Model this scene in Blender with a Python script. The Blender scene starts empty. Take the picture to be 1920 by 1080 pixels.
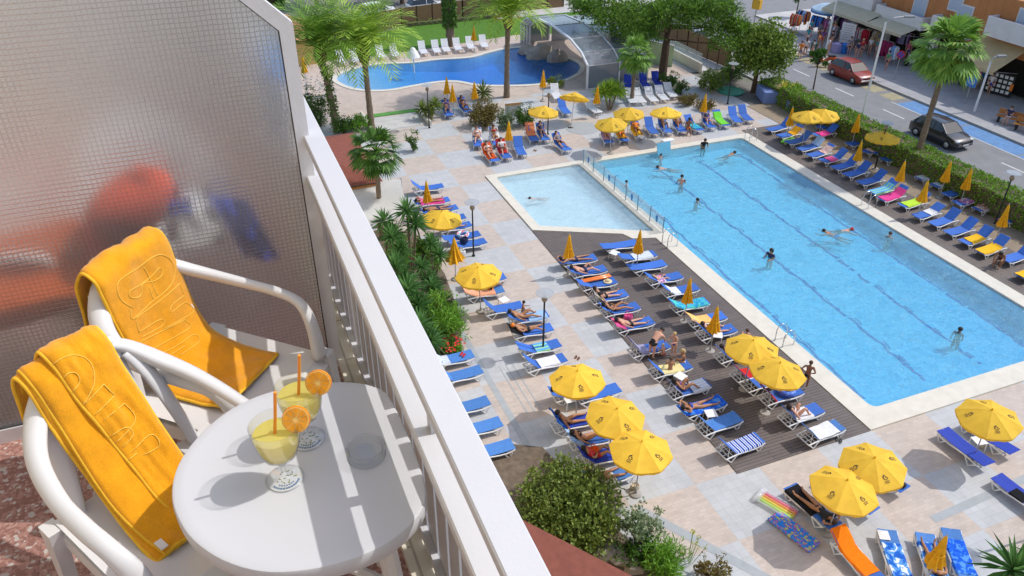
import bpy, bmesh, math, random
from math import sin, cos, pi, radians, atan2, hypot, sqrt
from mathutils import Vector, Matrix, Quaternion
from mathutils import noise as mnoise
random.seed(7)
C = bpy.context.scene.collection
scene = bpy.context.scene

# ------------------------------------------------------------------ camera
# +Y runs along the balcony railing and the long side of the pool, +X points from the hotel to the pool, z = 0 is the pool terrace
CAMZ = 20.0
YAW, PITCH, ROLL, FPX = 0.379231, 0.574237, 0.002940, 1484.44
def _axes():
    cp, sp = cos(PITCH), sin(PITCH)
    c, s = cos(ROLL), sin(ROLL)
    fw = Vector((0, cp, -sp)); rt = Vector((1, 0, 0)); up = Vector((0, sp, cp))
    rt2 = c*rt + s*up; up2 = -s*rt + c*up
    R = Matrix.Rotation(-YAW, 3, 'Z')
    return R @ rt2, R @ up2, R @ fw
RT, UP, FW = _axes()
cam_data = bpy.data.cameras.new('camera'); cam = bpy.data.objects.new('camera', cam_data); C.objects.link(cam)
m3 = Matrix((RT, UP, -FW)).transposed()
cam.matrix_world = Matrix.Translation((0, 0, CAMZ)) @ m3.to_4x4()
cam_data.sensor_width = 36; cam_data.lens = FPX/1920*36; cam_data.clip_start = 0.05; cam_data.clip_end = 3000
scene.camera = cam
def at(px, py, z=0.0):
    """the point of the horizontal plane at height z seen at a position of the 1920 x 1080 photograph"""
    d = FW + RT*((px-960)/FPX) - UP*((py-540)/FPX)
    t = (z-CAMZ)/d.z
    return Vector((d.x*t, d.y*t, z))

# ------------------------------------------------------------------ mesh building
class MB:
    def __init__(s): s.v = []; s.f = []; s.m = []; s.mi = 0
    def add(s, vs, fs):
        b = len(s.v); s.v.extend([Vector(p) for p in vs])
        for f in fs: s.f.append(tuple(b+i for i in f)); s.m.append(s.mi)
        return s
    def box(s, c, size, rz=0.0, rot=None):
        x, y, z = size[0]/2, size[1]/2, size[2]/2
        R = rot if rot is not None else Matrix.Rotation(rz, 3, 'Z')
        c = Vector(c)
        p = [c + R @ Vector((a*x, b*y, d*z)) for a in (-1, 1) for b in (-1, 1) for d in (-1, 1)]
        return s.add(p, [(0,1,3,2),(4,6,7,5),(0,4,5,1),(2,3,7,6),(0,2,6,4),(1,5,7,3)])
    def bx(s, x0, x1, y0, y1, z0, z1):
        return s.box(((x0+x1)/2, (y0+y1)/2, (z0+z1)/2), (abs(x1-x0), abs(y1-y0), abs(z1-z0)))
    def bbox(s, c, size, b=0.01, rz=0.0, rot=None):
        """box with chamfered edges"""
        R = rot if rot is not None else Matrix.Rotation(rz, 3, 'Z')
        c = Vector(c); h = [q/2 for q in size]; vs = []; idx = {}
        for sx in (-1, 1):
            for sy in (-1, 1):
                for sz in (-1, 1):
                    for k in range(3):
                        q = [sx*h[0], sy*h[1], sz*h[2]]
                        for j in range(3):
                            if j != k: q[j] -= (sx, sy, sz)[j]*b
                        idx[(sx, sy, sz, k)] = len(vs); vs.append(c + R @ Vector(q))
        fs = []
        for k in range(3):
            for sg in (-1, 1):
                o = [j for j in range(3) if j != k]
                ring = []
                for a, d in ((-1, -1), (1, -1), (1, 1), (-1, 1)):
                    t = [0, 0, 0]; t[k] = sg; t[o[0]] = a; t[o[1]] = d
                    ring.append(idx[(*t, k)])
                fs.append(tuple(ring))
        for k in range(3):
            o = [j for j in range(3) if j != k]
            for a in (-1, 1):
                for d in (-1, 1):
                    t0 = [0, 0, 0]; t0[k] = -1; t0[o[0]] = a; t0[o[1]] = d
                    t1 = list(t0); t1[k] = 1
                    fs.append((idx[(*t0, o[0])], idx[(*t1, o[0])], idx[(*t1, o[1])], idx[(*t0, o[1])]))
        for sx in (-1, 1):
            for sy in (-1, 1):
                for sz in (-1, 1): fs.append(tuple(idx[(sx, sy, sz, k)] for k in range(3)))
        return s.add(vs, fs)
    def tube(s, path, r, n=6, cap=True, flat=1.0, up=(0, 0, 1)):
        """swept tube; r a number or one per point; flat squashes it along its second axis"""
        path = [Vector(p) for p in path]; N = len(path); rings = []; vs = []; fs = []
        prev = None
        for i, p in enumerate(path):
            t = (path[min(i+1, N-1)] - path[max(i-1, 0)])
            t = t.normalized() if t.length > 1e-9 else Vector((0, 0, 1))
            if prev is None:
                u = Vector(up); u = u - t*u.dot(t)
                if u.length < 1e-3: u = Vector((1, 0, 0)) - t*t.x
            else: u = prev - t*prev.dot(t)
            if u.length < 1e-6: u = t.orthogonal()
            u.normalize(); prev = u; w = t.cross(u)
            ri = r[i] if isinstance(r, (list, tuple)) else r
            for k in range(n):
                a = 2*pi*k/n + pi/n
                vs.append(p + w*(cos(a)*ri) + u*(sin(a)*ri*flat))
        for i in range(N-1):
            for k in range(n):
                fs.append((i*n+k, i*n+(k+1) % n, (i+1)*n+(k+1) % n, (i+1)*n+k))
        if cap: fs.append(tuple(range(n-1, -1, -1))); fs.append(tuple((N-1)*n+k for k in range(n)))
        return s.add(vs, fs)
    def lathe(s, prof, n=16, c=(0, 0, 0), a0=0.0, sx=1.0, sy=1.0):
        c = Vector(c); vs = []; fs = []
        for r, z in prof:
            for k in range(n):
                a = 2*pi*k/n + a0; vs.append(c + Vector((cos(a)*r*sx, sin(a)*r*sy, z)))
        for i in range(len(prof)-1):
            for k in range(n): fs.append((i*n+k, i*n+(k+1) % n, (i+1)*n+(k+1) % n, (i+1)*n+k))
        if prof[0][0] > 1e-6: fs.append(tuple(range(n-1, -1, -1)))
        if prof[-1][0] > 1e-6: fs.append(tuple((len(prof)-1)*n+k for k in range(n)))
        return s.add(vs, fs)
    def prism(s, poly, z0, z1):
        n = len(poly)
        vs = [Vector((p[0], p[1], z0)) for p in poly] + [Vector((p[0], p[1], z1)) for p in poly]
        fs = [tuple(range(n-1, -1, -1)), tuple(range(n, 2*n))]
        fs += [(i, (i+1) % n, n+(i+1) % n, n+i) for i in range(n)]
        return s.add(vs, fs)
    def sheet(s, poly, z=0.0):
        return s.add([Vector((p[0], p[1], p[2] if len(p) > 2 else z)) for p in poly], [tuple(range(len(poly)))])
    def grid(s, fn, nu, nv):
        """surface fn(u, v), u and v from 0 to 1"""
        vs = [fn(i/nu, j/nv) for i in range(nu+1) for j in range(nv+1)]
        fs = [(i*(nv+1)+j, (i+1)*(nv+1)+j, (i+1)*(nv+1)+j+1, i*(nv+1)+j+1) for i in range(nu) for j in range(nv)]
        return s.add(vs, fs)
    def ball(s, c, r, n=8, m=6, sc=(1, 1, 1)):
        prof = [(max(1e-7, r*sin(pi*i/m)), -r*cos(pi*i/m)) for i in range(m+1)]
        c = Vector(c); b = len(s.v)
        s.lathe([(a, z) for a, z in prof], n)
        for q in s.v[b:]: q.x *= sc[0]; q.y *= sc[1]; q.z *= sc[2]; q += c
        return s
    def xf(s, Mx, b=0):
        for i in range(b, len(s.v)): s.v[i] = Mx @ s.v[i]
        return s
    def mesh(s, name, mats, smooth=False):
        me = bpy.data.meshes.new(name)
        me.from_pydata(s.v, [], s.f)
        for q in (mats if isinstance(mats, (list, tuple)) else [mats]): me.materials.append(q)
        if any(s.m): me.polygons.foreach_set('material_index', s.m)
        if smooth:
            me.polygons.foreach_set('use_smooth', [True]*len(me.polygons))
            if smooth != 'all':
                try: me.set_sharp_from_angle(angle=radians(smooth if not isinstance(smooth, bool) else 40))
                except Exception: pass
        me.update(); return me
    def build(s, name, mats, parent=None, smooth=False, loc=None):
        o = bpy.data.objects.new(name, s.mesh(name, mats, smooth)); C.objects.link(o)
        if parent is not None: o.parent = parent
        if loc is not None: o.location = loc
        return o

def tag(o, label=None, cat=None, group=None, kind=None):
    if label: o['label'] = label
    if cat: o['category'] = cat
    if group: o['group'] = group
    if kind: o['kind'] = kind
    return o
def thing(name, label, cat, loc=(0, 0, 0), rz=0.0, group=None):
    o = bpy.data.objects.new(name, None); C.objects.link(o); o.empty_display_size = 0.2
    o.location = loc; o.rotation_euler = (0, 0, rz)
    return tag(o, label, cat, group)
KIDS = {}
def kids(o):
    return [c for c in o.children]
def dup(o, loc=None, rz=None, label=None, group=None, parent=None):
    c = o.copy(); C.objects.link(c)
    if parent is not None: c.parent = parent
    if loc is not None: c.location = loc
    if rz is not None: c.rotation_euler = (0, 0, rz)
    if label: c['label'] = label
    if group: c['group'] = group
    for ch in kids(o): dup(ch, parent=c)
    return c
def struct(name, mb, m, smooth=False):
    return tag(mb.build(name, m, smooth=smooth), kind='structure')
ORD = ['', 'first', 'second', 'third', 'fourth', 'fifth', 'sixth', 'seventh', 'eighth', 'ninth', 'tenth', 'eleventh', 'twelfth', 'thirteenth', 'fourteenth', 'fifteenth', 'sixteenth', 'seventeenth', 'eighteenth', 'nineteenth', 'twentieth']

# ------------------------------------------------------------------ materials
MATS = {}
def srgb(r, g, b):
    f = lambda c: (c/255/12.92) if c/255 <= 0.04045 else ((c/255+0.055)/1.055)**2.4
    return (f(r), f(g), f(b), 1)
class NT:
    def __init__(s, m):
        m.use_nodes = True; s.t = m.node_tree; s.n = s.t.nodes; s.l = s.t.links
        s.p = s.n.get('Principled BSDF'); s.out = s.n.get('Material Output')
    def add(s, typ, **kw):
        n = s.n.new(typ)
        for k, v in kw.items():
            if k in ('blend_type', 'data_type', 'operation', 'feature', 'distance', 'wave_type', 'bands_direction', 'noise_dimensions', 'voronoi_dimensions', 'vector_type', 'interpolation', 'clamp', 'use_clamp', 'noise_type', 'offset', 'offset_frequency', 'squash'): setattr(n, k, v)
            else: n.inputs[k].default_value = v
        return n
    def link(s, a, b): s.l.new(a, b)
    def coord(s, kind='Object'):
        return s.n.new('ShaderNodeTexCoord').outputs[kind]
    def mix(s, fac, a, b, blend='MIX'):
        n = s.n.new('ShaderNodeMix'); n.data_type = 'RGBA'; n.blend_type = blend
        for k, v in ((0, fac), (6, a), (7, b)):
            if hasattr(v, 'node'): s.l.new(v, n.inputs[k])
            else: n.inputs[k].default_value = v
        return n.outputs[2]
    def math(s, op, a, b=None, c=None):
        n = s.n.new('ShaderNodeMath'); n.operation = op
        for k, v in ((0, a), (1, b), (2, c)):
            if v is None: continue
            if hasattr(v, 'node'): s.l.new(v, n.inputs[k])
            else: n.inputs[k].default_value = v
        return n.outputs[0]
    def ramp(s, fac, stops):
        n = s.n.new('ShaderNodeValToRGB'); e = n.color_ramp.elements
        while len(e) < len(stops): e.new(0.5)
        for q, (p, c) in zip(e, stops): q.position = p; q.color = c
        s.l.new(fac, n.inputs[0]); return n.outputs[0]
    def noise(s, scale, detail=3, rough=0.5, vec=None, dist=0.0):
        n = s.n.new('ShaderNodeTexNoise'); n.inputs['Scale'].default_value = scale; n.inputs['Detail'].default_value = detail
        n.inputs['Roughness'].default_value = rough; n.inputs['Distortion'].default_value = dist
        if vec is not None: s.l.new(vec, n.inputs['Vector'])
        return n.outputs['Fac']
    def bump(s, h, strength=0.3, dist=0.02):
        n = s.n.new('ShaderNodeBump'); n.inputs['Strength'].default_value = strength; n.inputs['Distance'].default_value = dist
        s.l.new(h, n.inputs['Height']); s.l.new(n.outputs[0], s.p.inputs['Normal']); return n
def lum(c, k): return (min(1, c[0]*k), min(1, c[1]*k), min(1, c[2]*k), 1)
def mat(name, col, rough=0.6, var=0.12, scale=6.0, bump=0.0, bscale=40.0, metal=0.0, spec=0.5, coat=0.0, trans=0.0, ior=1.45, coord='Object', rnd=0.0, sheen=0.0, sss=0.0, translucent=0.0, dirt=0.0):
    """procedural principled material: base colour with noise variation, optional per-object variation and bump"""
    if name in MATS: return MATS[name]
    m = bpy.data.materials.new(name); t = NT(m); p = t.p
    col = (*col[:3], 1)
    co = t.coord(coord)
    c = None
    if var > 0:
        nz = t.noise(scale, 4, 0.6, co)
        c = t.ramp(nz, [(0.3, lum(col, 1-var)), (0.7, lum(col, 1+var))])
    if rnd > 0:
        oi = t.n.new('ShaderNodeObjectInfo')
        k = t.math('MULTIPLY_ADD', oi.outputs['Random'], 2*rnd, 1-rnd)
        hsv = t.n.new('ShaderNodeHueSaturation')
        if c is not None: t.link(c, hsv.inputs['Color'])
        else: hsv.inputs['Color'].default_value = col
        t.link(k, hsv.inputs['Value']); c = hsv.outputs[0]
    if dirt > 0:
        dz = t.noise(1.3, 5, 0.7, co)
        f = t.ramp(dz, [(0.45, (0, 0, 0, 1)), (0.75, (dirt, dirt, dirt, 1))])
        c = t.mix(f, c if c is not None else col, (0.12, 0.10, 0.08, 1))
    if c is not None: t.link(c, p.inputs['Base Color'])
    else: p.inputs['Base Color'].default_value = col
    p.inputs['Roughness'].default_value = rough; p.inputs['Metallic'].default_value = metal
    p.inputs['Specular IOR Level'].default_value = spec; p.inputs['Coat Weight'].default_value = coat
    p.inputs['Transmission Weight'].default_value = trans; p.inputs['IOR'].default_value = ior
    p.inputs['Sheen Weight'].default_value = sheen
    if sss > 0:
        p.inputs['Subsurface Weight'].default_value = sss; p.inputs['Subsurface Scale'].default_value = 0.02
    if bump > 0: t.bump(t.noise(bscale, 4, 0.6, co), bump, 0.01)
    if translucent > 0:
        tr = t.n.new('ShaderNodeBsdfTranslucent'); mx = t.n.new('ShaderNodeMixShader'); mx.inputs[0].default_value = translucent
        if c is not None: t.link(c, tr.inputs[0])
        else: tr.inputs[0].default_value = col
        t.link(p.outputs[0], mx.inputs[1]); t.link(tr.outputs[0], mx.inputs[2]); t.link(mx.outputs[0], t.out.inputs[0])
    MATS[name] = m; return m

# ------------------------------------------------------------------ light
SUN = Vector((0.625, -0.06, 0.775)).normalized()
world = bpy.data.worlds.new('World'); scene.world = world; world.use_nodes = True
wn = world.node_tree.nodes; wl = world.node_tree.links
sky = wn.new('ShaderNodeTexSky'); sky.sky_type = 'NISHITA'; sky.sun_disc = False
sky.sun_elevation = math.asin(SUN.z); sky.sun_rotation = atan2(SUN.x, SUN.y)
sky.air_density = 1.0; sky.dust_density = 1.5; sky.ozone_density = 1.0
bg = wn.get('Background'); bg.inputs[1].default_value = 0.15
wl.new(sky.outputs[0], bg.inputs[0])
sl = bpy.data.lights.new('sun', 'SUN'); so = bpy.data.objects.new('sun', sl); C.objects.link(so)
sl.energy = 2.05; sl.angle = radians(0.55); sl.color = (1.0, 0.965, 0.915)
so.rotation_euler = SUN.to_track_quat('Z', 'Y').to_euler(); so.location = (30, 0, 60)
scene.view_settings.view_transform = 'Standard'; scene.view_settings.look = 'None'
scene.view_settings.exposure = 0.43; scene.view_settings.gamma = 1.0; scene.view_settings.use_curve_mapping = False
scene.render.engine = 'CYCLES'
cy = scene.cycles
cy.use_denoising = True; cy.max_bounces = 8; cy.diffuse_bounces = 3; cy.glossy_bounces = 3; cy.transmission_bounces = 8; cy.transparent_max_bounces = 16
cy.caustics_reflective = False; cy.caustics_refractive = False; cy.sample_clamp_indirect = 6.0
try: cy.denoiser = 'OPENIMAGEDENOISE'
except Exception: pass
# ------------------------------------------------------------------ setting: ground, terrace, pools
def holed(outer, holes, z, seg=None):
    """flat sheet with holes"""
    bm = bmesh.new(); edges = []
    for loop in [outer] + list(holes):
        vs = [bm.verts.new((p[0], p[1], z)) for p in loop]
        for i in range(len(vs)): edges.append(bm.edges.new((vs[i], vs[(i+1) % len(vs)])))
    bmesh.ops.triangle_fill(bm, edges=edges, use_beauty=True)
    for f in bm.faces:
        if f.normal.z < 0: f.normal_flip()
    mb = MB(); bm.verts.index_update()
    mb.add([v.co.copy() for v in bm.verts], [tuple(v.index for v in f.verts) for f in bm.faces]); bm.free(); return mb
def rim(mb, loop, z0, z1, inward=False):
    n = len(loop); b = [(p[0], p[1], z0) for p in loop] + [(p[0], p[1], z1) for p in loop]
    mb.add(b, [(i, (i+1) % n, n+(i+1) % n, n+i) if not inward else (i, n+i, n+(i+1) % n, (i+1) % n) for i in range(n)])
def catmull(pts, k=6, closed=True):
    out = []; n = len(pts)
    for i in range(n if closed else n-1):
        if closed: p = [Vector(pts[(i+j-1) % n]) for j in range(4)]
        else: p = [Vector(pts[min(max(i+j-1, 0), n-1)]) for j in range(4)]
        for q in range(k):
            t = q/k
            out.append(0.5*((2*p[1]) + (p[2]-p[0])*t + (2*p[0]-5*p[1]+4*p[2]-p[3])*t*t + (3*p[1]-p[0]-3*p[2]+p[3])*t**3))
    if not closed: out.append(Vector(pts[-1]))
    return out

COPING = [(14.47, 33.42), (18.67, 31.35), (18.9, 30.72), (20.06, 30.36), (20.06, 15.04), (33.0, 15.04), (33.0, 40.56), (14.45, 40.62)]
def rounded(poly, r, k=4):
    out = []; n = len(poly)
    for i in range(n):
        p = Vector(poly[i]); a = Vector(poly[i-1]); b = Vector(poly[(i+1) % n])
        d = min(r, (a-p).length*.45, (b-p).length*.45)
        s = p + (a-p).normalized()*d; e = p + (b-p).normalized()*d
        for j in range(k+1):
            t = j/k; out.append((s*(1-t)**2 + p*2*t*(1-t) + e*t*t))
    return out
MAINP = rounded([(20.98, 15.94), (32.2, 15.94), (32.2, 40.02), (20.98, 40.1)], .35)
SMALLP = rounded([(14.98, 33.74), (20.12, 31.1), (20.36, 31.0), (20.36, 40.1), (14.98, 40.18)], .15)
FREEP = catmull([at(*p) for p in [(632, 150), (655, 163), (690, 169), (730, 168), (770, 161), (820, 153), (858, 152), (900, 159), (960, 160), (1015, 157), (1055, 150), (1082, 137), (1086, 122), (1066, 111), (1030, 102), (985, 91), (950, 92), (915, 100), (880, 109), (820, 113), (770, 119), (715, 121), (672, 128), (640, 139)]], 4)
FREEP = [(p.x, p.y) for p in FREEP]
def grow(loop, d):
    n = len(loop); out = []; area = sum(loop[i][0]*loop[(i+1) % n][1]-loop[(i+1) % n][0]*loop[i][1] for i in range(n))
    sg = 1 if area > 0 else -1
    for i in range(n):
        a = Vector(loop[i-1]).to_2d(); b = Vector(loop[(i+1) % n]).to_2d(); t = (b-a).normalized()
        out.append((loop[i][0] + sg*t.y*d, loop[i][1] - sg*t.x*d))
    return out
FREEO = grow(FREEP, .38)

# ground materials
def m_ground():
    m = bpy.data.materials.new('earth'); t = NT(m); co = t.coord()
    c = t.ramp(t.noise(.08, 6, .65, co), [(.35, (.10, .095, .085, 1)), (.5, (.22, .205, .185, 1)), (.62, (.13, .14, .075, 1)), (.75, (.25, .23, .2, 1))])
    t.link(c, t.p.inputs['Base Color']); t.p.inputs['Roughness'].default_value = .9; return m
def m_pave():
    m = bpy.data.materials.new('chequered_paving'); t = NT(m); co = t.coord()
    mp = t.add('ShaderNodeMapping'); t.link(co, mp.inputs[0]); mp.inputs['Location'].default_value = (-10.21, -15.13-.02, 0)
    ch = t.add('ShaderNodeTexChecker', Scale=1/2.48); t.link(mp.outputs[0], ch.inputs['Vector']); ch.inputs['Color1'].default_value = (0, 0, 0, 1); ch.inputs['Color2'].default_value = (1, 1, 1, 1)
    # small tiles
    br = t.add('ShaderNodeTexBrick', Scale=1.0); br.offset = 0.5; br.squash = 1
    for k, v in (('Brick Width', .248), ('Row Height', .124), ('Mortar Size', .005), ('Mortar Smooth', .3), ('Bias', 0)): br.inputs[k].default_value = v
    br.inputs['Color1'].default_value = (.92, .92, .92, 1); br.inputs['Color2'].default_value = (1.06, 1.06, 1.06, 1); br.inputs['Mortar'].default_value = (.84, .84, .84, 1)
    t.link(mp.outputs[0], br.inputs['Vector'])
    mp2 = t.add('ShaderNodeMapping'); t.link(mp.outputs[0], mp2.inputs[0]); mp2.inputs['Rotation'].default_value = (0, 0, pi/2)
    br2 = t.add('ShaderNodeTexBrick', Scale=1.0); br2.offset = 0.0
    for k, v in (('Brick Width', .31), ('Row Height', .31), ('Mortar Size', .008), ('Mortar Smooth', .3)): br2.inputs[k].default_value = v
    br2.inputs['Color1'].default_value = (.95, .95, .95, 1); br2.inputs['Color2'].default_value = (1.04, 1.04, 1.04, 1); br2.inputs['Mortar'].default_value = (.84, .84, .84, 1)
    t.link(mp2.outputs[0], br2.inputs['Vector'])
    nz = t.noise(.55, 6, .7, co)
    pink = t.ramp(nz, [(.3, (.495, .42, .365, 1)), (.7, (.56, .48, .42, 1))])
    grey = t.ramp(nz, [(.3, (.45, .46, .47, 1)), (.7, (.52, .53, .54, 1))])
    a = t.mix(1.0, pink, br.outputs[0], 'MULTIPLY'); b = t.mix(1.0, grey, br2.outputs[0], 'MULTIPLY')
    c = t.mix(ch.outputs[0], a, b)
    st = t.ramp(t.noise(1.7, 6, .75, co), [(.5, (1, 1, 1, 1)), (.80, (.84, .82, .80, 1))])
    c = t.mix(1.0, c, st, 'MULTIPLY')
    sp = t.ramp(t.noise(60, 2, .5, co), [(.35, (.90, .90, .90, 1)), (.65, (1.06, 1.06, 1.06, 1))])
    c = t.mix(1.0, c, sp, 'MULTIPLY')
    t.link(c, t.p.inputs['Base Color']); t.p.inputs['Roughness'].default_value = .72; return m
def m_brickpave(name, c1, c2, mort, w, h, rot=0.0, rough=.8, ms=.008):
    m = bpy.data.materials.new(name); t = NT(m); co = t.coord()
    mp = t.add('ShaderNodeMapping'); t.link(co, mp.inputs[0]); mp.inputs['Rotation'].default_value = (0, 0, rot)
    br = t.add('ShaderNodeTexBrick', Scale=1.0)
    for k, v in (('Brick Width', w), ('Row Height', h), ('Mortar Size', ms), ('Mortar Smooth', .2)): br.inputs[k].default_value = v
    br.inputs['Color1'].default_value = (*c1, 1); br.inputs['Color2'].default_value = (*c2, 1); br.inputs['Mortar'].default_value = (*mort, 1)
    t.link(mp.outputs[0], br.inputs['Vector'])
    st = t.ramp(t.noise(.9, 6, .7, co), [(.3, (.86, .86, .86, 1)), (.7, (1.08, 1.08, 1.08, 1))])
    c = t.mix(1.0, br.outputs[0], st, 'MULTIPLY')
    t.link(c, t.p.inputs['Base Color']); t.p.inputs['Roughness'].default_value = rough; return m
def m_deck(name, c1, c2, w=.14, axis='X'):
    m = bpy.data.materials.new(name); t = NT(m); co = t.coord()
    mp = t.add('ShaderNodeMapping'); t.link(co, mp.inputs[0])
    if axis == 'Y': mp.inputs['Rotation'].default_value = (0, 0, pi/2)
    br = t.add('ShaderNodeTexBrick', Scale=1.0); br.offset = .37
    for k, v in (('Brick Width', 2.4), ('Row Height', w), ('Mortar Size', .010), ('Mortar Smooth', .25)): br.inputs[k].default_value = v
    br.inputs['Color1'].default_value = (*c1, 1); br.inputs['Color2'].default_value = (*c2, 1); br.inputs['Mortar'].default_value = (.02, .017, .015, 1)
    t.link(mp.outputs[0], br.inputs['Vector'])
    st = t.ramp(t.noise(1.1, 6, .75, co), [(.32, (.84, .84, .84, 1)), (.68, (1.15, 1.14, 1.12, 1))])
    c = t.mix(1.0, br.outputs[0], st, 'MULTIPLY')
    t.link(c, t.p.inputs['Base Color']); t.p.inputs['Roughness'].default_value = .62
    t.bump(br.outputs['Fac'], .3, -.005); return m
M_EARTH = m_ground(); M_PAVE = m_pave()
M_HERR = m_brickpave('herringbone_paving', (.52, .42, .35), (.58, .475, .40), (.42, .34, .29), .25, .125, radians(45))
M_DECK = m_deck('deck_boards', (.125, .102, .094), (.145, .119, .109))
M_DECK2 = m_deck('walkway_boards', (.15, .122, .107), (.17, .14, .122), axis='X')
M_COPE = mat('coping_stone', (.66, .62, .53), .7, .07, 2.5, .12, 60)
M_SAND = mat('tan_soil', (.30, .235, .165), .95, .14, 1.6, .2, 25)
M_GRASS = mat('lawn_green', (.075, .185, .012), .9, .25, 3.0, .4, 60)
M_ASPH = mat('asphalt', (.235, .235, .24), .85, .10, 1.2, .2, 90)
M_WALK = m_brickpave('pavement_slabs', (.37, .365, .37), (.41, .405, .41), (.29, .285, .285), .6, .4, 0)
M_WALKL = m_brickpave('pale_slabs', (.52, .50, .48), (.57, .55, .53), (.42, .40, .38), .6, .6, 0)
M_KERB = mat('kerb_stone', (.42, .41, .39), .8, .1, 4)
M_BLUEP = mat('blue_road_paint', (.13, .27, .50), .8, .16, 2.5)
M_WHITEP = mat('white_road_paint', (.62, .62, .6), .7, .12, 5)
M_YELP = mat('yellow_road_paint', (.38, .33, .20), .8, .2, 3)
M_TURF = mat('green_matting', (.10, .30, .06), .9, .12, 8)
M_STRIP = mat('grey_drain_strip', (.36, .385, .40), .75, .08, 3)

g = holed([(-700, -500), (900, -500), (900, 1200), (-700, 1200)], [COPING, FREEO], -.06)
struct('ground', g, M_EARTH)
# terrace of chequered paving round the pool
struct('terrace_paving', holed([(-1.74, -25), (36.5, -25), (36.5, 15.0), (36.5, 53.0), (-1.74, 53.0)], [COPING], 0.0), M_PAVE)
struct('bathing_terrace', holed([(-1.74, 53.0), (36.5, 53.0), (36.5, 66.0), (27.5, 68.4), (18, 67.0), (-1.74, 66.2)], [FREEO], 0.004), M_HERR)
struct('lawn', MB().sheet([(1.5, 66.2), (18, 67.0), (27.5, 68.4), (36.5, 66.0), (39.5, 66.0), (39, 74), (30, 76), (20, 75), (12, 72), (-8, 70), (-8, 66.1)][::1], .012), M_GRASS)
# deck beside the pool, a raised step of boards
mb = MB(); mb.prism([(14.3, 15.04), (20.04, 15.04), (20.04, 30.33), (18.86, 30.70), (18.62, 31.33), (14.44, 33.40)], -.03, .035)
struct('pool_deck', mb, M_DECK)
mb = MB(); mb.bx(33.02, 36.15, -12, 41.2, -.03, .03); struct('far_pool_deck', mb, M_DECK2)
mb = MB(); mb.bx(36.17, 40.2, -12, 45, -.03, .022); struct('planting_strip', mb, M_SAND)
# coping
mb = holed(COPING, [MAINP, SMALLP], .07); rim(mb, COPING, -.1, .07)
mb2 = MB(); rim(mb2, MAINP, -.06, .07, True); rim(mb2, SMALLP, -.06, .07, True)
mb.add(mb2.v, mb2.f); struct('pool_coping', mb, M_COPE)
mb = holed(FREEO, [FREEP], .05); rim(mb, FREEO, -.1, .05); rim(mb, FREEP, -.06, .05, True)
struct('bathing_pool_coping', mb, M_COPE)

# pool basins
def sstep(a, b, x):
    t = min(1, max(0, (x-a)/(b-a))); return t*t*(3-2*t)
def m_tile(name, col, lines=None):
    m = bpy.data.materials.new(name); t = NT(m); co = t.coord()
    br = t.add('ShaderNodeTexBrick', Scale=1.0); br.offset = 0
    for k, v in (('Brick Width', .2), ('Row Height', .2), ('Mortar Size', .006)): br.inputs[k].default_value = v
    br.inputs['Color1'].default_value = (*col, 1); br.inputs['Color2'].default_value = lum(col, 1.03); br.inputs['Mortar'].default_value = lum(col, .93)
    t.link(co, br.inputs['Vector']); c = br.outputs[0]
    # light gathered by ripples on the floor is left to the water; tiles vary a little
    c = t.mix(1.0, c, t.ramp(t.noise(.5, 4, .6, co), [(.3, (.94, .94, .94, 1)), (.7, (1.04, 1.04, 1.04, 1))]), 'MULTIPLY')
    t.link(c, t.p.inputs['Base Color']); t.p.inputs['Roughness'].default_value = .5; return m
M_TILE = m_tile('pool_tiles', (.84, .95, .98)); M_TILES = m_tile('shallow_pool_tiles', (.86, .93, .96)); M_TILEB = m_tile('blue_pool_tiles', (.62, .82, .93))
M_LANE = mat('navy_lane_tiles', (.006, .11, .46), .5, .1, 4)
def basin(name, loop, depth, m, x0, x1, y0, y1, n=48):
    """floor that follows depth(x, y) and walls down to it"""
    mb = MB()
    mb.grid(lambda u, v: Vector((x0+(x1-x0)*u, y0+(y1-y0)*v, -depth(x0+(x1-x0)*u, y0+(y1-y0)*v))), n, n)
    k = len(loop)
    mb.add([(p[0], p[1], -.07) for p in loop] + [(p[0], p[1], -depth(p[0], p[1])-.02) for p in loop], [(i, k+i, k+(i+1) % k, (i+1) % k) for i in range(k)])
    return struct(name, mb, m)
def d_main(x, y):
    f = (40-y)/24
    return .56 + .44*f*f + .10*sstep(26.5, 31.8, x)*sstep(.05, .5, f)
basin('pool_basin', MAINP, d_main, M_TILE, 20.98, 32.2, 15.9, 40.1)
basin('paddling_pool_basin', SMALLP, lambda x, y: .42 + .18*sstep(17.5, 20.4, x), M_TILES, 14.9, 20.36, 30.9, 40.3, 24)
bx0 = min(p[0] for p in FREEP); bx1 = max(p[0] for p in FREEP); by0 = min(p[1] for p in FREEP); by1 = max(p[1] for p in FREEP)
basin('bathing_pool_basin', FREEP, lambda x, y: .12 + .98*sstep(bx0+.5, bx1-8, x), M_TILEB, bx0-.1, bx1+.1, by0-.1, by1+.1, 32)
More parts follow.
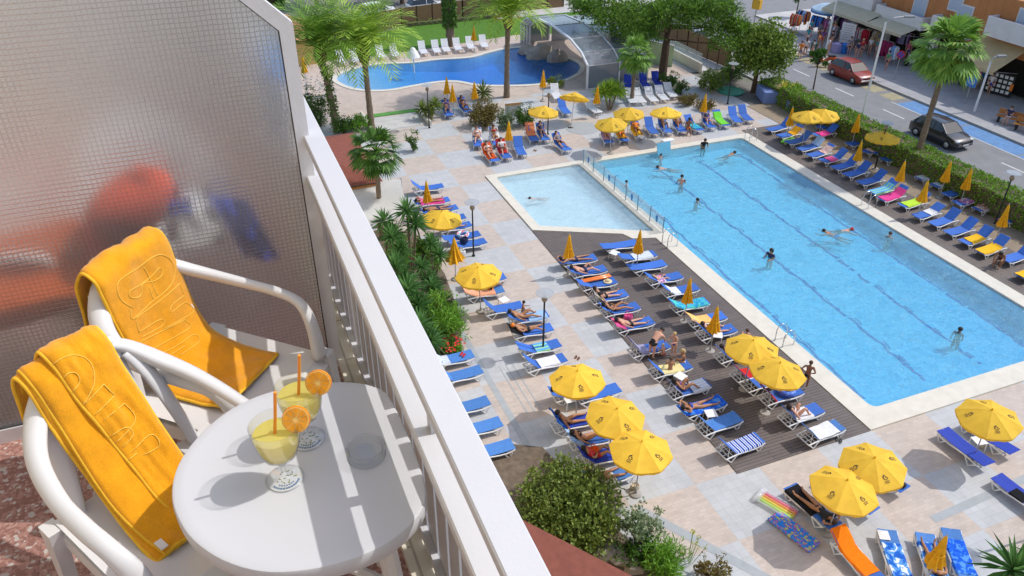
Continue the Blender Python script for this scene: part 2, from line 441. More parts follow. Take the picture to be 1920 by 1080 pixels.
# lane lines on the floor; ripples make them look broken, so their tiles wander
mb = MB()
for x in (22.12, 25.3, 28.35, 31.3):
    y = 17.3; k = 0; pts = []
    while y < 38.9:
        wob = .13*mnoise.noise(Vector((x*3.1, y*1.3, 2))) + .07*mnoise.noise(Vector((x*5, y*3.7, 9)))
        w = .055 + .075*abs(mnoise.noise(Vector((y*1.1, x, 5))))
        pts.append((x+wob, y, w)); y += .14
    for i in range(len(pts)-1):
        a, b = pts[i], pts[i+1]
        za, zb = -d_main(a[0], a[1])+.012, -d_main(b[0], b[1])+.012
        if mnoise.noise(Vector((a[1]*2.3, x*7, 1))) > .42: continue
        mb.add([(a[0]-a[2], a[1], za), (a[0]+a[2], a[1], za), (b[0]+b[2], b[1], zb), (b[0]-b[2], b[1], zb)], [(0, 1, 2, 3)])
        if mnoise.noise(Vector((a[1]*1.1, x*3, 7))) > .12:
            o = .17+.06*mnoise.noise(Vector((a[1]*2, x, 3)))
            mb.add([(a[0]+o-.03, a[1], za), (a[0]+o+.03, a[1], za), (b[0]+o+.035, b[1], zb), (b[0]+o-.025, b[1], zb)], [(0, 1, 2, 3)])
    mb.bx(x-.35, x+.35, 38.85, 38.98, -d_main(x, 38.9)-.01, -d_main(x, 38.9)+.012)
struct('lane_markings', mb, M_LANE)

# water: a clear sheet with ripples, coloured by the depth of water below it
def m_water(name, dens, col, rip=.5, scale=2.2, scatter_col=(.46, .76, .92), mf=.3):
    m = bpy.data.materials.new(name); t = NT(m); t.n.remove(t.p)
    co = t.coord(); mp = t.add('ShaderNodeMapping'); t.link(co, mp.inputs[0]); mp.inputs['Scale'].default_value = (1, 1.5, 1); mp.inputs['Rotation'].default_value = (0, 0, .5)
    n1 = t.noise(scale, 5, .62, mp.outputs[0], 1.1); n2 = t.noise(scale*3.3, 3, .6, mp.outputs[0], .6)
    h = t.math('ADD', n1, t.math('MULTIPLY', n2, .45))
    bp = t.add('ShaderNodeBump', Strength=rip, Distance=.12); t.link(h, bp.inputs['Height'])
    tr = t.add('ShaderNodeBsdfTransparent'); gl = t.add('ShaderNodeBsdfGlossy', Roughness=.04)
    t.link(bp.outputs[0], gl.inputs['Normal'])
    fr = t.add('ShaderNodeFresnel', IOR=1.33); t.link(bp.outputs[0], fr.inputs['Normal'])
    mx = t.add('ShaderNodeMixShader'); t.link(fr.outputs[0], mx.inputs[0]); t.link(tr.outputs[0], mx.inputs[1]); t.link(gl.outputs[0], mx.inputs[2])
    # pale blue diffuse, patchy like ripples, stands in for light scattered in the water
    df = t.add('ShaderNodeBsdfDiffuse'); df.inputs[0].default_value = (*scatter_col, 1); n3 = t.noise(1.1, 5, .65, mp.outputs[0], .8); n4 = t.noise(3.4, 5, .62, mp.outputs[0], 1.6)
    f = t.math('ADD', t.math('MULTIPLY_ADD', n3, .26, mf-.13), t.math('MULTIPLY_ADD', n4, .42, -.21)); f = t.math('MINIMUM', t.math('MAXIMUM', f, .04), .8)
    m2 = t.n.new('ShaderNodeMixShader'); t.link(f, m2.inputs[0]); t.link(tr.outputs[0], m2.inputs[1]); t.link(df.outputs[0], m2.inputs[2]); t.link(m2.outputs[0], mx.inputs[1])
    t.link(mx.outputs[0], t.out.inputs[0])
    va = t.add('ShaderNodeVolumeAbsorption', Density=dens); va.inputs['Color'].default_value = (*col, 1); t.link(va.outputs[0], t.out.inputs['Volume'])
    return m
def water(name, loop, zt, zb, m):
    mb = MB(); mb.prism([(p[0], p[1]) for p in loop], zb, zt); return struct(name, mb, m)
water('pool_water', grow(MAINP, .01), -.02, -4.2, m_water('pool_water', 1.0, (.0, .79, 1.0), .5, 2.2, (.34, .80, 1.0), .27))
water('paddling_pool_water', grow(SMALLP, .01), -.02, -1.2, m_water('paddling_water', .34, (.0, .72, .96), .35, 2.2, (.70, .92, 1.0), .40))
water('bathing_pool_water', grow(FREEP, .01), -.03, -3.0, m_water('bathing_water', 1.0, (.0, .66, .97), .3, 2.2, (.08, .42, .90), .24))

# paths and strips in the terrace
mb = MB(); mb.bx(8.02, 8.28, 12.0, 33.5, -.02, .006)
for q in (.5, .78, 1.06): mb.bx(8.28+q, 8.33+q, 20.5, 23.5, -.02, .006)
struct('drain_strip', mb, M_STRIP)
mb = MB()
a, b = at(1300, 1010), at(1420, 1075); d = (b-a).normalized(); a = a - d*2; b = b + d*6; n_ = Vector((-d.y, d.x, 0))*.16
mb.add([(*(a-n_).to_2d(), .006), (*(b-n_).to_2d(), .006), (*(b+n_).to_2d(), .006), (*(a+n_).to_2d(), .006)], [(0, 1, 2, 3)])
a, b = at(1770, 965), at(1905, 905); d = (b-a).normalized(); a = a - d*.5; b = b + d*6; n_ = Vector((-d.y, d.x, 0))*.14
mb.add([(*(a-n_).to_2d(), .006), (*(b-n_).to_2d(), .006), (*(b+n_).to_2d(), .006), (*(a+n_).to_2d(), .006)], [(0, 1, 2, 3)])
struct('curved_drain_strip', mb, M_STRIP)
# steps up from the terrace to the bathing pool with green matting
mb = MB(); mb.bx(9.9, 13.7, 52.55, 53.1, -.02, .05); struct('green_matting', mb, M_TURF)
mb = MB()
for k in range(3): mb.bx(10.2, 13.6, 50.0+k*.75, 50.75+k*.75+.01*k, -.02, .022+.012*k)
struct('terrace_steps', mb, M_WALKL)
mb = MB(); mb.bx(9.75, 9.95, 50.2, 53.3, -.02, .28); mb.bx(13.66, 13.86, 49.6, 52.4, -.02, .34); tag(mb.build('step_wall', M_COPE), 'low pale wall flanking the terrace steps', 'wall')

# ------------------------------------------------------------------ street
mb = MB(); mb.bx(40.4, 48.5, -120, 58.3, -.3, -.05); mb.bx(30, 230, 66.5, 74, -.3, -.051); mb.bx(48.52, 52.2, 58.32, 66.48, -.3, -.05)
mb.bx(40.4, 48.5, 58.32, 66.48, -.3, -.05)
struct('road', mb, M_ASPH)
mb = MB(); mb.bx(48.66, 56, -120, 58.2, -.3, .09); struct('far_pavement', mb, M_WALK)
mb = MB(); mb.bx(52.4, 120, 58.4, 66.4, -.3, .05); mb.bx(43.5, 52.0, 54.5, 58.2, -.3, -.02); mb.bx(36.6, 43, 53.2, 66.4, -.3, -.03); mb.bx(28, 120, 74.1, 90, -.3, .05); struct('corner_pavement', mb, M_WALKL)
mb = MB(); mb.bx(48.5, 48.65, -120, 58.2, -.3, .10); struct('kerb', mb, M_KERB)
mb = MB(); mb.bx(40.2, 40.38, -120, 58.2, -.3, .08); struct('near_kerb', mb, M_KERB)
mb = MB()
y = 56.0
while y > -60:
    mb.bx(44.92, 45.05, y-2.0, y, -.06, -.044); y -= 5.0
struct('centre_line', mb, M_WHITEP)
mb = MB()
y = 41.6
while y > -60:
    mb.bx(46.75, 48.40, y-5.0, y-.06, -.06, -.044); y -= 5.1
struct('blue_parking_bays', mb, M_BLUEP)
mb = MB(); mb.bx(46.66, 46.74, -60, 42, -.06, -.043); struct('bay_edge_line', mb, M_WHITEP)
mb = MB(); y = 55
while y > 42.2:
    mb.bx(47.0, 48.3, y-1.4, y, -.06, -.044); y -= 1.9
struct('yellow_kerb_marking', mb, M_YELP)
# ------------------------------------------------------------------ poolside furniture
M_FRAME = mat('white_resin_frame', (.80, .80, .80), .42, .04, 5, dirt=.10)
M_BLUE = mat('blue_sling', (.040, .145, .52), .75, .10, 9, .15, 160, rnd=.13)
M_BLUE2 = mat('faded_blue_sling', (.065, .20, .52), .8, .12, 9, .15, 160, rnd=.12)
M_NAVY = mat('deep_blue_sling', (.014, .045, .40), .75, .1, 9, .15, 160)
M_WSL = mat('white_slat_plastic', (.78, .78, .80), .45, .05, 8)
M_YEL = mat('yellow_canvas', (.95, .59, .055), .8, .10, 2.5, .25, 30, translucent=.30, rnd=.09)
M_YELF = mat('folded_yellow_canvas', (.86, .44, .012), .85, .16, 7, .3, 40, translucent=.12, rnd=.06)
M_POLE = mat('grey_metal_pole', (.45, .45, .46), .4, .05, 5, metal=.5)
M_BASE = mat('concrete_base', (.36, .34, .32), .9, .1, 6)
M_LOGO = mat('brown_print', (.06, .035, .03), .8, .1, 20)
M_BLACK = mat('black_metal', (.018, .018, .018), .45, .2, 6)
M_STEEL = mat('polished_steel', (.62, .63, .64), .22, .03, 5, metal=1.0)
M_LAMPG = mat('lamp_globe', (.30, .22, .15), .3, .1, 5)
def m_disc():
    m = bpy.data.materials.new('smoked_disc'); t = NT(m)
    t.p.inputs['Base Color'].default_value = (.42, .45, .48, 1); t.p.inputs['Roughness'].default_value = .2; t.p.inputs['Alpha'].default_value = .55
    return m
M_DISC = m_disc()

LB = 0.57   # sling width
def lounger_proto(angle, sling=M_BLUE, name='sun_lounger'):
    root = thing(name, 'blue sun lounger', 'sun lounger')
    f = MB()
    rail = [(-.86, .26), (-.62, .285), (-.38, .30), (-.05, .275), (.25, .235), (.52, .225), (.72, .25), (.86, .315)]
    for s in (-1, 1):
        f.tube([(x, s*.30, z) for x, z in rail], .026, 6, flat=1.25)
    for x, z in ((-.86, .26), (-.38, .30), (.84, .315)): f.tube([(x, -.30, z), (x, .30, z)], .022, 6)
    for x in (-.70, -.54): f.tube([(x, -.29, .275), (x, .29, .275)], .016, 5)
    for y in (-.10, .10): f.tube([(-.86, y, .262), (-.38, y, .298)], .014, 5)
    f.build('frame', M_FRAME, root, smooth=True)
    for s in (-1, 1):
        l = MB(); l.tube([(-.84, s*.30, .26), (-.60, s*.305, .018), (-.38, s*.30, .29)], .024, 6, flat=1.2); l.build('leg', M_FRAME, root, smooth=True)
        l = MB(); l.tube([(.45, s*.30, .235), (.60, s*.30, .02), (.66, s*.30, .02), (.80, s*.30, .285)], .022, 6, flat=1.2); l.build('leg', M_FRAME, root, smooth=True)
    s_ = MB()
    prof = [(-.40, .345), (-.15, .335), (.2, .325), (.55, .33), (.88, .35)]
    for k, off in ((0, 0.0),):
        vs = []; n = len(prof)
        for x, z in prof:
            for y in (-LB/2, 0, LB/2): vs.append((x, y, z - (.012 if y == 0 else 0)))
        for x, z in prof:
            for y in (-LB/2, 0, LB/2): vs.append((x, y, z - .024 - (.012 if y == 0 else 0)))
        fs = []
        for i in range(n-1):
            for j in range(2):
                a = i*3+j; fs.append((a, a+3, a+4, a+1)); b = n*3+a; fs.append((b, b+1, b+4, b+3))
            fs.append((i*3, n*3+i*3, n*3+i*3+3, i*3+3)); fs.append((i*3+2, i*3+5, n*3+i*3+5, n*3+i*3+2))
        fs.append((0, 1, n*3+1, n*3)); fs.append((1, 2, n*3+2, n*3+1)); e = (n-1)*3
        fs.append((e, n*3+e, n*3+e+1, e+1)); fs.append((e+1, n*3+e+1, n*3+e+2, e+2))
        s_.add(vs, fs)
    s_.build('seat', sling, root)
    b = MB(); a = radians(angle); L = .70
    b.bbox((-L/2, 0, 0), (L, LB, .026), .012)
    b.xf(Matrix.Translation((-.40, 0, .345)) @ Matrix.Rotation(a, 4, 'Y'))
    b.build('backrest', sling, root)
    if angle > 12:
        h = MB(); q = Vector((-.40-.45*cos(a), 0, .345+.45*sin(a)-.03))
        for s in (-1, 1): h.tube([(q.x, s*.2, q.z), (-.74, s*.24, .28)], .012, 5)
        h.tube([(q.x, -.2, q.z), (q.x, .2, q.z)], .012, 5); h.build('backrest_prop', M_FRAME, root)
    return root
def white_lounger_proto(angle):
    root = thing('slatted_lounger', 'white slatted plastic lounger', 'sun lounger')
    f = MB()
    for s in (-1, 1): f.tube([(-.45, s*.29, .30), (.86, s*.29, .30)], .03, 6)
    f.tube([(.86, -.29, .30), (.86, .29, .30)], .028, 6)
    f.build('frame', M_WSL, root)
    for x in (-.42, .72):
        for s in (-1, 1): MB().bbox((x, s*.28, .15), (.06, .05, .30), .008).build('leg', M_WSL, root)
    m = MB()
    for k in range(12): m.bx(-.42+k*.107, -.42+k*.107+.085, -.27, .27, .305, .33)
    m.build('slats', M_WSL, root)
    b = MB(); a = radians(angle)
    for k in range(7): b.bx(-.72+k*.10, -.72+k*.10+.08, -.27, .27, -.012, .012)
    for s in (-1, 1): b.bx(-.74, 0, s*.27-.025, s*.27+.025, -.02, .02)
    b.xf(Matrix.Translation((-.43, 0, .32)) @ Matrix.Rotation(a, 4, 'Y')); b.build('backrest', M_WSL, root)
    return root

def emblem(mb, P):
    """a print of a swirl with a ball over two short lines of lettering; P maps (x, y) on the panel to a point"""
    def q(poly): mb.add([P(*p) for p in poly], [tuple(range(len(poly)))])
    n = 12
    for i in range(n):   # C-shaped swirl, thick on its lower side
        a, b = radians(60+i*24), radians(60+(i+1)*24)
        if i in (0,): continue
        r0, r1 = .072, .045 - .012*sin((a+b)/2)
        q([(r1*cos(a), r1*sin(a)+.03), (r0*cos(a), r0*sin(a)+.03), (r0*cos(b), r0*sin(b)+.03), (r1*cos(b), r1*sin(b)+.03)])
    q([(.02+.022*cos(k*pi/3), .035+.022*sin(k*pi/3)) for k in range(6)])
    for row, (w, ln) in enumerate(((.021, 5), (.017, 6))):
        y = -.075-row*.042
        for i in range(ln):
            x = (i-(ln-1)/2)*w*1.35
            q([(x-w*.45, y-.013), (x+w*.45, y-.013), (x+w*.40, y+.013), (x-w*.45, y+.013)])
            
def open_umbrella_proto(R=1.03):
    root = thing('parasol', 'open yellow parasol', 'parasol')
    p = MB(); p.tube([(0, 0, .03), (0, 0, 2.36)], .022, 8); p.build('pole', M_POLE, root, smooth=True)
    MB().lathe([(.20, 0), (.20, .05), (.17, .07), (.05, .085), (.035, .25)], 16).build('base', M_BASE, root, smooth=True)
    c = MB(); n = 8; m = 5
    def pt(i, r):
        a = 2*pi*(i)/n; z = 2.36 - .40*(r/R)**1.25
        return Vector((cos(a)*r, sin(a)*r, z))
    for i in range(n):
        rows = []
        for k in range(m+1):
            r = .03 + (R-.03)*k/m; A, B = pt(i, r), pt(i+1, r); mid = (A+B)/2; sag = .035*(k/m)
            rows.append([A, A.lerp(mid, .5)-Vector((0, 0, sag*.75)), mid - Vector((0, 0, sag)), B.lerp(mid, .5)-Vector((0, 0, sag*.75)), B])
        vs = [p_ for r in rows for p_ in r]; fs = [(k*5+j, (k+1)*5+j, (k+1)*5+j+1, k*5+j+1) for k in range(m) for j in range(4)]
        c.add(vs, fs)
        e = rows[-1]; d = Vector((0, 0, -.10))
        ins = [Vector((v.x*.985, v.y*.985, v.z)) + d + Vector((0, 0, .018*(-1)**j)) for j, v in enumerate(e)]
        c.add(e+ins, [(j, 5+j, 6+j, j+1) for j in range(4)])
    c.build('canopy', M_YEL, root, smooth=30)
    MB().lathe([(.035, 2.35), (.03, 2.39), (.012, 2.43), (.002, 2.44)], 8).build('finial', M_YELF, root)
    for i in range(n):
        MB().tube([pt(i, .06)-Vector((0, 0, .02)), pt(i, R*.5)-Vector((0, 0, .016)), pt(i, R-.01)-Vector((0, 0, .01))], .007, 4).build('rib', M_POLE, root)
    for i in range(0, n, 2):
        A, B = pt(i, R), pt(i+1, R); r = .66; mid = (pt(i, R*r)+pt(i+1, R*r))/2 - Vector((0, 0, .028*r)); down = ((A+B)/2 - Vector((0, 0, .035)) - Vector((0, 0, 2.36))).normalized()
        X = (B-A).normalized(); Y = -down; N = X.cross(Y).normalized()
        if N.z < 0: N = -N
        l = MB(); emblem(l, lambda x, y: mid + X*(x*1.15) + Y*(y*1.15) + N*.012); l.build('emblem', M_LOGO, root)
    return root
def closed_umbrella_proto(seed=0, flare=1.0):
    rnd = random.Random(seed)
    root = thing('folded_parasol', 'folded yellow parasol', 'parasol')
    p = MB(); p.tube([(0, 0, .03), (0, 0, 2.26)], .022, 8); p.build('pole', M_POLE, root, smooth=True)
    MB().lathe([(.20, 0), (.20, .05), (.17, .07), (.05, .085), (.035, .25)], 16).build('base', M_BASE, root, smooth=True)
    c = MB(); n = 32; rings = []
    prof = [(.012, 2.27), (.045, 2.20), (.075, 2.0), (.10, 1.75), (.13, 1.5), (.17, 1.28), (.205, 1.12), (.21, 1.06)]
    ph = rnd.uniform(0, 6)
    for r, z in prof:
        for k in range(n):
            a = 2*pi*k/n; t = (2.27-z)/1.2
            q = r*(1 + .30*min(1, t*1.6)*cos(8*a+ph) + .10*t*sin(3*a+ph*2))*(1+(flare-1)*t)
            c.v.append(Vector((q*cos(a+.25*t), q*sin(a+.25*t), z + (.05*cos(8*a+ph+1) if z < 1.1 else 0))))
    for i in range(len(prof)-1):
        for k in range(n): c.f.append((i*n+k, i*n+(k+1) % n, (i+1)*n+(k+1) % n, (i+1)*n+k)); c.m.append(0)
    c.build('canopy', M_YELF, root, smooth=60)
    if flare < 1.5:
        MB().lathe([(.145*flare, 1.55), (.15*flare, 1.53), (.145*flare, 1.51)], 16).build('strap', M_YELF, root)
    MB().lathe([(.02, 2.25), (.022, 2.30), (.006, 2.34), (.001, 2.345)], 8).build('finial', M_POLE, root)
    return root
def lamp_proto():
    root = thing('garden_lamp', 'black garden lamp post', 'lamp')
    MB().lathe([(.085, 0), (.085, .04), (.05, .10), (.042, .5), (.036, 2.55)], 10).build('post', M_BLACK, root, smooth=True)
    g = MB(); g.ball((0, 0, 2.68), .125, 10, 8); g.build('globe', M_LAMPG, root, smooth='all')
    MB().lathe([(.06, 2.55), (.09, 2.60), (.05, 2.61)], 10).build('collar', M_BLACK, root, smooth=True)
    d = MB(); d.lathe([(.03, 3.0), (.36, 2.98), (.37, 2.965), (.36, 2.955), (.03, 2.965)], 20); d.build('reflector_disc', M_DISC, root, smooth=True)
    s = MB()
    for k in range(3): s.tube([(cos(k*2.1)*.06, sin(k*2.1)*.06, 2.78), (cos(k*2.1)*.05, sin(k*2.1)*.05, 2.97)], .009, 4)
    s.build('disc_stem', M_BLACK, root)
    return root
def table_proto(h=.40, w=.42):
    root = thing('side_table', 'small white plastic table', 'table')
    MB().bbox((0, 0, h-.015), (w, w, .03), .012).build('table_top', M_FRAME, root)
    for a in (-1, 1):
        for b in (-1, 1):
            l = MB(); l.tube([(a*w*.42, b*w*.42, h-.03), (a*w*.47, b*w*.47, 0)], .018, 5); l.build('leg', M_FRAME, root)
    return root

LOUNGERS = {}
def _lp(kind):
    if kind in LOUNGERS: return None
    if kind[0] == 'W': LOUNGERS[kind] = white_lounger_proto(int(kind[1:]))
    else:
        LOUNGERS[kind] = lounger_proto(int(kind[1:]), {'B': M_BLUE, 'F': M_BLUE2, 'N': M_NAVY}[kind[0]])
    return LOUNGERS[kind]
class Spot:
    """where a lounger stands, for what lies on it"""
    def __init__(s, loc, rz, angle): s.loc = Vector(loc); s.rz = rz; s.a = radians(angle)
    def M(s): return Matrix.Translation(s.loc) @ Matrix.Rotation(s.rz, 4, 'Z')
def lounger(px, py, yaw, kind, label, group, z=0.0):
    """px, py: the middle of the seat in the photograph; yaw: where its foot points, degrees from +x"""
    rz = radians(yaw); p = at(px, py, z+.34); loc = Vector((p.x - .23*cos(rz), p.y - .23*sin(rz), z))
    return put_lounger(loc, rz, kind, label, group)
def lounger_hf(hx, hy, fx, fy, kind, label, group, z=0.0):
    """from where its head end and foot end show"""
    h = at(hx, hy, z+.3); f = at(fx, fy, z+.33); c = (h+f)/2; rz = atan2(f.y-h.y, f.x-h.x)
    return put_lounger(Vector((c.x, c.y, z)), rz, kind, label, group)
def put_lounger(loc, rz, kind, label, group):
    o = _lp(kind)
    if o is None: o = dup(LOUNGERS[kind])
    o.location = loc; o.rotation_euler = (0, 0, rz); o['label'] = label; o['group'] = group
    return Spot(loc, rz, int(kind[1:]))
PROTO = {}
def put(key, maker, loc, rz, label, group=None):
    if key not in PROTO: o = PROTO[key] = maker()
    else: o = dup(PROTO[key])
    o.location = loc; o.rotation_euler = (0, 0, rz); o['label'] = label
    if group: o['group'] = group
    elif 'group' in o: del o['group']
    return o

# towels: a cloth laid along the lounger's profile
def m_towel(name, cols, mode='stripe', scale=8.0, rough=.95):
    if name in MATS: return MATS[name]
    m = bpy.data.materials.new(name); t = NT(m); co = t.coord('UV') if False else t.coord('Object')
    sx = t.add('ShaderNodeSeparateXYZ'); t.link(co, sx.inputs[0])
    cs = [(*c[:3], 1) for c in cols]
    if mode == 'plain': c = t.ramp(t.noise(6, 4, .6, co), [(.3, lum(cs[0], .9)), (.7, lum(cs[0], 1.1))])
    elif mode in ('stripe', 'bands'):
        v = sx.outputs[1] if mode == 'stripe' else sx.outputs[0]
        f = t.math('FRACT', t.math('MULTIPLY', v, scale)); n = len(cs)
        r = t.n.new('ShaderNodeValToRGB'); r.color_ramp.interpolation = 'CONSTANT'; e = r.color_ramp.elements
        while len(e) < n: e.new(.5)
        for i, q in enumerate(e): q.position = i/n; q.color = cs[i]
        t.link(f, r.inputs[0]); c = r.outputs[0]
    else:
        nz = t.noise(scale, 2, .5, co, .8); n = len(cs)
        r = t.n.new('ShaderNodeValToRGB'); r.color_ramp.interpolation = 'CONSTANT'; e = r.color_ramp.elements
        while len(e) < n: e.new(.5)
        for i, q in enumerate(e): q.position = 0 if i == 0 else .5 + (i-n/2)*.30/n; q.color = cs[i]
        t.link(nz, r.inputs[0]); c = r.outputs[0]
    t.link(c, t.p.inputs['Base Color']); t.p.inputs['Roughness'].default_value = rough; t.p.inputs['Specular IOR Level'].default_value = .1
    t.bump(t.noise(120, 2, .5, co), .25, .004)
    MATS[name] = m; return m
def towel(spot, s0, s1, m, label, y0=-.30, y1=.30, drop=.06, seed=0, name='towel', cat='towel'):
    """cloth over the lounger from s0 to s1, measured along its profile from the hinge: negative up the backrest, positive towards the foot"""
    rnd = random.Random(seed+int(abs(spot.loc.x*31+spot.loc.y*17)*10)); a = spot.a; off = rnd.uniform(0, 50)
    def prof(s):
        if s < 0: return Vector((-.40+s*cos(a)+.0, 0, .362-s*sin(a)))
        return Vector((-.40+s, 0, .362-.02*sin(min(1, s/1.25)*pi)))
    nu = max(3, int((s1-s0)/.09)); mb = MB(); nv = 8
    def fn(u, v):
        s = s0+(s1-s0)*u; w = y0-drop+(y1-y0+2*drop)*v
        p = prof(s); y = w; dz = 0
        for e, sg in ((y0, 1), (y1, -1)):
            d = (e-w)*sg
            if d > 0 and drop > 0: y = e; dz = -d; y -= sg*.012
        wr = .012*mnoise.noise(Vector((s*5+off, w*5, off)))
        return Vector((p.x + wr*sin(a if s < 0 else 0), y+.03*mnoise.noise(Vector((s*3, off, 1)))*(1 if dz else .3), p.z+dz+.010+wr+(.012*mnoise.noise(Vector((s*9, w*7, off))))))
    mb.grid(fn, nu, nv)
    b = len(mb.v); n = len(mb.v)
    mb.v += [p - Vector((0, 0, .012)) for p in mb.v[:n]]; fs = list(mb.f)
    for f in fs: mb.f.append(tuple(n+i for i in reversed(f))); mb.m.append(0)
    R = lambda i, j: i*(nv+1)+j
    for i in range(nu):
        for j, fl in ((0, 0), (nv, 1)):
            q = (R(i, j), R(i+1, j), n+R(i+1, j), n+R(i, j)); mb.f.append(q if not fl else q[::-1]); mb.m.append(0)
    for j in range(nv):
        for i, fl in ((0, 1), (nu, 0)):
            q = (R(i, j), R(i, j+1), n+R(i, j+1), n+R(i, j)); mb.f.append(q if not fl else q[::-1]); mb.m.append(0)
    o = mb.build(name, m, smooth=True); o.location = spot.loc; o.rotation_euler = (0, 0, spot.rz)
    return tag(o, label, cat)
# ------------------------------------------------------------------ people: one skinned surface per pose, clothes and hair as children
SKINS = [mat('tanned_skin', (.40, .19, .095), .5, .08, 9), mat('pink_skin', (.60, .32, .22), .5, .08, 9), mat('brown_skin', (.26, .115, .055), .45, .08, 9), mat('fair_skin', (.62, .38, .26), .5, .06, 9)]
HAIRS = {'dark': mat('dark_hair', (.018, .012, .009), .6, .3, 30), 'brown': mat('brown_hair', (.085, .042, .02), .6, .3, 30), 'blond': mat('blond_hair', (.50, .36, .16), .6, .25, 30), 'grey': mat('grey_hair', (.30, .29, .28), .6, .25, 30)}
WEAR = {k: mat(k+'_swimwear', c, .7, .1, 20) for k, c in dict(black=(.012, .012, .014), blue=(.02, .06, .45), navy=(.02, .03, .10), red=(.5, .02, .03), pink=(.75, .12, .25), white=(.75, .75, .75), green=(.05, .30, .12), purple=(.16, .05, .22), orange=(.8, .22, .02), teal=(.03, .28, .35), grey=(.2, .2, .22)).items()}
SC = .94
def V(*p): return Vector(p)
def skin_mesh(name, nodes, edges, root, sub=1):
    """nodes: list of (point, radius); a Skin surface rooted at node number root, smoothed and baked"""
    me = bpy.data.meshes.new(name); me.from_pydata([n[0] for n in nodes], edges, [])
    o = bpy.data.objects.new(name, me); C.objects.link(o)
    md = o.modifiers.new('skin', 'SKIN'); md.use_smooth_shade = True; md.branch_smoothing = .6
    sv = me.skin_vertices[0].data if me.skin_vertices else None
    if sv is None: return None
    for i, n in enumerate(nodes):
        r = n[1]; sv[i].radius = r if isinstance(r, tuple) else (r, r); sv[i].use_root = (i == root)
    s = o.modifiers.new('sub', 'SUBSURF'); s.levels = sub; s.render_levels = sub
    dg = bpy.context.evaluated_depsgraph_get(); dg.update()
    ev = o.evaluated_get(dg); out = bpy.data.meshes.new_from_object(ev, depsgraph=dg)
    bpy.data.objects.remove(o); bpy.data.meshes.remove(me)
    out.name = name; out.polygons.foreach_set('use_smooth', [True]*len(out.polygons)); return out
def lerp(a, b, t): return a + (b-a)*t
class Pose:
    """joints in metres: pel, chest, neck, head, face (direction the face looks), sh, el, wr, ha, hip, kn, an, toe as (left, right) pairs"""
    def __init__(s, **k): s.__dict__.update(k)
def lie_pose(a, knees=(0, 0), arms='side', face='up', prone=False, spread=.10):
    """lying along the lounger, torso raised by the angle a"""
    a = radians(a); H = V(-.33, 0, .46); t = V(-cos(a), 0, sin(a)); n = V(sin(a), 0, cos(a)); S = 1
    ch = H + t*.40 + n*.01; nk = H + t*.53 + n*.015; hd = H + t*.68 + n*.03
    sh = [H + t*.47 + n*.0 + V(0, y*.19, 0) for y in (1, -1)]
    if arms == 'side':
        el = [H + t*.20 - n*.02 + V(0, y*.27, 0) for y in (1, -1)]; wr = [H - t*.03 - n*.02 + V(0, y*.25, 0) for y in (1, -1)]; ha = [H - t*.13 - n*.01 + V(0, y*.24, 0) for y in (1, -1)]
    elif arms == 'head':
        el = [H + t*.60 + n*.06 + V(0, y*.38, 0) for y in (1, -1)]; wr = [H + t*.74 - n*.01 + V(0, y*.16, 0) for y in (1, -1)]; ha = [H + t*.70 - n*.03 + V(0, y*.08, 0) for y in (1, -1)]
    elif arms == 'belly':
        el = [H + t*.22 + n*.02 + V(0, y*.29, 0) for y in (1, -1)]; wr = [H + t*.10 + n*.13 + V(0, y*.13, 0) for y in (1, -1)]; ha = [H + t*.09 + n*.135 + V(0, y*.05, 0) for y in (1, -1)]
    elif arms == 'read':
        el = [H + t*.28 + n*.12 + V(0, y*.25, 0) for y in (1, -1)]; wr = [H + t*.40 + n*.32 + V(0, y*.14, 0) for y in (1, -1)]; ha = [H + t*.43 + n*.38 + V(0, y*.12, 0) for y in (1, -1)]
    elif arms == 'pillow':
        el = [H + t*.70 + V(0, y*.34, -.02) for y in (1, -1)]; wr = [H + t*.84 + V(0, y*.14, -.02) for y in (1, -1)]; ha = [H + t*.86 + V(0, y*.06, -.01) for y in (1, -1)]
    else:
        el = [H + t*.25 + V(0, y*.33, -.06) for y in (1, -1)]; wr = [H + t*.05 + V(0, y*.40, -.12) for y in (1, -1)]; ha = [H + t*(-.03) + V(0, y*.42, -.16) for y in (1, -1)]
    hip = [H + V(.04, y*.09, -.01) for y in (1, -1)]; kn, an, to = [], [], []
    for y, k in zip((1, -1), knees):
        k = radians(k); kx = .42*cos(k); kz = .42*sin(k)
        K = hip[0 if y > 0 else 1] + V(kx, y*(spread*.5), kz - .01)
        # shin back down to the sling
        dz = K.z - .41; L = .40; dx = sqrt(max(.01, L*L-min(L*.99, max(0, dz))**2)) if k > .1 else L
        A = V(K.x+dx, y*(.09+spread), .40 if k > .05 else .41); kn.append(K); an.append(A)
        up = 1 if not prone else -.4
        to.append(A + V(.09 if not prone else .15, y*.03, .12*up if k < .1 else .02))
    fc = n if face == 'up' else (-n if face == 'down' else V(0, 1, 0)*1.0 + n*.3)
    return Pose(pel=H, chest=ch, neck=nk, head=hd, face=fc.normalized(), sh=sh, el=el, wr=wr, ha=ha, hip=hip, kn=kn, an=an, toe=to)
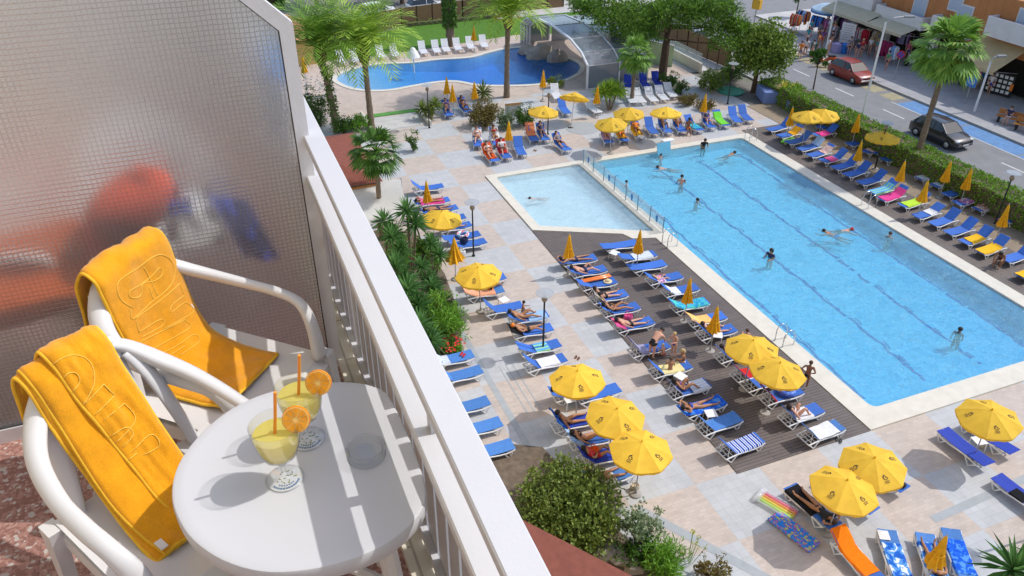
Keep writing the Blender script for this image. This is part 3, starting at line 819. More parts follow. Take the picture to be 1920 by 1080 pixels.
def stand_pose(lean=0, turn=0, stride=0, arms='down', sit=None, legs='straight'):
    """upright on the ground at the origin, facing +x; sit: height of the seat"""
    l = radians(lean); t = V(sin(l), 0, cos(l)); n = V(cos(l), 0, -sin(l))
    H = V(0, 0, .90 if sit is None else sit+.10)
    ch = H + t*.40; nk = H + t*.54 + n*.01; hd = H + t*.69 + n*.03
    sh = [H + t*.48 + V(0, y*.19, 0) for y in (1, -1)]
    if arms == 'down':
        el = [s - V(0, 0, .27) + V(.0, y*.06, 0) for s, y in zip(sh, (1, -1))]; wr = [e + V(.06, 0, -.24) for e in el]; ha = [w + V(.02, 0, -.09) for w in wr]
    elif arms == 'hips':
        el = [s + V(-.08, y*.16, -.24) for s, y in zip(sh, (1, -1))]; wr = [H + V(.05, y*.17, .08) for y in (1, -1)]; ha = [H + V(.10, y*.13, .06) for y in (1, -1)]
    elif arms == 'front':
        el = [s + V(.10, y*.05, -.25) for s, y in zip(sh, (1, -1))]; wr = [e + V(.22, -y*.06, .04) for e, y in zip(el, (1, -1))]; ha = [w + V(.09, -y*.02, .01) for w, y in zip(wr, (1, -1))]
    elif arms == 'wide':
        el = [s + V(.06, y*.24, -.10) for s, y in zip(sh, (1, -1))]; wr = [e + V(.16, y*.16, -.06) for e, y in zip(el, (1, -1))]; ha = [w + V(.06, y*.06, -.01) for w, y in zip(wr, (1, -1))]
    else:   # reaching down in front
        el = [s + V(.10, y*.05, -.24) for s, y in zip(sh, (1, -1))]; wr = [e + V(.12, -y*.05, -.20) for e, y in zip(el, (1, -1))]; ha = [w + V(.05, 0, -.07) for w in wr]
    hip = [H + V(0, y*.09, -.03) for y in (1, -1)]
    kn, an, to = [], [], []
    for i, y in enumerate((1, -1)):
        if sit is None:
            sgn = y*stride
            K = V(.10*sgn+.02, y*.10, .47); A = V(.17*sgn-.02, y*.10, .085 + (.10 if sgn < -.5 else 0))
        elif legs == 'down':
            K = V(.43, y*.11, sit+.06); A = V(.45, y*.12, .09 if sit > .2 else .09)
        else:   # stretched forward
            K = V(.40, y*.10, sit+.16); A = V(.76, y*.12, sit+.06)
        kn.append(K); an.append(A); to.append(A + (V(.15, y*.02, -.055) if not (sit is not None and legs != 'down') else V(.06, y*.03, .12)))
    return Pose(pel=H, chest=ch, neck=nk, head=hd, face=(n + t*.0).normalized(), sh=sh, el=el, wr=wr, ha=ha, hip=hip, kn=kn, an=an, toe=to)
def swim_pose():
    H = V(0, 0, -.03)
    return Pose(pel=H, chest=V(.40, 0, .0), neck=V(.53, 0, .05), head=V(.64, 0, .12), face=V(1, 0, .1).normalized(), sh=[V(.47, y*.19, .01) for y in (1, -1)],
        el=[V(.70, y*.38, -.03) for y in (1, -1)], wr=[V(.88, y*.30, -.05) for y in (1, -1)], ha=[V(.97, y*.27, -.05) for y in (1, -1)],
        hip=[V(-.04, y*.09, -.05) for y in (1, -1)], kn=[V(-.44, y*.16, -.10) for y in (1, -1)], an=[V(-.82, y*.18, -.08) for y in (1, -1)], toe=[V(-.97, y*.2, -.07) for y in (1, -1)])
BODIES = {}
def body_meshes(key, P, build=1.0, female=False):
    if key in BODIES: return BODIES[key]
    b = build; N = []; E = []
    def nd(p, r): N.append((p*SC, r*SC if not isinstance(r, tuple) else (r[0]*SC, r[1]*SC))); return len(N)-1
    wst = lerp(P.pel, P.chest, .5)
    i_p = nd(P.pel, .125*b); i_w = nd(wst, (.10 if female else .115)*b); i_c = nd(P.chest, .135*b); i_n = nd(P.neck, .052)
    ax = (P.head-P.neck).normalized()
    i_h0 = nd(P.neck + ax*.055, .06); i_h1 = nd(P.head + P.face*.008, .088); i_h2 = nd(P.head + ax*.085 - P.face*.008, .072)
    E += [(i_p, i_w), (i_w, i_c), (i_c, i_n), (i_n, i_h0), (i_h0, i_h1), (i_h1, i_h2)]
    for k in (0, 1):
        a = nd(lerp(P.chest, P.sh[k], .93), .062*b); e = nd(P.el[k], .040*b); w = nd(P.wr[k], .029); h = nd(lerp(P.wr[k], P.ha[k], .85), .036)
        u = nd(lerp(P.sh[k], P.el[k], .5), .050*b); fo = nd(lerp(P.el[k], P.wr[k], .35), .041*b)
        E += [(i_c, a), (a, u), (u, e), (e, fo), (fo, w), (w, h)]
        q = nd(P.hip[k], .098*b); th = nd(lerp(P.hip[k], P.kn[k], .45), .080*b); kk = nd(P.kn[k], .055*b); cf = nd(lerp(P.kn[k], P.an[k], .32), .055*b); an = nd(P.an[k], .036); to = nd(P.toe[k], .030)
        E += [(i_p, q), (q, th), (th, kk), (kk, cf), (cf, an), (an, to)]
    me = skin_mesh('body', N, E, 0, 1)
    # hands: four unequal fingers and a thumb from the side of the palm; nose and ears on the head
    mb = MB()
    for k in (0, 1):
        d = (P.ha[k]-P.wr[k]).normalized()*SC; sd = V(0, 1, 0) if abs(d.normalized().y) < .8 else V(1, 0, 0); sd = (sd - d*sd.dot(d)/max(1e-6, d.length_squared)).normalized()*SC
        dn = d.cross(sd).normalized()*SC; base = P.ha[k]*SC
        for f, (o, L) in enumerate(((-.027, .062), (-.009, .072), (.009, .068), (.026, .052))):
            p0 = base + sd*o; mb.tube([p0 - d*.01, p0 + d*L*.55, p0 + d*L + dn*.018], [.0095, .009, .006], 5)
        sg = 1 if k == 0 else -1
        q0 = base - d*.045 - sd*.028*sg; mb.tube([q0, q0 - sd*.022*sg + d*.025, q0 - sd*.026*sg + d*.055], [.011, .010, .007], 5)
    hc = P.head*SC; rt = ax.cross(P.face).normalized()
    fr = hc + P.face*.088*SC
    mb.tube([fr + ax*.012, fr + P.face*.018 - ax*.016, fr - ax*.022], [.007, .013, .006], 5)
    for sg in (-1, 1): mb.ball(hc + rt*sg*.088*SC - ax*.005, .02, 6, 4, (1, 1, 1))
    bm = bmesh.new(); bm.from_mesh(me); tmp = mb.mesh('extra', SKINS[0]); bm.from_mesh(tmp)
    for f in bm.faces: f.smooth = True
    bm.to_mesh(me); bm.free(); bpy.data.meshes.remove(tmp)
    # eyes and mouth
    eyes = []
    for sg in (-1, 1):
        ey = MB(); ey.ball(hc + P.face*.082*SC + rt*sg*.033*SC + ax*.012, .011, 6, 4); eyes.append(ey.mesh('eye', HAIRS['dark']))
    mo = MB(); c = hc + P.face*.084*SC - ax*.045*SC; mo.tube([c - rt*.025, c + P.face*.008, c + rt*.025], .007, 5); mouth = mo.mesh('mouth', WEAR['red'])
    # hair: a cap on crown and back of the head
    hm = MB(); n, m = 10, 6; up = (ax - P.face*.35).normalized(); r1 = up.orthogonal().normalized(); r2 = up.cross(r1)
    cen = hc + ax*.018*SC - P.face*.010*SC
    for i in range(m+1):
        th = (pi*.60)*i/m
        for k in range(n):
            a_ = 2*pi*k/n; rr = .110*SC*(1 + .05*sin(3*a_+i))
            hm.v.append(cen + up*cos(th)*rr*1.02 + (r1*cos(a_)+r2*sin(a_))*sin(th)*rr)
    for i in range(m):
        for k in range(n): hm.f.append((i*n+k, i*n+(k+1) % n, (i+1)*n+(k+1) % n, (i+1)*n+k)); hm.m.append(0)
    hair = hm.mesh('hair', HAIRS['dark'], smooth='all')
    lh = MB(); lh.v = [v.copy() for v in hm.v]; lh.f = list(hm.f); lh.m = list(hm.m)
    back = cen - P.face*.07; lh.tube([back + up*.02, back - ax*.12 - P.face*.03, back - ax*.24 - P.face*.025], [.085, .075, .03], 8, flat=.5)
    long_hair = lh.mesh('long_hair', HAIRS['dark'], smooth='all')
    # swimming trunks, and a two-piece
    th_k = .50
    N2 = []; E2 = []
    def n2(p, r): N2.append((p*SC, r*SC)); return len(N2)-1
    p0 = n2(P.pel, .138*b); w0 = n2(lerp(P.pel, wst, .55), .128*b); E2.append((p0, w0))
    for k in (0, 1):
        q = n2(P.hip[k], .110*b); r_ = n2(lerp(P.hip[k], P.kn[k], th_k), .093*b); E2 += [(p0, q), (q, r_)]
    trunks = skin_mesh('trunks', N2, E2, 0, 1)
    N2 = []; E2 = []; p0 = n2(P.pel, .136*b); w0 = n2(lerp(P.pel, wst, .22), .130*b); E2.append((p0, w0))
    for k in (0, 1): q = n2(lerp(P.pel, P.hip[k], 1.02), .106*b); r_ = n2(lerp(P.hip[k], P.kn[k], .12), .098*b); E2 += [(p0, q), (q, r_)]
    briefs = skin_mesh('briefs', N2, E2, 0, 1)
    tb = MB(); cax = (P.chest-P.pel).normalized(); cc = lerp(P.pel, P.chest, .92)*SC; fn = (P.face - cax*P.face.dot(cax)); fn = fn.normalized() if fn.length > .2 else cax.orthogonal(); sd = cax.cross(fn).normalized(); nn = 14; ring = []
    for h_, rr in ((-.045, .127), (-.035, .141), (.03, .141), (.045, .127)):
        for k in range(nn):
            a_ = 2*pi*k/nn; bo = .018*max(0, cos(a_)) ; tb.v.append(cc + cax*h_ + (fn*cos(a_)*(rr*b+bo) + sd*sin(a_)*rr*b*1.02)*SC)
    for i in range(3):
        for k in range(nn): tb.f.append((i*nn+k, i*nn+(k+1) % nn, (i+1)*nn+(k+1) % nn, (i+1)*nn+k)); tb.m.append(0)
    top = tb.mesh('bikini_top', WEAR['black'], smooth='all')
    N2 = []; E2 = []; p0 = n2(P.pel, .145*b); c1 = n2(wst, .130*b); c2 = n2(P.chest, .150*b); c3 = n2(lerp(P.chest, P.neck, .6), .10*b); E2 += [(p0, c1), (c1, c2), (c2, c3)]
    for k in (0, 1): a = n2(lerp(P.chest, P.sh[k], .93), .076*b); u = n2(lerp(P.sh[k], P.el[k], .55), .066*b); E2 += [(c2, a), (a, u)]
    shirt = skin_mesh('shirt', N2, E2, 0, 1)
    BODIES[key] = dict(body=me, hair=hair, long_hair=long_hair, trunks=trunks, briefs=briefs, top=top, eyes=eyes, mouth=mouth, shirt=shirt)
    return BODIES[key]
def _child(name, me, parent, m):
    o = bpy.data.objects.new(name, me); C.objects.link(o); o.parent = parent
    if not me.materials: me.materials.append(m)
    o.material_slots[0].link = 'OBJECT'; o.material_slots[0].material = m; return o
def person(key, P, loc, rz, label, skin=0, hair='dark', wear=('trunks', 'black'), build=1.0, scale=1.0, female=False, group=None):
    B = body_meshes((key, build, female), P, build, female)
    r = thing('person', label, 'person', loc, rz, group); r.scale = (scale,)*3
    _child('body', B['body'], r, SKINS[skin])
    if hair: _child('hair', B['long_hair'] if female else B['hair'], r, HAIRS.get(hair) or WEAR[hair])
    [_child('eye', e, r, HAIRS['dark']) for e in B['eyes']]; _child('mouth', B['mouth'], r, WEAR['red'])
    kind, col = wear
    if kind == 'trunks': _child('trunks', B['trunks'], r, WEAR[col])
    elif kind == 'briefs': _child('briefs', B['briefs'], r, WEAR[col])
    elif kind == 'bikini': _child('briefs', B['briefs'], r, WEAR[col]); _child('bikini_top', B['top'], r, WEAR[col])
    elif kind == 'suit': _child('swimsuit', B['shirt'], r, WEAR[col]); _child('briefs', B['briefs'], r, WEAR[col])
    elif kind == 'dressed':
        a, b = col; _child('shirt', B['shirt'], r, WEAR[a]); _child('shorts', B['trunks'], r, WEAR[b])
    return r
def on_lounger(spot, label, pose=None, **k):
    kw = dict(knees=(0, 0), arms='side', face='up', prone=False)
    kw.update({q: k.pop(q) for q in list(k) if q in kw})
    a = math.degrees(spot.a)
    key = ('lie', a, *[str(v) for v in kw.values()])
    return person(key, lie_pose(a, **kw), spot.loc, spot.rz, label, **k)
def sitting(loc, yaw, label, sit=.34, lean=8, arms='front', legs='down', **k):
    return person(('sit', sit, lean, arms, legs), stand_pose(lean=lean, arms=arms, sit=sit, legs=legs), loc, radians(yaw), label, **k)
def standing(loc, yaw, label, lean=0, stride=0, arms='down', **k):
    return person(('stand', lean, stride, arms), stand_pose(lean=lean, stride=stride, arms=arms), loc, radians(yaw), label, **k)
# ------------------------------------------------------------------ loungers, what lies on them, parasols, lamps, tables
T = {}
def tw(key, mode, scale, *cols): T[key] = m_towel('towel_'+key, cols, mode, scale)
tw('white', 'plain', 1, (.72, .72, .72)); tw('red', 'plain', 1, (.55, .03, .03)); tw('pink', 'plain', 1, (.72, .10, .28)); tw('hotpink', 'plain', 1, (.75, .07, .28))
tw('orange', 'plain', 1, (.85, .20, .01)); tw('peach', 'plain', 1, (.72, .36, .22)); tw('yellow', 'plain', 1, (.85, .48, .03)); tw('apricot', 'plain', 1, (.88, .50, .17)); tw('lime', 'plain', 1, (.50, .74, .06))
tw('lightblue', 'plain', 1, (.32, .50, .78)); tw('beige', 'plain', 1, (.52, .45, .33)); tw('paleyellow', 'plain', 1, (.78, .68, .32)); tw('lilac', 'plain', 1, (.33, .32, .46)); tw('greyblue', 'stripe', 18, (.17, .18, .24), (.30, .32, .40)); tw('navy', 'plain', 1, (.03, .04, .10))
tw('turquoise', 'blot', 5, (.03, .28, .50), (.06, .42, .62), (.10, .55, .42)); tw('bluewhite', 'bands', 6, (.03, .12, .55), (.75, .78, .82), (.03, .12, .55)); tw('zebra', 'bands', 5.2, (.02, .10, .55), (.72, .75, .8), (.02, .10, .55), (.02, .03, .12), (.72, .75, .8)); tw('bluegreen', 'stripe', 5, (.12, .38, .75), (.35, .70, .30), (.12, .38, .75))
tw('surf', 'blot', 3.2, (.02, .12, .55), (.10, .30, .70), (.72, .78, .84)); tw('bluedeep', 'blot', 7, (.015, .10, .62), (.02, .14, .70), (.10, .30, .72)); tw('palestripe', 'stripe', 7, (.62, .68, .78), (.48, .56, .72), (.70, .72, .76)); tw('floral', 'blot', 9, (.72, .55, .40), (.70, .30, .32), (.75, .70, .62)); tw('multi', 'blot', 8, (.72, .72, .78), (.70, .10, .20), (.12, .20, .62)); tw('redorange', 'plain', 1, (.70, .10, .02)); tw('purplepink', 'plain', 1, (.52, .30, .42)); tw('green', 'plain', 1, (.18, .62, .06)); tw('black', 'plain', 1, (.015, .015, .018)); tw('gold', 'plain', 1, (.72, .36, .02)); tw('salmon', 'plain', 1, (.68, .24, .12)); tw('violetblue', 'plain', 1, (.14, .17, .45))

# ---- row at the hotel side, beside the palms
G1 = 'loungers along the palm bed'
r1 = [lounger(810, 350, -4, 'B42', 'blue lounger with raised back behind the folded parasol by the white canopy', G1),
      lounger(821, 376, -2, 'B10', 'blue lounger under a crimson towel, second from the white canopy', G1),
      lounger(836, 391, 0, 'B6', 'blue lounger mostly hidden by the open parasol beside the palm bed', G1),
      lounger(850, 408, -2, 'B8', 'empty blue lounger, fourth from the white canopy beside the palm bed', G1),
      lounger(861, 423, 0, 'B22', 'blue lounger with a pale-clothed bather, fifth from the white canopy', G1),
      lounger(877, 441, 0, 'B8', 'blue lounger carrying a pale blue swim ring beside the lamp', G1),
      lounger(888, 455, 1, 'B24', 'blue lounger with bags at its head, behind the half-folded parasol', G1)]
towel(r1[1], -.4, .95, T['hotpink'], 'crimson towel under a bather by the white canopy')
on_lounger(r1[1], 'person in pink lying on a crimson towel by the folded parasol', skin=0, wear=('suit', 'pink'), female=True, arms='head')
on_lounger(r1[4], 'person in white shirt reclining near the open parasol by the palms', skin=1, wear=('dressed', ('white', 'white')), knees=(30, 0), arms='belly')
on_lounger(r1[2], 'brown-haired bather half under the open parasol by the palms', skin=0, hair='brown', wear=('trunks', 'navy'))
towel(r1[4], -.6, .1, T['lilac'], 'lilac towel on the lounger nearest the pale-clothed bather', name='towel')
# ---- under the second parasol by the palms
G2 = 'loungers under the parasol by the flower bed'
r2 = [lounger(922, 521, -2, 'B10', 'blue lounger behind the peach-towelled one under the open parasol', G2), lounger(918, 545, -4, 'F30', 'lounger spread with a peach towel under the open parasol', G2)]
towel(r2[1], -.70, .85, T['peach'], 'peach towel under a seated tanned bather')
sitting(at(915, 549, .34).xy.to_3d() + V(.1, .25, .0), 20, 'tanned person sitting up on the peach towel under the parasol', sit=.36, lean=10, legs='out', skin=2, wear=('trunks', 'orange'))
on_lounger(r2[0], 'person with white top lying beneath the parasol by the flower bed', skin=1, wear=('suit', 'white'), knees=(25, 25))
# ---- group of five by the near lamp
G3 = 'loungers by the near lamp post'
r3 = [lounger(953, 575, -3, 'B48', 'blue lounger with raised back and a child on its foot end', G3),
      lounger(1000, 592, -3, 'B34', 'blue lounger with a tanned man reclining behind the lamp post', G3),
      lounger(1008, 617, -4, 'B30', 'blue lounger with a yellow-capped man beside the lamp post', G3),
      lounger(1022, 648, -1, 'B30', 'blue lounger with colourful swim things behind the lamp post', G3),
      lounger(1032, 676, 1, 'B46', 'blue lounger with a rumpled white towel next to the lamp post', G3)]
sitting(at(980, 582, .34).xy.to_3d() - V(.02, 0, 0), -15, 'dark-haired child sitting on the foot of a blue lounger', sit=.36, lean=6, scale=.72, skin=0, wear=('trunks', 'grey'))
on_lounger(r3[1], 'tanned dark-haired man in black trunks reclining, knees bent, behind lamp post', skin=0, wear=('briefs', 'black'), knees=(32, 12))
towel(r3[1], .35, 1.2, T['lightblue'], 'light blue towel at the foot of the reclining man')
on_lounger(r3[2], 'sunbathing man with a yellow cap beside the near lamp post', skin=0, hair='orange', wear=('trunks', 'black'), knees=(0, 20), arms='belly')
towel(r3[2], -.75, -.1, T['black'], 'black towel hung over the backrest by the yellow-capped man')
towel(r3[3], .15, .75, T['bluegreen'], 'bright striped towel crumpled on a lounger behind the lamp')
towel(r3[4], .10, .95, T['white'], 'rumpled white towel on the lounger by the lamp post', seed=3)
# ---- row right under the balcony rail
G4 = 'loungers beside the balcony rail'
r4 = [lounger(858, 669, 0, 'F40', 'blue lounger with red sandals and white towel by the flower bed', G4),
      lounger(874, 699, 2, 'F44', 'empty blue lounger beside the red flowers, second from the flower bed', G4),
      lounger(886, 758, 2, 'F30', 'single blue lounger between two wider gaps along the hotel wall', G4),
      lounger(908, 798, 1, 'F30', 'empty blue lounger second from the big bush under the rail', G4),
      lounger(929, 840, 0, 'F30', 'empty blue lounger touching the big bush under the rail', G4)]
towel(r4[0], -.55, .25, T['palestripe'], 'pale striped towel on the lounger by the red flowers')
# ---- around the three parasols
G5 = 'loungers under the three terrace parasols'
r5 = [lounger(1088, 731, -2, 'B26', 'lounger with a red towel under the topmost of three parasols', G5),
      lounger(1132, 733, 0, 'B20', 'blue lounger whose foot end shows behind the middle parasol', G5),
      lounger(1088, 786, -1, 'N52', 'lounger draped with deep blue cloth under the middle parasol', G5),
      lounger(1122, 818, -2, 'B40', 'lounger with a pale blue towel between two parasols', G5),
      lounger(1142, 850, -2, 'N45', 'deep blue lounger with a red-clad person under the lowest parasol', G5),
      lounger(1154, 888, 3, 'F34', 'white-framed lounger with a dark-haired woman below the lowest parasol', G5)]
towel(r5[0], .1, 1.1, T['red'], 'crimson towel under the topmost of the three parasols')
on_lounger(r5[0], 'person in red lying under the topmost terrace parasol', skin=0, wear=('suit', 'red'), knees=(0, 15), female=True)
on_lounger(r5[2], 'bare-backed man in black trunks by the deep blue cloth', skin=0, wear=('briefs', 'black'), arms='wide', knees=(10, 0))
towel(r5[2], -.78, -.05, T['bluedeep'], 'deep blue cloth hanging over a raised backrest', y0=-.36, y1=.36, drop=.10)
on_lounger(r5[3], 'tanned person in black top lying between the two near parasols', skin=0, wear=('bikini', 'black'), knees=(0, 28), female=True)
towel(r5[3], -.75, -.05, T['lightblue'], 'pale blue towel over a backrest between the parasols')
on_lounger(r5[4], 'person in a red top sitting under the lowest parasol', skin=0, wear=('dressed', ('red', 'red')), knees=(40, 30), arms='belly')
on_lounger(r5[5], 'dark-haired woman in black bikini lying below the lowest parasol', skin=0, wear=('bikini', 'black'), arms='head', female=True)
towel(r5[5], -.1, .55, T['white'], 'white towel under the woman below the lowest parasol')
# ---- deck, row further from the pool
G6 = 'loungers in the deck row away from the pool'
r6 = [lounger(1094, 485, -3, 'B10', 'lounger with a bather in dark trunks beside the folded parasol, deck corner', G6),
      lounger(1112, 506, -2, 'B26', 'blue lounger with raised-knee bather, second from the deck corner', G6),
      lounger(1130, 529, -2, 'B24', 'blue lounger beside the orange air mattress', G6),
      lounger(1150, 553, -1, 'B48', 'blue lounger with a beige towel over its back', G6),
      lounger(1172, 577, -2, 'B34', 'blue lounger with a woman in black reclining, deck row', G6),
      lounger(1198, 605, -1, 'B30', 'lounger with a man in black trunks and a pink bag below', G6),
      lounger(1226, 650, -1, 'B52', 'lounger with a lilac cloth on its back amid the family', G6),
      lounger(1266, 688, -1, 'B46', 'lounger with a pale yellow towel beside the family group', G6),
      lounger(1300, 724, 2, 'B50', 'lounger with a grey striped towel over its back', G6),
      lounger(1329, 757, 3, 'B14', 'lounger with a bright blue towel under a tanned woman', G6),
      lounger(1358, 789, 4, 'F48', 'empty blue lounger between the bright blue and the striped towels', G6),
      lounger(1398, 830, 5, 'B48', 'lounger with a blue and white striped towel at the deck end', G6)]
on_lounger(r6[0], 'tanned bather in dark trunks lying by the corner parasol', skin=0, wear=('trunks', 'navy'), arms='pillow', prone=True, face='down')
on_lounger(r6[1], 'bather with raised knees, second from the deck corner', skin=1, wear=('trunks', 'navy'), knees=(45, 20))
on_lounger(r6[4], 'dark-haired woman in black bikini reclining with knee raised', skin=0, wear=('bikini', 'black'), knees=(25, 10), female=True, arms='belly')
on_lounger(r6[5], 'man in black trunks and dark shoes lying full length', skin=1, wear=('trunks', 'black'), spread=.14) if False else on_lounger(r6[5], 'man in black trunks and dark shoes lying full length', skin=1, wear=('trunks', 'black'))
towel(r6[5], -.72, -.1, T['pink'], 'pink towel hanging behind the man in black trunks')
towel(r6[3], -.74, .1, T['beige'], 'beige towel over a raised backrest on the deck')
on_lounger(r6[3], 'person in dark clothes dozing behind the beige towel', skin=1, wear=('dressed', ('black', 'black')), arms='wide')
towel(r6[6], -.78, .3, T['lilac'], 'lilac cloth over the backrest beside the family', drop=.1)
towel(r6[7], .0, .9, T['paleyellow'], 'pale yellow towel on the lounger beside the family')
towel(r6[8], -.76, -.05, T['greyblue'], 'grey striped towel hanging over a raised backrest')
towel(r6[8], .45, 1.2, T['palestripe'], 'white cloth at the foot of the grey-towelled lounger')
on_lounger(r6[8], 'tanned person in purple with bent knees in front of the grey towel', skin=0, wear=('bikini', 'purple'), knees=(55, 35), arms='belly', female=True)
towel(r6[9], -.65, 1.25, T['bluedeep'], 'bright blue towel under a tanned woman')
on_lounger(r6[9], 'tanned woman in blue bikini lying on a bright blue towel', skin=0, wear=('bikini', 'blue'), arms='head', female=True)
towel(r6[11], .0, 1.15, T['zebra'], 'blue and white striped towel with dark figure at the deck end')
p = at(1228, 668, 0); standing(V(p.x-.25, p.y-.1, .035), 25, 'stooping sunburnt man in black shorts tending the family', lean=62, arms='reach', skin=1, wear=('trunks', 'black'), build=1.15)
p = at(1262, 676, 0); standing(V(p.x+.15, p.y+.25, .035), 200, 'blond boy in blue trunks standing beside the family', lean=10, arms='front', skin=1, hair='blond', wear=('trunks', 'blue'), scale=.78)
sitting(V(*at(1284, 676, .36).xy, .0), 150, 'blond long-haired girl sitting on the pale yellow towel', sit=.36, lean=14, scale=.8, skin=0, hair='blond', female=True, wear=('briefs', 'white'))
sitting(V(*at(1262, 688, .36).xy, .0) - V(.2, .1, 0), 60, 'child in blue trunks sitting with the family on a lounger', sit=.36, lean=12, scale=.75, skin=0, hair='brown', wear=('trunks', 'blue'))
sitting(V(*at(1246, 660, .36).xy, .0), 100, 'small child sitting in the middle of the family group', sit=.36, lean=18, scale=.6, skin=1, hair='blond', wear=('briefs', 'red'))
# ---- deck, row along the pool
G7 = 'loungers in the deck row along the pool'
r7 = [lounger(1172, 457, -3, 'B8', 'blue lounger at the deck corner next to the paddling pool', G7),
      lounger(1206, 478, -3, 'B16', 'lounger with a pale towel, second from the paddling pool', G7),
      lounger(1224, 496, -2, 'B10', 'empty blue lounger, third from the paddling pool along the deck', G7),
      lounger(1254, 519, -2, 'B32', 'lounger with red and white swim things on the deck', G7),
      lounger(1284, 541, -2, 'B36', 'blue lounger with a white towel corner behind the folded parasol', G7),
      lounger(1302, 568, -2, 'B30', 'lounger with a turquoise towel on the deck', G7),
      lounger(1334, 595, -2, 'B34', 'lounger with an apricot towel behind a folded parasol', G7),
      lounger(1352, 619, -2, 'B46', 'lounger behind the flaring folded parasol on the deck', G7),
      lounger(1388, 660, 0, 'B46', 'lounger under the upper of the two deck parasols', G7),
      lounger(1420, 694, 0, 'B46', 'lounger with a maroon towel between the two deck parasols', G7),
      lounger(1440, 712, 0, 'B46', 'lounger under the lower of the two deck parasols', G7),
      lounger(1474, 736, 1, 'B50', 'lounger with a red towel and a blue swim ring', G7),
      lounger(1512, 772, 3, 'B50', 'lounger with a woman on a white towel by the pool corner', G7),
      lounger(1550, 805, 4, 'F50', 'lounger with a smooth white towel nearest the pool corner', G7)]
towel(r7[1], .05, 1.05, T['palestripe'], 'pale striped towel, second lounger from the paddling pool')
towel(r7[3], -.1, .35, T['multi'], 'red and white patterned towel on a deck lounger')
on_lounger(r7[3], 'small child playing among red swim things on a deck lounger', skin=1, hair='blond', wear=('briefs', 'red'), scale=.7, knees=(40, 20))
towel(r7[4], -.35, .3, T['white'], 'white towel corner behind the second folded deck parasol')
towel(r7[5], -.62, 1.2, T['turquoise'], 'turquoise patterned towel on a deck lounger')
towel(r7[6], -.7, .55, T['apricot'], 'apricot towel on the lounger behind the folded parasol')
on_lounger(r7[7], 'bather half hidden by the flaring folded parasol', skin=1, wear=('trunks', 'purple'), knees=(25, 0))
towel(r7[9], -.6, .35, T['red'], 'maroon towel between the two deck parasols')
on_lounger(r7[8], 'person under the upper deck parasol', skin=2, wear=('trunks', 'red'))
r7b = r7[8]
towel(r7[11], -.76, .0, T['red'], 'red towel hanging over the backrest beside the blue ring', drop=.08)
towel(r7[12], -.2, .75, T['white'], 'white towel under the woman by the pool corner')
on_lounger(r7[12], 'woman with both knees raised on a white towel by the pool corner', skin=1, hair='dark', wear=('bikini', 'white'), knees=(62, 48), female=True)
towel(r7[13], .0, .98, T['white'], 'smooth white towel on the lounger nearest the pool corner', seed=8, drop=.10)
# ---- front row on the far side of the pool
G8 = 'loungers lining the far side of the pool'
fr = [(1454, 240, 'B46', 'blue lounger at the top corner of the pool by the ladder'), (1474, 252, 'B40', 'lounger with a golden towel and green float, far top corner'), (1490, 264, 'B44', 'blue lounger beside the lime green float'),
      (1512, 276, 'B44', 'lounger with a light blue towel over its back, far side'), (1531, 288, 'B36', 'lounger with a pink floral towel, fifth from the far corner'), (1555, 298, 'B42', 'lounger with a pink towel strip, sixth from the far corner'),
      (1578, 311, 'B44', 'empty blue lounger directly left of the three plain ones, far side'), (1600, 324, 'B44', 'empty blue lounger, eighth from the far corner beside the lamp'), (1627, 339, 'B44', 'empty blue lounger, ninth from the far corner above the ladder'),
      (1648, 357, 'B42', 'lounger with a light blue and green towel'), (1666, 369, 'B40', 'lounger spread with a hot pink towel'), (1706, 381, 'B42', 'lounger spread with a lime towel'),
      (1732, 401, 'B30', 'lounger with white clothes strewn on it, far side'), (1763, 415, 'B44', 'empty blue lounger after the one strewn with clothes'), (1793, 432, 'B44', 'empty blue lounger next to the crumpled orange towel'),
      (1822, 449, 'B44', 'lounger with a crumpled orange towel'), (1852, 467, 'B44', 'lounger spread with a golden towel behind a seated man'), (1900, 482, 'B44', 'empty blue lounger after the seated man'), (1928, 512, 'B44', 'lounger with a yellow towel at the picture edge')]
r8 = [lounger(x, y, 184+2*sin(i*2.1), k, l, G8) for i, (x, y, k, l) in enumerate(fr)]
towel(r8[1], -.5, .3, T['gold'], 'golden towel at the far top corner of the pool'); towel(r8[3], -.7, -.05, T['lightblue'], 'light blue towel over a backrest on the far side')
towel(r8[4], -.5, .2, T['floral'], 'pink floral towel on the far side of the pool'); towel(r8[5], .2, .8, T['pink'], 'pink towel strip laid across a far lounger')
towel(r8[9], -.35, 1.22, T['bluegreen'], 'light blue and green striped towel on the far side'); towel(r8[10], -.45, 1.2, T['hotpink'], 'hot pink towel on the far side of the pool'); towel(r8[11], -.1, 1.05, T['lime'], 'lime towel on the far side of the pool')
towel(r8[12], -.1, .4, T['white'], 'white clothes strewn over a far lounger', seed=4); towel(r8[15], -.05, .9, T['yellow'], 'crumpled orange towel on the far side'); towel(r8[16], -.1, 1.25, T['yellow'], 'golden towel behind the seated man'); towel(r8[18], .0, 1.25, T['yellow'], 'yellow towel on the lounger at the picture edge')
p = at(1872, 497, 0); sitting(V(p.x, p.y, .03), 205, 'tanned man bending forward on the edge of the golden lounger', sit=.34, lean=48, arms='reach', skin=2, wear=('trunks', 'navy'))
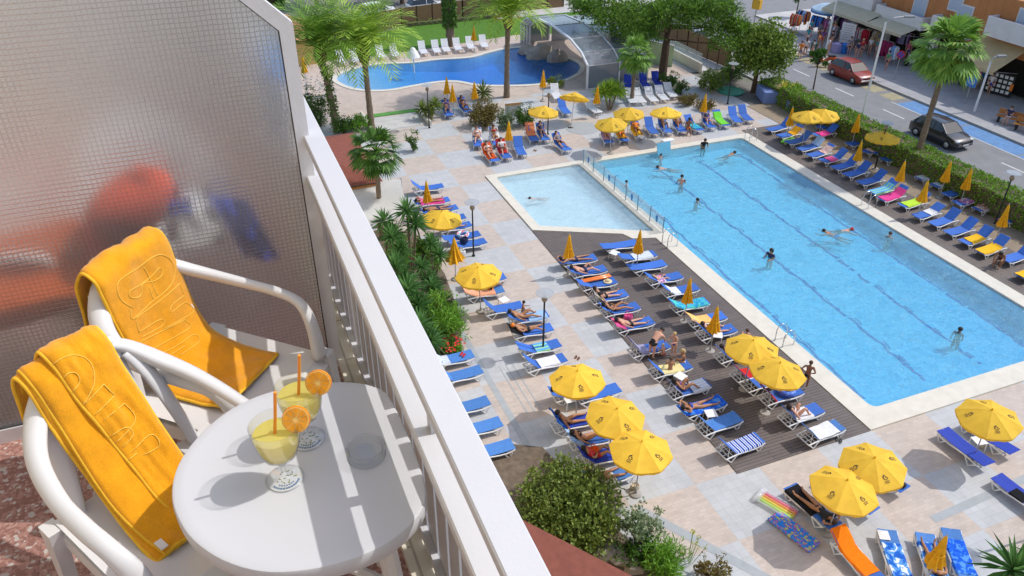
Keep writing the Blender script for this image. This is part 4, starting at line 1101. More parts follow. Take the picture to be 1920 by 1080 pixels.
# ---- back row by the hedge
G9 = 'loungers standing before the hedge'
bk = [(1541, 250, 'B40', 'lounger with a pink towel below the twin parasols'), (1548, 236, 'B40', 'lounger with an orange-clad bather below the twin parasols'), (1604, 267, 'B40', 'blue lounger left of the open hedge parasol'), (1630, 264, 'B44', 'blue lounger right behind the folded hedge parasol'),
      (1634, 281, 'B30', 'lounger with a pale towel under the open hedge parasol'), (1652, 283, 'B44', 'blue lounger beside the tall lamp at the hedge'), (1670, 296, 'B44', 'empty blue lounger left of the palm trunk'), (1737, 331, 'B40', 'lounger with a white towel right of the palm trunk'),
      (1765, 344, 'B30', 'lounger with a pale striped towel under the folded parasol'), (1787, 361, 'B44', 'empty blue lounger between the striped towel and the floral one'), (1808, 377, 'B36', 'lounger with a striped cloth beside the floral towel'), (1846, 388, 'B30', 'lounger with a floral towel and lying bather at the hedge'), (1896, 408, 'B50', 'blue lounger with raised back beside the tilted parasol')]
r9 = [lounger(x, y, 184+3*sin(i*1.7), k, l, G9) for i, (x, y, k, l) in enumerate(bk)]
towel(r9[0], .1, .95, T['hotpink'], 'pink towel below the twin parasols'); towel(r9[4], -.3, .9, T['floral'], 'pale floral towel under the open hedge parasol'); towel(r9[7], -.1, 1.2, T['white'], 'white towel right of the palm trunk'); towel(r9[8], -.2, 1.1, T['palestripe'], 'pale striped towel under the folded hedge parasol')
towel(r9[10], -.2, .9, T['multi'], 'red and blue striped cloth at the hedge'); towel(r9[11], -.66, 1.1, T['floral'], 'floral towel under the bather at the hedge')
on_lounger(r9[1], 'orange-clad tanned bather below the twin parasols', skin=2, wear=('suit', 'orange'), knees=(30, 10)); on_lounger(r9[11], 'bather in white lying on the floral towel at the hedge', skin=1, hair='red', wear=('bikini', 'white'), arms='head', female=True)
# ---- row along the top edge of the pool, people facing the water
G10 = 'loungers facing the pool across the top end'
tp = [(893, 252, 898, 277, 'B52', 'lounger with a fair bather at the bush, first of the top row'), (922, 248, 936, 276, 'B52', 'lounger with a bather on a cream towel beside the folded parasol'), (909, 281, 932, 304, 'B44', 'lounger with an orange-red towel, front pair'), (933, 270, 957, 303, 'B52', 'lounger with a red towel and a bather, front pair'),
      (966, 262, 984, 299, 'B48', 'blue lounger with a white napkin in front of the folded parasol'), (988, 240, 1008, 270, 'B52', 'lounger with an orange towel over its raised back'), (1008, 240, 1028, 267, 'B48', 'lounger with a dark-clad bather beside the tall lamp'), (1038, 262, 1068, 283, 'B46', 'lounger with a seated dark-clad person near the paddling pool'),
      (1130, 245, 1146, 272, 'B50', 'lounger with a mauve towel under the near open parasol'), (1157, 243, 1175, 268, 'B50', 'lounger with a golden towel under the near open parasol'), (1184, 236, 1206, 262, 'B50', 'lounger with an orange-towelled bather right of the parasol'), (1210, 229, 1233, 255, 'B46', 'empty blue lounger in the middle of the top row'),
      (1234, 226, 1258, 253, 'B50', 'lounger with a brown-skinned bather under the right parasol'), (1262, 226, 1285, 250, 'B50', 'lounger shared by two tanned bathers'), (1284, 226, 1318, 246, 'B40', 'blue lounger with a crumpled teal towel'), (1316, 218, 1340, 243, 'B46', 'lounger with a bather in dark clothes beside the green towel'), (1338, 216, 1366, 238, 'B40', 'lounger with a lime green towel'),
      (1366, 208, 1390, 234, 'B42', 'blue lounger second from the end of the top row'), (1384, 205, 1411, 230, 'B42', 'blue lounger at the end of the top row'), (832, 196, 846, 222, 'B46', 'lounger with a bather beside the spiky bush and lamp'), (862, 194, 882, 212, 'B46', 'lounger with a dark-haired bather left of the round bush')]
r10 = [lounger_hf(*t) if False else lounger_hf(t[0], t[1], t[2], t[3], t[4], t[5], G10) for t in tp]
for i, m, l, a, b in ((1, 'white', 'cream towel beside the folded parasol, top row', -.7, .6), (0, 'white', 'cream towel at the bush, top row', -.7, .3), (2, 'redorange', 'orange-red towel on the front pair', -.7, .9), (3, 'red', 'red towel on the front pair', -.7, .5), (5, 'salmon', 'orange towel over a raised back, top row', -.72, .45), (8, 'purplepink', 'mauve towel under the near parasol', -.7, .8), (9, 'gold', 'golden towel under the near parasol', -.7, .8), (10, 'yellow', 'orange towel right of the near parasol', -.3, 1.0), (14, 'turquoise', 'crumpled teal towel, top row', -.1, 1.0), (16, 'green', 'lime green towel, top row', -.5, 1.1)):
    towel(r10[i], a, b, T[m], l)
ppl = [(0, 'fair bather by the round bush at the top end', 1, 'brown', ('bikini', 'white'), (40, 20), 'belly', True), (1, 'tanned bather on the cream towel', 0, 'dark', ('bikini', 'red'), (20, 30), 'read', True), (2, 'bather on the orange-red towel', 1, 'brown', ('bikini', 'white'), (20, 0), 'belly', True), (3, 'bather leaning back on the red towel', 1, 'dark', ('suit', 'white'), (45, 20), 'belly', True), (6, 'dark-clad bather beside the tall lamp at the top end', 0, 'dark', ('dressed', ('navy', 'navy')), (10, 10), 'belly', False), (7, 'person in black sitting near the paddling pool', 1, 'dark', ('dressed', ('grey', 'black')), (20, 0), 'belly', False),
       (8, 'bather on the mauve towel under the parasol', 0, 'dark', ('bikini', 'pink'), (0, 20), 'belly', True), (9, 'bather on the golden towel under the parasol', 0, 'dark', ('trunks', 'orange'), (20, 0), 'side', False), (10, 'bather wrapped in orange right of the parasol', 2, 'dark', ('suit', 'orange'), (20, 10), 'belly', False), (12, 'brown-skinned bather under the right open parasol', 2, 'dark', ('trunks', 'black'), (45, 25), 'read', False), (13, 'tanned bather with knees up beside the brown-skinned one', 0, 'dark', ('trunks', 'orange'), (55, 30), 'belly', False), (15, 'bather in dark clothes beside the lime green towel', 1, 'dark', ('dressed', ('navy', 'blue')), (10, 30), 'belly', False), (19, 'bather beside the spiky bush and lamp', 1, 'dark', ('bikini', 'blue'), (20, 0), 'belly', True), (20, 'dark-haired bather left of the round bush', 0, 'dark', ('bikini', 'navy'), (30, 0), 'belly', True)]
for i, l, s, h, w, k, a, f in ppl: on_lounger(r10[i], l, skin=s, hair=h, wear=w, knees=k, arms=a, female=f)
c = r10[13]; sitting(c.M() @ V(.45, .45, 0), -110, 'second tanned bather sitting beside the shared lounger', sit=.34, lean=10, skin=2, wear=('trunks', 'orange'))
# blue and white loungers behind
G11 = 'spare loungers behind the top row'
for t in [(1174, 148, 1182, 172, 'N52', 'spare deep blue lounger hidden by the small palm trunk'), (1200, 146, 1218, 168, 'N52', 'spare deep blue lounger right of the small palm trunk'), (1222, 143, 1242, 164, 'N52', 'rightmost spare deep blue lounger behind the white ones'), (1050, 196, 1066, 214, 'B46', 'spare blue lounger between two open parasols')]:
    lounger_hf(t[0], t[1], t[2], t[3], t[4], t[5], G11)
for t in [(1036, 166, 1050, 189, 'W50', 'white slatted lounger left of the tilted parasol'), (1100, 195, 1124, 211, 'W30', 'white slatted lounger beside the yucca'), (1176, 172, 1192, 197, 'W38', 'white slatted lounger behind the small palm trunk'), (1188, 172, 1210, 196, 'W38', 'white slatted lounger just right of the small palm trunk'), (1210, 170, 1233, 194, 'W38', 'third white slatted lounger from the small palm'), (1230, 168, 1252, 190, 'W38', 'fourth white slatted lounger from the small palm'), (1247, 163, 1268, 184, 'W38', 'white slatted lounger farthest from the small palm')]:
    lounger_hf(t[0], t[1], t[2], t[3], t[4], t[5], G11)
G12 = 'white loungers on the lawn side of the bathing pool'
for i, (x, y, l) in enumerate([(640, 119, 'white lounger at the yellow house, first along the lawn'), (665, 116, 'white lounger second from the yellow house along the lawn'), (714, 108, 'white lounger behind the second palm crown on the lawn'), (740, 106, 'white lounger left of the mushroom fountain on the lawn'), (793, 101, 'white lounger right of the mushroom fountain on the lawn'), (818, 99, 'white lounger left of the ivy-covered tree'), (836, 97, 'white lounger in front of the ivy-covered tree'), (858, 95, 'white lounger right of the ivy-covered tree'), (882, 92, 'white lounger under the folded lawn parasol'), (907, 89, 'white lounger last along the lawn towards the pool dome')]):
    lounger_hf(x-6, y-16, x+6, y+3, 'W52', l, G12)
# ---- near right corner
G13 = 'loungers in the near right corner of the terrace'
s1 = lounger_hf(1850, 872, 1762, 800, 'N6', 'deep blue lounger in front of its twin beside the near right parasol', G13)
s2 = lounger_hf(1895, 848, 1806, 783, 'N6', 'deep blue lounger half under the near right parasol', G13)
s3 = lounger_hf(1960, 962, 1868, 892, 'N6', 'deep blue lounger with dark clothes at the picture edge', G13)
towel(s3, .1, .6, T['black'], 'dark clothes heaped on the lounger at the picture edge', y0=-.1)
s4 = lounger_hf(1560, 985, 1478, 908, 'B4', 'lounger with a woman on a black towel beside the rainbow air mattress', G13)
towel(s4, .0, 1.2, T['black'], 'black towel under the woman beside the air mattresses')
on_lounger(s4, 'tanned woman in black lying with arms behind her head', skin=0, hair='brown', wear=('suit', 'black'), arms='head', female=True)
s5 = lounger_hf(1632, 958, 1540, 888, 'B6', 'lounger under the nearer of two parasols by the deck end', G13)
s6 = lounger_hf(1690, 918, 1598, 850, 'B6', 'lounger under the farther of two parasols by the deck end', G13)
on_lounger(s5, 'bather whose feet show beside the nearer of two parasols', skin=0, wear=('trunks', 'navy'))
on_lounger(s6, 'bather in orange under the farther of two parasols', skin=2, wear=('trunks', 'orange'))
s7 = lounger_hf(1572, 1010, 1650, 1092, 'B30', 'lounger with a plain orange towel in the near corner', G13)
towel(s7, -.7, .95, T['orange'], 'plain orange towel on the near corner lounger', drop=.05)
s8 = lounger_hf(1690, 1085, 1662, 992, 'F8', 'lounger with a white and blue surf towel in the near corner', G13)
towel(s8, -.6, .75, T['surf'], 'blue surf-print towel with yellow lettering band'); towel(s8, .85, 1.2, T['white'], 'white towel folded at the foot of the surf towel', y0=.0)
s9 = lounger_hf(1762, 1096, 1732, 995, 'F10', 'lounger with a woman in pale bikini beside the near folded parasol', G13)
towel(s9, -.6, .9, T['surf'], 'blue and white towel under the woman by the near folded parasol', seed=5)
on_lounger(s9, 'tanned woman in pale bikini lying by the near folded parasol', skin=0, hair='dark', wear=('bikini', 'white'), female=True)
s10 = lounger_hf(1812, 1080, 1782, 992, 'F6', 'lounger with a deep blue patterned towel right of the folded parasol', G13)
towel(s10, -.5, .85, T['bluedeep'], 'deep blue patterned towel right of the near folded parasol')

# ---- parasols
G14 = 'open yellow parasols round the pools'
def canopy(px, py, label, tilt=None, rz=0.0, z=0.0):
    p = at(px, py, z+2.2); o = put('open', open_umbrella_proto, (p.x, p.y, z), rz, label, G14)
    o.rotation_euler = tilt if tilt else (.07*sin(px*1.7), .07*sin(py*2.3), rz)
    return o
for i, (x, y, l) in enumerate([(822, 402, 'open parasol beside the palm bed nearest the white canopy'), (900, 505, 'open parasol over the peach towel by the flower bed'), (1085, 705, 'topmost of the three open terrace parasols'), (1147, 767, 'middle of the three open terrace parasols'), (1203, 836, 'lowest of the three open terrace parasols'),
        (1412, 646, 'upper of the two overlapping deck parasols'), (1454, 688, 'lower of the two overlapping deck parasols'), (1149, 225, 'open parasol nearest the pool at the top end'), (1181, 206, 'open parasol behind the nearest one, top end'), (1250, 207, 'open parasol right of the pair at the top end'), (1015, 204, 'open parasol beside the notice board'),
        (1517, 213, 'left of the twin open parasols at the hedge'), (1546, 208, 'right of the twin open parasols at the hedge'), (1658, 253, 'open parasol with a lamp before it at the hedge'), (1864, 772, 'open parasol over the deep blue loungers, near right'), (1646, 860, 'farther of the two parasols by the deck end'), (1580, 908, 'nearer of the two parasols by the deck end')]):
    canopy(x, y, l, rz=.2+.37*i)
canopy(1073, 180, 'strongly tilted open parasol behind the top row', tilt=(radians(-14), radians(24), .4))
G15 = 'folded yellow parasols round the pools'
def folded(px, py, label, k=0, z=0.0, tilt=None):
    """px, py: the tip"""
    p = at(px, py, z+2.3); o = put('fold%d' % k, lambda: closed_umbrella_proto(k, (1.0, 1.15, 1.9)[k]), (p.x, p.y, z), px*.7, label, G15)
    if tilt: o.rotation_euler = tilt
for x, y, k, l in [(799, 338, 0, 'folded parasol beside the white canopy'), (851, 444, 2, 'half-folded parasol by the swim-ring lounger'), (1068, 438, 0, 'folded parasol at the deck corner away from the pool'), (1201, 430, 0, 'folded parasol at the deck corner by the paddling pool'), (1295, 520, 0, 'folded parasol above the turquoise towel'), (1346, 573, 1, 'flaring folded parasol above the two deck parasols'),
        (954, 226, 0, 'folded parasol by the round bush at the top end'), (889, 152, 0, 'folded parasol right of the pair at the bathing pool'), (848, 157, 0, 'folded parasol right-hand of the pair before the bathing pool'), (837, 143, 0, 'folded parasol left-hand of the pair before the bathing pool'), (1019, 131, 0, 'folded parasol beside the bathing pool and dome'), (1121, 160, 0, 'folded parasol beside the yucca'), (1324, 175, 0, 'folded parasol above the red planting'), (888, 47, 0, 'folded parasol on the lawn beside the white loungers'),
        (1487, 200, 0, 'folded parasol left of the twin open parasols'), (1612, 212, 0, 'folded parasol against the hedge beside the open one'), (1617, 263, 0, 'folded parasol between the front and back rows, near the lamp'), (1698, 300, 0, 'folded parasol left of the palm trunk base'), (1784, 301, 0, 'left of two folded parasols at the hedge'), (1823, 315, 0, 'right of two folded parasols at the hedge'), (1741, 337, 1, 'flaring folded parasol above the lime towel'), (1893, 382, 0, 'leaning folded parasol above the golden towel'), (1776, 1003, 1, 'folded parasol beside the woman in the near corner'), (567, 105, 0, 'folded parasol beside the yellow house')]:
    folded(x, y, l, k)
# ---- lamps
G16 = 'black garden lamps'
for x, y, l in [(1018, 662, 'garden lamp among the near group of five loungers'), (888, 480, 'garden lamp beside the blue swim ring'), (1027, 252, 'garden lamp at the top end beside the notice board'), (805, 240, 'garden lamp beside the spiky bush'), (1640, 318, 'garden lamp in front of the open hedge parasol'), (1865, 420, 'garden lamp beside the tilted parasol at the hedge'), (1364, 195, 'garden lamp by the red planting'), (1935, 1010, 'garden lamp behind the near palm fronds')]:
    put('lamp', lamp_proto, (*at(x, y).xy, 0), 0, l, G16)
# ---- tables
G17 = 'small white side tables'
for x, y, l in [(1152, 474, 'white side table at the paddling pool end of the deck'), (1333, 775, 'white side table beside the empty blue deck lounger'), (1345, 628, 'white side table above the two deck parasols'), (1276, 705, 'white side table beside the pale yellow towel'), (1068, 748, 'white side table among the terrace parasols'), (1215, 740, 'white side table in the gap behind the grey towel'), (1836, 826, 'white side table between the deep blue loungers'), (945, 562, 'white side table by the raised blue lounger'), (1202, 256, 'white side table in front of the orange bather')][:]:
    if x == 1215: continue
    p = at(x, y, .38); put('table', table_proto, (p.x, p.y, .0), x*.1, l, G17)

# ---- things to swim with
def torus(R, r, m, n=20, k=8):
    mb = MB()
    for i in range(n):
        for j in range(k):
            a, b = 2*pi*i/n, 2*pi*j/k; q = R + r*cos(b); mb.v.append(V(q*cos(a), q*sin(a), r*sin(b)))
    for i in range(n):
        for j in range(k): mb.f.append((i*k+j, ((i+1) % n)*k+j, ((i+1) % n)*k+(j+1) % k, i*k+(j+1) % k)); mb.m.append(0)
    return mb
M_RING = m_towel('ring_pvc', [(.08, .16, .60), (.14, .26, .70)], 'blot', 4, .25); M_RING2 = m_towel('pale_ring_pvc', [(.25, .52, .80), (.80, .85, .9), (.7, .15, .2)], 'blot', 4, .25)
o = torus(.26, .10, None).build('swim_ring', M_RING, smooth='all', loc=r7[11].M() @ V(.22, 0, .47)); tag(o, 'blue swim ring lying on the red-towelled lounger', 'swim ring')
o = torus(.25, .09, None).build('swim_ring', M_RING2, smooth='all', loc=r1[5].M() @ V(-.05, -.05, .47)); tag(o, 'pale blue swim ring on the lounger beside the lamp', 'swim ring')
def air_mattress(name, a, b, w, h, mats, label, ribs=6, pillow=True, z=0.0, across=False):
    """inflated bed from point a to point b: ribs side by side and a pillow at its head"""
    A, B = V(*a.xy, z), V(*b.xy, z); L = (B-A).length; r = thing(name, label, 'air mattress', A.lerp(B, .5), atan2(B.y-A.y, B.x-A.x))
    for i in range(ribs):
        y = (i-(ribs-1)/2)*w/ribs; t = MB(); t.tube([(-L/2, y, h*.45), (-L/2+.06, y, h*.5), (L/2-.06, y, h*.5), (L/2, y, h*.45)], [w/ribs*.35, w/ribs*.56, w/ribs*.56, w/ribs*.35], 8, flat=h/(w/ribs)*.9)
        t.build('rib', mats[i % len(mats)], r, smooth='all')
    if pillow:
        t = MB(); t.tube([(-L/2-.02, -w/2, h*.6), (-L/2-.02, -w/2+.06, h*.7), (-L/2-.02, w/2-.06, h*.7), (-L/2-.02, w/2, h*.6)], [.06, .13, .13, .06], 8, flat=.8); t.build('pillow', mats[-1], r, smooth='all')
    return r
def pvc(n, c, a=1.0):
    m = mat(n, c, .18, .05, 5, coat=.4); m.node_tree.nodes['Principled BSDF'].inputs['Alpha'].default_value = a; return m
CL = pvc('clear_pvc', (.78, .80, .84), .42)
air_mattress('air_mattress', at(1425, 930, .05), at(1490, 968, .05), .68, .14, [CL, pvc('pvc_green', (.55, .80, .20), .8), pvc('pvc_yellow', (.85, .72, .12), .8), pvc('pvc_orange', (.90, .38, .12), .8), pvc('pvc_pink', (.85, .22, .35), .8), CL], 'transparent air mattress with rainbow bands on the near paving', 6)
mm = m_towel('dotted_pvc', [(.03, .27, .75), (.03, .27, .75), (.45, .10, .45), (.5, .65, .2)], 'blot', 9, .25)
air_mattress('air_mattress', at(1450, 966, .05), at(1528, 1028, .05), .62, .13, [mm], 'dotted bright blue air mattress lying on the near paving', 5, False)
air_mattress('air_mattress', r6[2].M() @ V(-.75, .22, 0), r6[2].M() @ V(.75, .28, 0), .26, .12, [pvc('pvc_vivid_orange', (.85, .20, .02))], 'vivid orange air mattress on edge on the second deck lounger', 2, False, .38)
o = air_mattress('air_mattress', at(1470, 266, .2), at(1484, 256, .2), .5, .14, [pvc('pvc_lime', (.25, .75, .08))], 'lime green float leaning at the far pool corner', 4, False, .06)
# hat, bags, sandals, folded notices
def hat(loc, m, label):
    mb = MB(); mb.lathe([(.20, 0), (.205, .01), (.11, .025), (.10, .09), (.06, .12), (.001, .125)], 16); o = mb.build('sun_hat', m, smooth=40, loc=loc); tag(o, label, 'hat')
hat(r6[2].M() @ V(.48, -.02, .345), mat('straw', (.70, .58, .36), .9, .2, 40), 'cream straw hat on a deck lounger')
def bag(loc, m, label, s=1.0, rz=0):
    r = thing('beach_bag', label, 'bag', loc, rz); b = MB(); b.lathe([(.13*s, 0), (.17*s, .06*s), (.18*s, .2*s), (.15*s, .30*s), (.13*s, .305*s), (.12*s, .24*s)], 12, sx=1.25, sy=.8); b.build('bag_body', m, r, smooth=50)
    for sg in (-1, 1): h = MB(); h.tube([(-.1*s, sg*.1*s, .28*s), (-.07*s, sg*.1*s, .44*s), (.07*s, sg*.1*s, .44*s), (.1*s, sg*.1*s, .28*s)], .012, 5); h.build('bag_handle', m, r)
bag(V(*at(1160, 612).xy, .04) + V(.55, .2, 0), T['pink'], 'pink and white beach bag under the deck lounger', 1.0)
bag(r1[6].M() @ V(-.25, .05, .40), T['navy'], 'dark bag on the lounger behind the half-folded parasol')
bag(r1[6].M() @ V(-.55, -.42, 0), T['white'], 'pale bag standing beside the half-folded parasol', .9)
bag(V(*at(1842, 838).xy, 0), T['beige'], 'beige bag between the two deep blue loungers', .9)
bag(V(*at(1190, 918).xy, 0), T['beige'], 'tan bag beside the lounger below the lowest parasol', .8)
bag(V(*at(1062, 742).xy, .40), T['black'], 'small black bag among the terrace parasols', .55)
bag(r5[4].M() @ V(-.30, .12, .42), T['redorange'], 'red bag on the deep blue lounger', .8)
def sandals(px, py, m, label, z=0.0, p=None, rz=.8):
    p = p or at(px, py, z); r = thing('sandal_pair', label, 'sandals', (p.x, p.y, z), rz)
    for y, dx in ((-.06, 0), (.07, .05)):
        s = MB(); s.lathe([(.13, 0), (.135, .012), (.12, .024), (.001, .026)], 14, sx=1.0, sy=.38); s.xf(Matrix.Translation((dx, y, 0))); s.build('sole', m, r)
        t = MB(); t.tube([(dx+.03, y-.045, .02), (dx+.05, y, .06), (dx+.03, y+.045, .02)], .012, 5, flat=.5); t.build('strap', m, r)
M_LEATH = mat('brown_leather', (.16, .075, .04), .7, .2, 20)
sandals(1082, 672, M_LEATH, 'brown sandals on the paving beside the white towel'); sandals(1573, 826, mat('grey_rubber', (.05, .055, .06), .7, .2, 20), 'dark sandals at the near edge of the deck', .035)
sandals(0, 0, WEAR['red'], 'red sandals on the lounger by the flower bed', .355, r4[0].M() @ V(.45, .02, .355)); sandals(1003, 283, M_LEATH, 'brown sandals on the paving before the top row'); sandals(1868, 410, WEAR['pink'], 'pink sandals in front of the floral towel', .03)

# ---- handrails, barrier and board at the pool
G18 = 'steel pool ladders'
def ladder(px, py, yaw, label):
    r = thing('pool_ladder', label, 'ladder', (*at(px, py, .07).xy, .07), radians(yaw), G18)
    for s in (-1, 1):
        t = MB(); t.tube([(-.50, s*.25, 0), (-.50, s*.25, .55), (-.44, s*.25, .72), (-.28, s*.25, .80), (-.05, s*.25, .72), (.06, s*.25, .45), (.08, s*.25, -1.0)], .021, 7); t.build('handrail', M_STEEL, r, smooth='all')
    for k in range(3): t = MB(); t.bx(.05, .13, -.24, .24, -.32-.25*k, -.29-.25*k); t.build('tread', M_STEEL, r)
ladder(1262, 457, 0, 'steel ladder rails where deck and paddling pool meet'); ladder(1478, 640, 0, 'steel ladder rails beside the upper deck parasol'); ladder(1622, 388, 180, 'steel ladder rails in front of the hot pink towel'); ladder(1402, 262, 180, 'steel ladder rails at the far top corner of the pool')
r = thing('glass_barrier', 'low glass barrier with blue stickers between the two pools', 'barrier', (20.66, 30.7, 0))
M_PANE = bpy.data.materials.new('barrier_pane'); t = NT(M_PANE); t.p.inputs['Base Color'].default_value = (.62, .72, .76, 1); t.p.inputs['Alpha'].default_value = .30; t.p.inputs['Roughness'].default_value = .12
M_STK = mat('blue_sticker', (.05, .22, .55), .5, .05, 8); M_EDGE = mat('tan_pool_tile', (.56, .47, .30), .7, .15, 6)
ys_ = [0 + i*9.40/7 for i in range(8)]
for i, y in enumerate(ys_):
    p = MB(); p.tube([(0, y, .05), (0, y, .98)], .030, 6); p.build('post', mat('blue_grey_post', (.16, .30, .40), .4, .05, 5, metal=.3), r)
    if i < 7:
        p = MB(); p.bx(-.006, .006, y+.04, ys_[i+1]-.04, .12, .96); p.build('pane', M_PANE, r)
        if i % 2 == 0:
            q = MB(); q.lathe([(.12, 0), (.12, .006), (.001, .007)], 14, sx=1.25); q.bx(-.14, .14, -.06, .06, -.24, -.234) if False else None
            q.xf(Matrix.Rotation(-pi/2, 4, 'Y')); q.xf(Matrix.Translation((-.010, (y+ys_[i+1])/2, .60)))
            q.bx(-.016, -.009, (y+ys_[i+1])/2-.07, (y+ys_[i+1])/2+.07, .36, .45); q.build('sticker', M_STK, r)
mb = MB()
for k in range(28): mb.bx(20.37, 20.97 - .03*(k % 2), 30.62+k*.34, 30.62+k*.34+.325, -.3, .035+.012*(k % 2))
struct('pool_divider', mb, M_EDGE)
r = thing('start_block', 'blue and white starting board at the top edge of the pool', 'pool board', (*at(1244, 291, .07).xy, .07))
b = MB(); b.box((0, .05, .45), (.95, .06, .72), rot=Matrix.Rotation(radians(-18), 3, 'X')); b.build('board', mat('pale_blue_plastic', (.16, .46, .62), .4, .06, 4), r)
b = MB(); b.bbox((.42, .34, .82), (.8, .36, .07), .02); b.build('step', M_FRAME, r)
for s in (-1, 1): b = MB(); b.tube([(s*.3, .3, 0), (s*.3, .28, .8)], .03, 6); b.build('leg', M_STEEL, r)
# ---- bathers in the water
W = -.06
def wader(px, py, yaw, label, depth=.95, **k):
    depth += .14; p = at(px, py, W+.25); standing(V(p.x, p.y, W-depth), yaw, label, arms=k.pop('arms', 'front'), lean=k.pop('lean', 6), **k)
def swimmer(px, py, yaw, label, **k):
    p = at(px, py, W); person('swim', swim_pose(), V(p.x, p.y, W-.02), radians(yaw), label, **k)
wader(1447, 474, 200, 'dark-haired bather in a navy top standing mid-pool', .92, skin=0, wear=('suit', 'navy'), female=True); wader(1278, 339, 60, 'sunburnt man standing in the pool beside a lane line', .85, skin=1, wear=('trunks', 'navy'), build=1.1)
wader(1177, 343, 150, 'child with a lime armband wading by the glass barrier', .80, skin=1, scale=.85, wear=('trunks', 'blue')); wader(1319, 272, 250, 'dark-haired bather leaning at the top edge of the pool', .62, skin=2, wear=('suit', 'black'), lean=20); wader(1240, 290, 90, 'small bather in front of the starting board', .98, skin=1, scale=.9)
swimmer(1252, 317, 150, 'swimmer near the glass barrier heading to the deep end', skin=1); swimmer(1364, 292, 10, 'swimmer with spread arms below the far top corner', skin=0); swimmer(1566, 442, 120, 'dark-haired swimmer with arms spread in the middle lane', skin=0, wear=('trunks', 'blue')); swimmer(1575, 433, 340, 'fair swimmer in a red cap beside the dark-haired one', skin=1, hair='red')
wader(1306, 371, 290, 'bather submerged to the chin on a lane line', 1.18, skin=1); wader(1669, 438, 30, 'child holding the far edge of the pool', 1.05, skin=1, hair='brown', scale=.95); wader(1803, 614, 200, 'lone bather at the near deep end, only head showing', 1.16, skin=2); swimmer(1009, 372, 170, 'child swimming alone in the paddling pool', skin=1, scale=.8)
# on the edges
p = at(1508, 727, .035); standing(V(p.x, p.y, .035), 35, 'tanned boy in black trunks standing at the pool edge', lean=6, stride=.6, arms='hips', skin=2, hair='brown', wear=('trunks', 'black'), scale=.80)
p = at(1398, 640, .3); sitting(V(p.x, p.y, 0), 60, 'child sitting behind the upper deck parasol', sit=.3, lean=4, skin=1, hair='brown', scale=.8)
# ------------------------------------------------------------------ trees and plants
def leafmat(name, c1, c2, rough=.55, tr=.28, c3=None):
    if name in MATS: return MATS[name]
    m = bpy.data.materials.new(name); t = NT(m); g = t.n.new('ShaderNodeNewGeometry')
    nz = t.noise(.9, 3, .6, t.coord())
    f = t.math('ADD', t.math('MULTIPLY', g.outputs['Random Per Island'], .65), t.math('MULTIPLY', nz, .45))
    st = [(.12, (*c1, 1)), (.85, (*c2, 1))]
    if c3: st.append((.97, (*c3, 1)))
    c = t.ramp(f, st)
    t.link(c, t.p.inputs['Base Color']); t.p.inputs['Roughness'].default_value = rough; t.p.inputs['Specular IOR Level'].default_value = .35
    tr_ = t.n.new('ShaderNodeBsdfTranslucent'); mx = t.n.new('ShaderNodeMixShader'); mx.inputs[0].default_value = tr
    t.link(c, tr_.inputs[0]); t.link(t.p.outputs[0], mx.inputs[1]); t.link(tr_.outputs[0], mx.inputs[2]); t.link(mx.outputs[0], t.out.inputs[0])
    MATS[name] = m; return m
L_PALM = leafmat('palm_leaf', (0.065, 0.160, 0.014), (0.246, 0.435, 0.051)); L_PALMY = leafmat('bright_palm_leaf', (0.102, 0.246, 0.017), (0.435, 0.609, 0.072)); L_FAN = leafmat('fan_palm_leaf', (0.072, 0.189, 0.022), (0.290, 0.493, 0.087), c3=(0.609, 0.580, 0.174))
L_DARK = leafmat('dark_leaf', (0.026, 0.072, 0.012), (0.102, 0.232, 0.029)); L_YUC = leafmat('yucca_leaf', (0.029, 0.102, 0.022), (0.145, 0.319, 0.087)); L_BRIGHT = leafmat('bright_leaf', (0.072, 0.203, 0.014), (0.232, 0.464, 0.043))
L_MAG = leafmat('magnolia_leaf', (0.043, 0.109, 0.014), (0.275, 0.377, 0.058)); L_PINE = leafmat('pine_needles', (0.036, 0.094, 0.012), (0.189, 0.348, 0.036)); L_HEDGE = leafmat('hedge_leaf', (0.072, 0.174, 0.014), (0.275, 0.493, 0.043))
L_OLIVE = leafmat('olive_leaf', (0.065, 0.109, 0.022), (0.275, 0.362, 0.072), c3=(0.377, 0.290, 0.087)); L_RED = leafmat('reddish_leaf', (0.145, 0.072, 0.029), (0.246, 0.232, 0.058)); L_GREY = leafmat('grey_green_leaf', (0.087, 0.145, 0.072), (0.319, 0.406, 0.217)); L_YELG = leafmat('yellow_green_leaf', (0.232, 0.290, 0.029), (0.696, 0.638, 0.116))
M_BARK = mat('palm_bark', (.20, .15, .105), .95, .3, 7, .8, 22); M_BARKD = mat('dark_bark', (.10, .065, .045), .95, .3, 6, .8, 20); M_BOOT = mat('old_palm_boots', (.13, .075, .035), .95, .35, 9, .9, 30); M_IVY = leafmat('ivy_leaf', (.03, .09, .01), (.12, .24, .03)); M_SOIL = mat('dark_soil', (.15, .115, .085), .95, .3, 5, .6, 18)
M_ROCK = mat('garden_rock', (.34, .30, .25), .9, .2, 2, .7, 8); M_FRUIT = mat('orange_fruit_stalks', (.62, .26, .03), .7, .2, 9)
M_WFL = mat('white_petal', (.82, .80, .78), .6, .04, 9); M_RFL = mat('red_petal', (.65, .03, .02), .6, .1, 9)
def quad_leaf(mb, p, d, n, L, w):
    """a pointed leaf from p along d, n its normal"""
    s = d.cross(n).normalized()*w
    mb.add([p, p+d*L*.45+s, p+d*L, p+d*L*.45-s], [(0, 1, 2, 3)])
def rv(r):
    while True:
        v = Vector((r.uniform(-1, 1), r.uniform(-1, 1), r.uniform(-1, 1)))
        if .01 < v.length < 1: return v
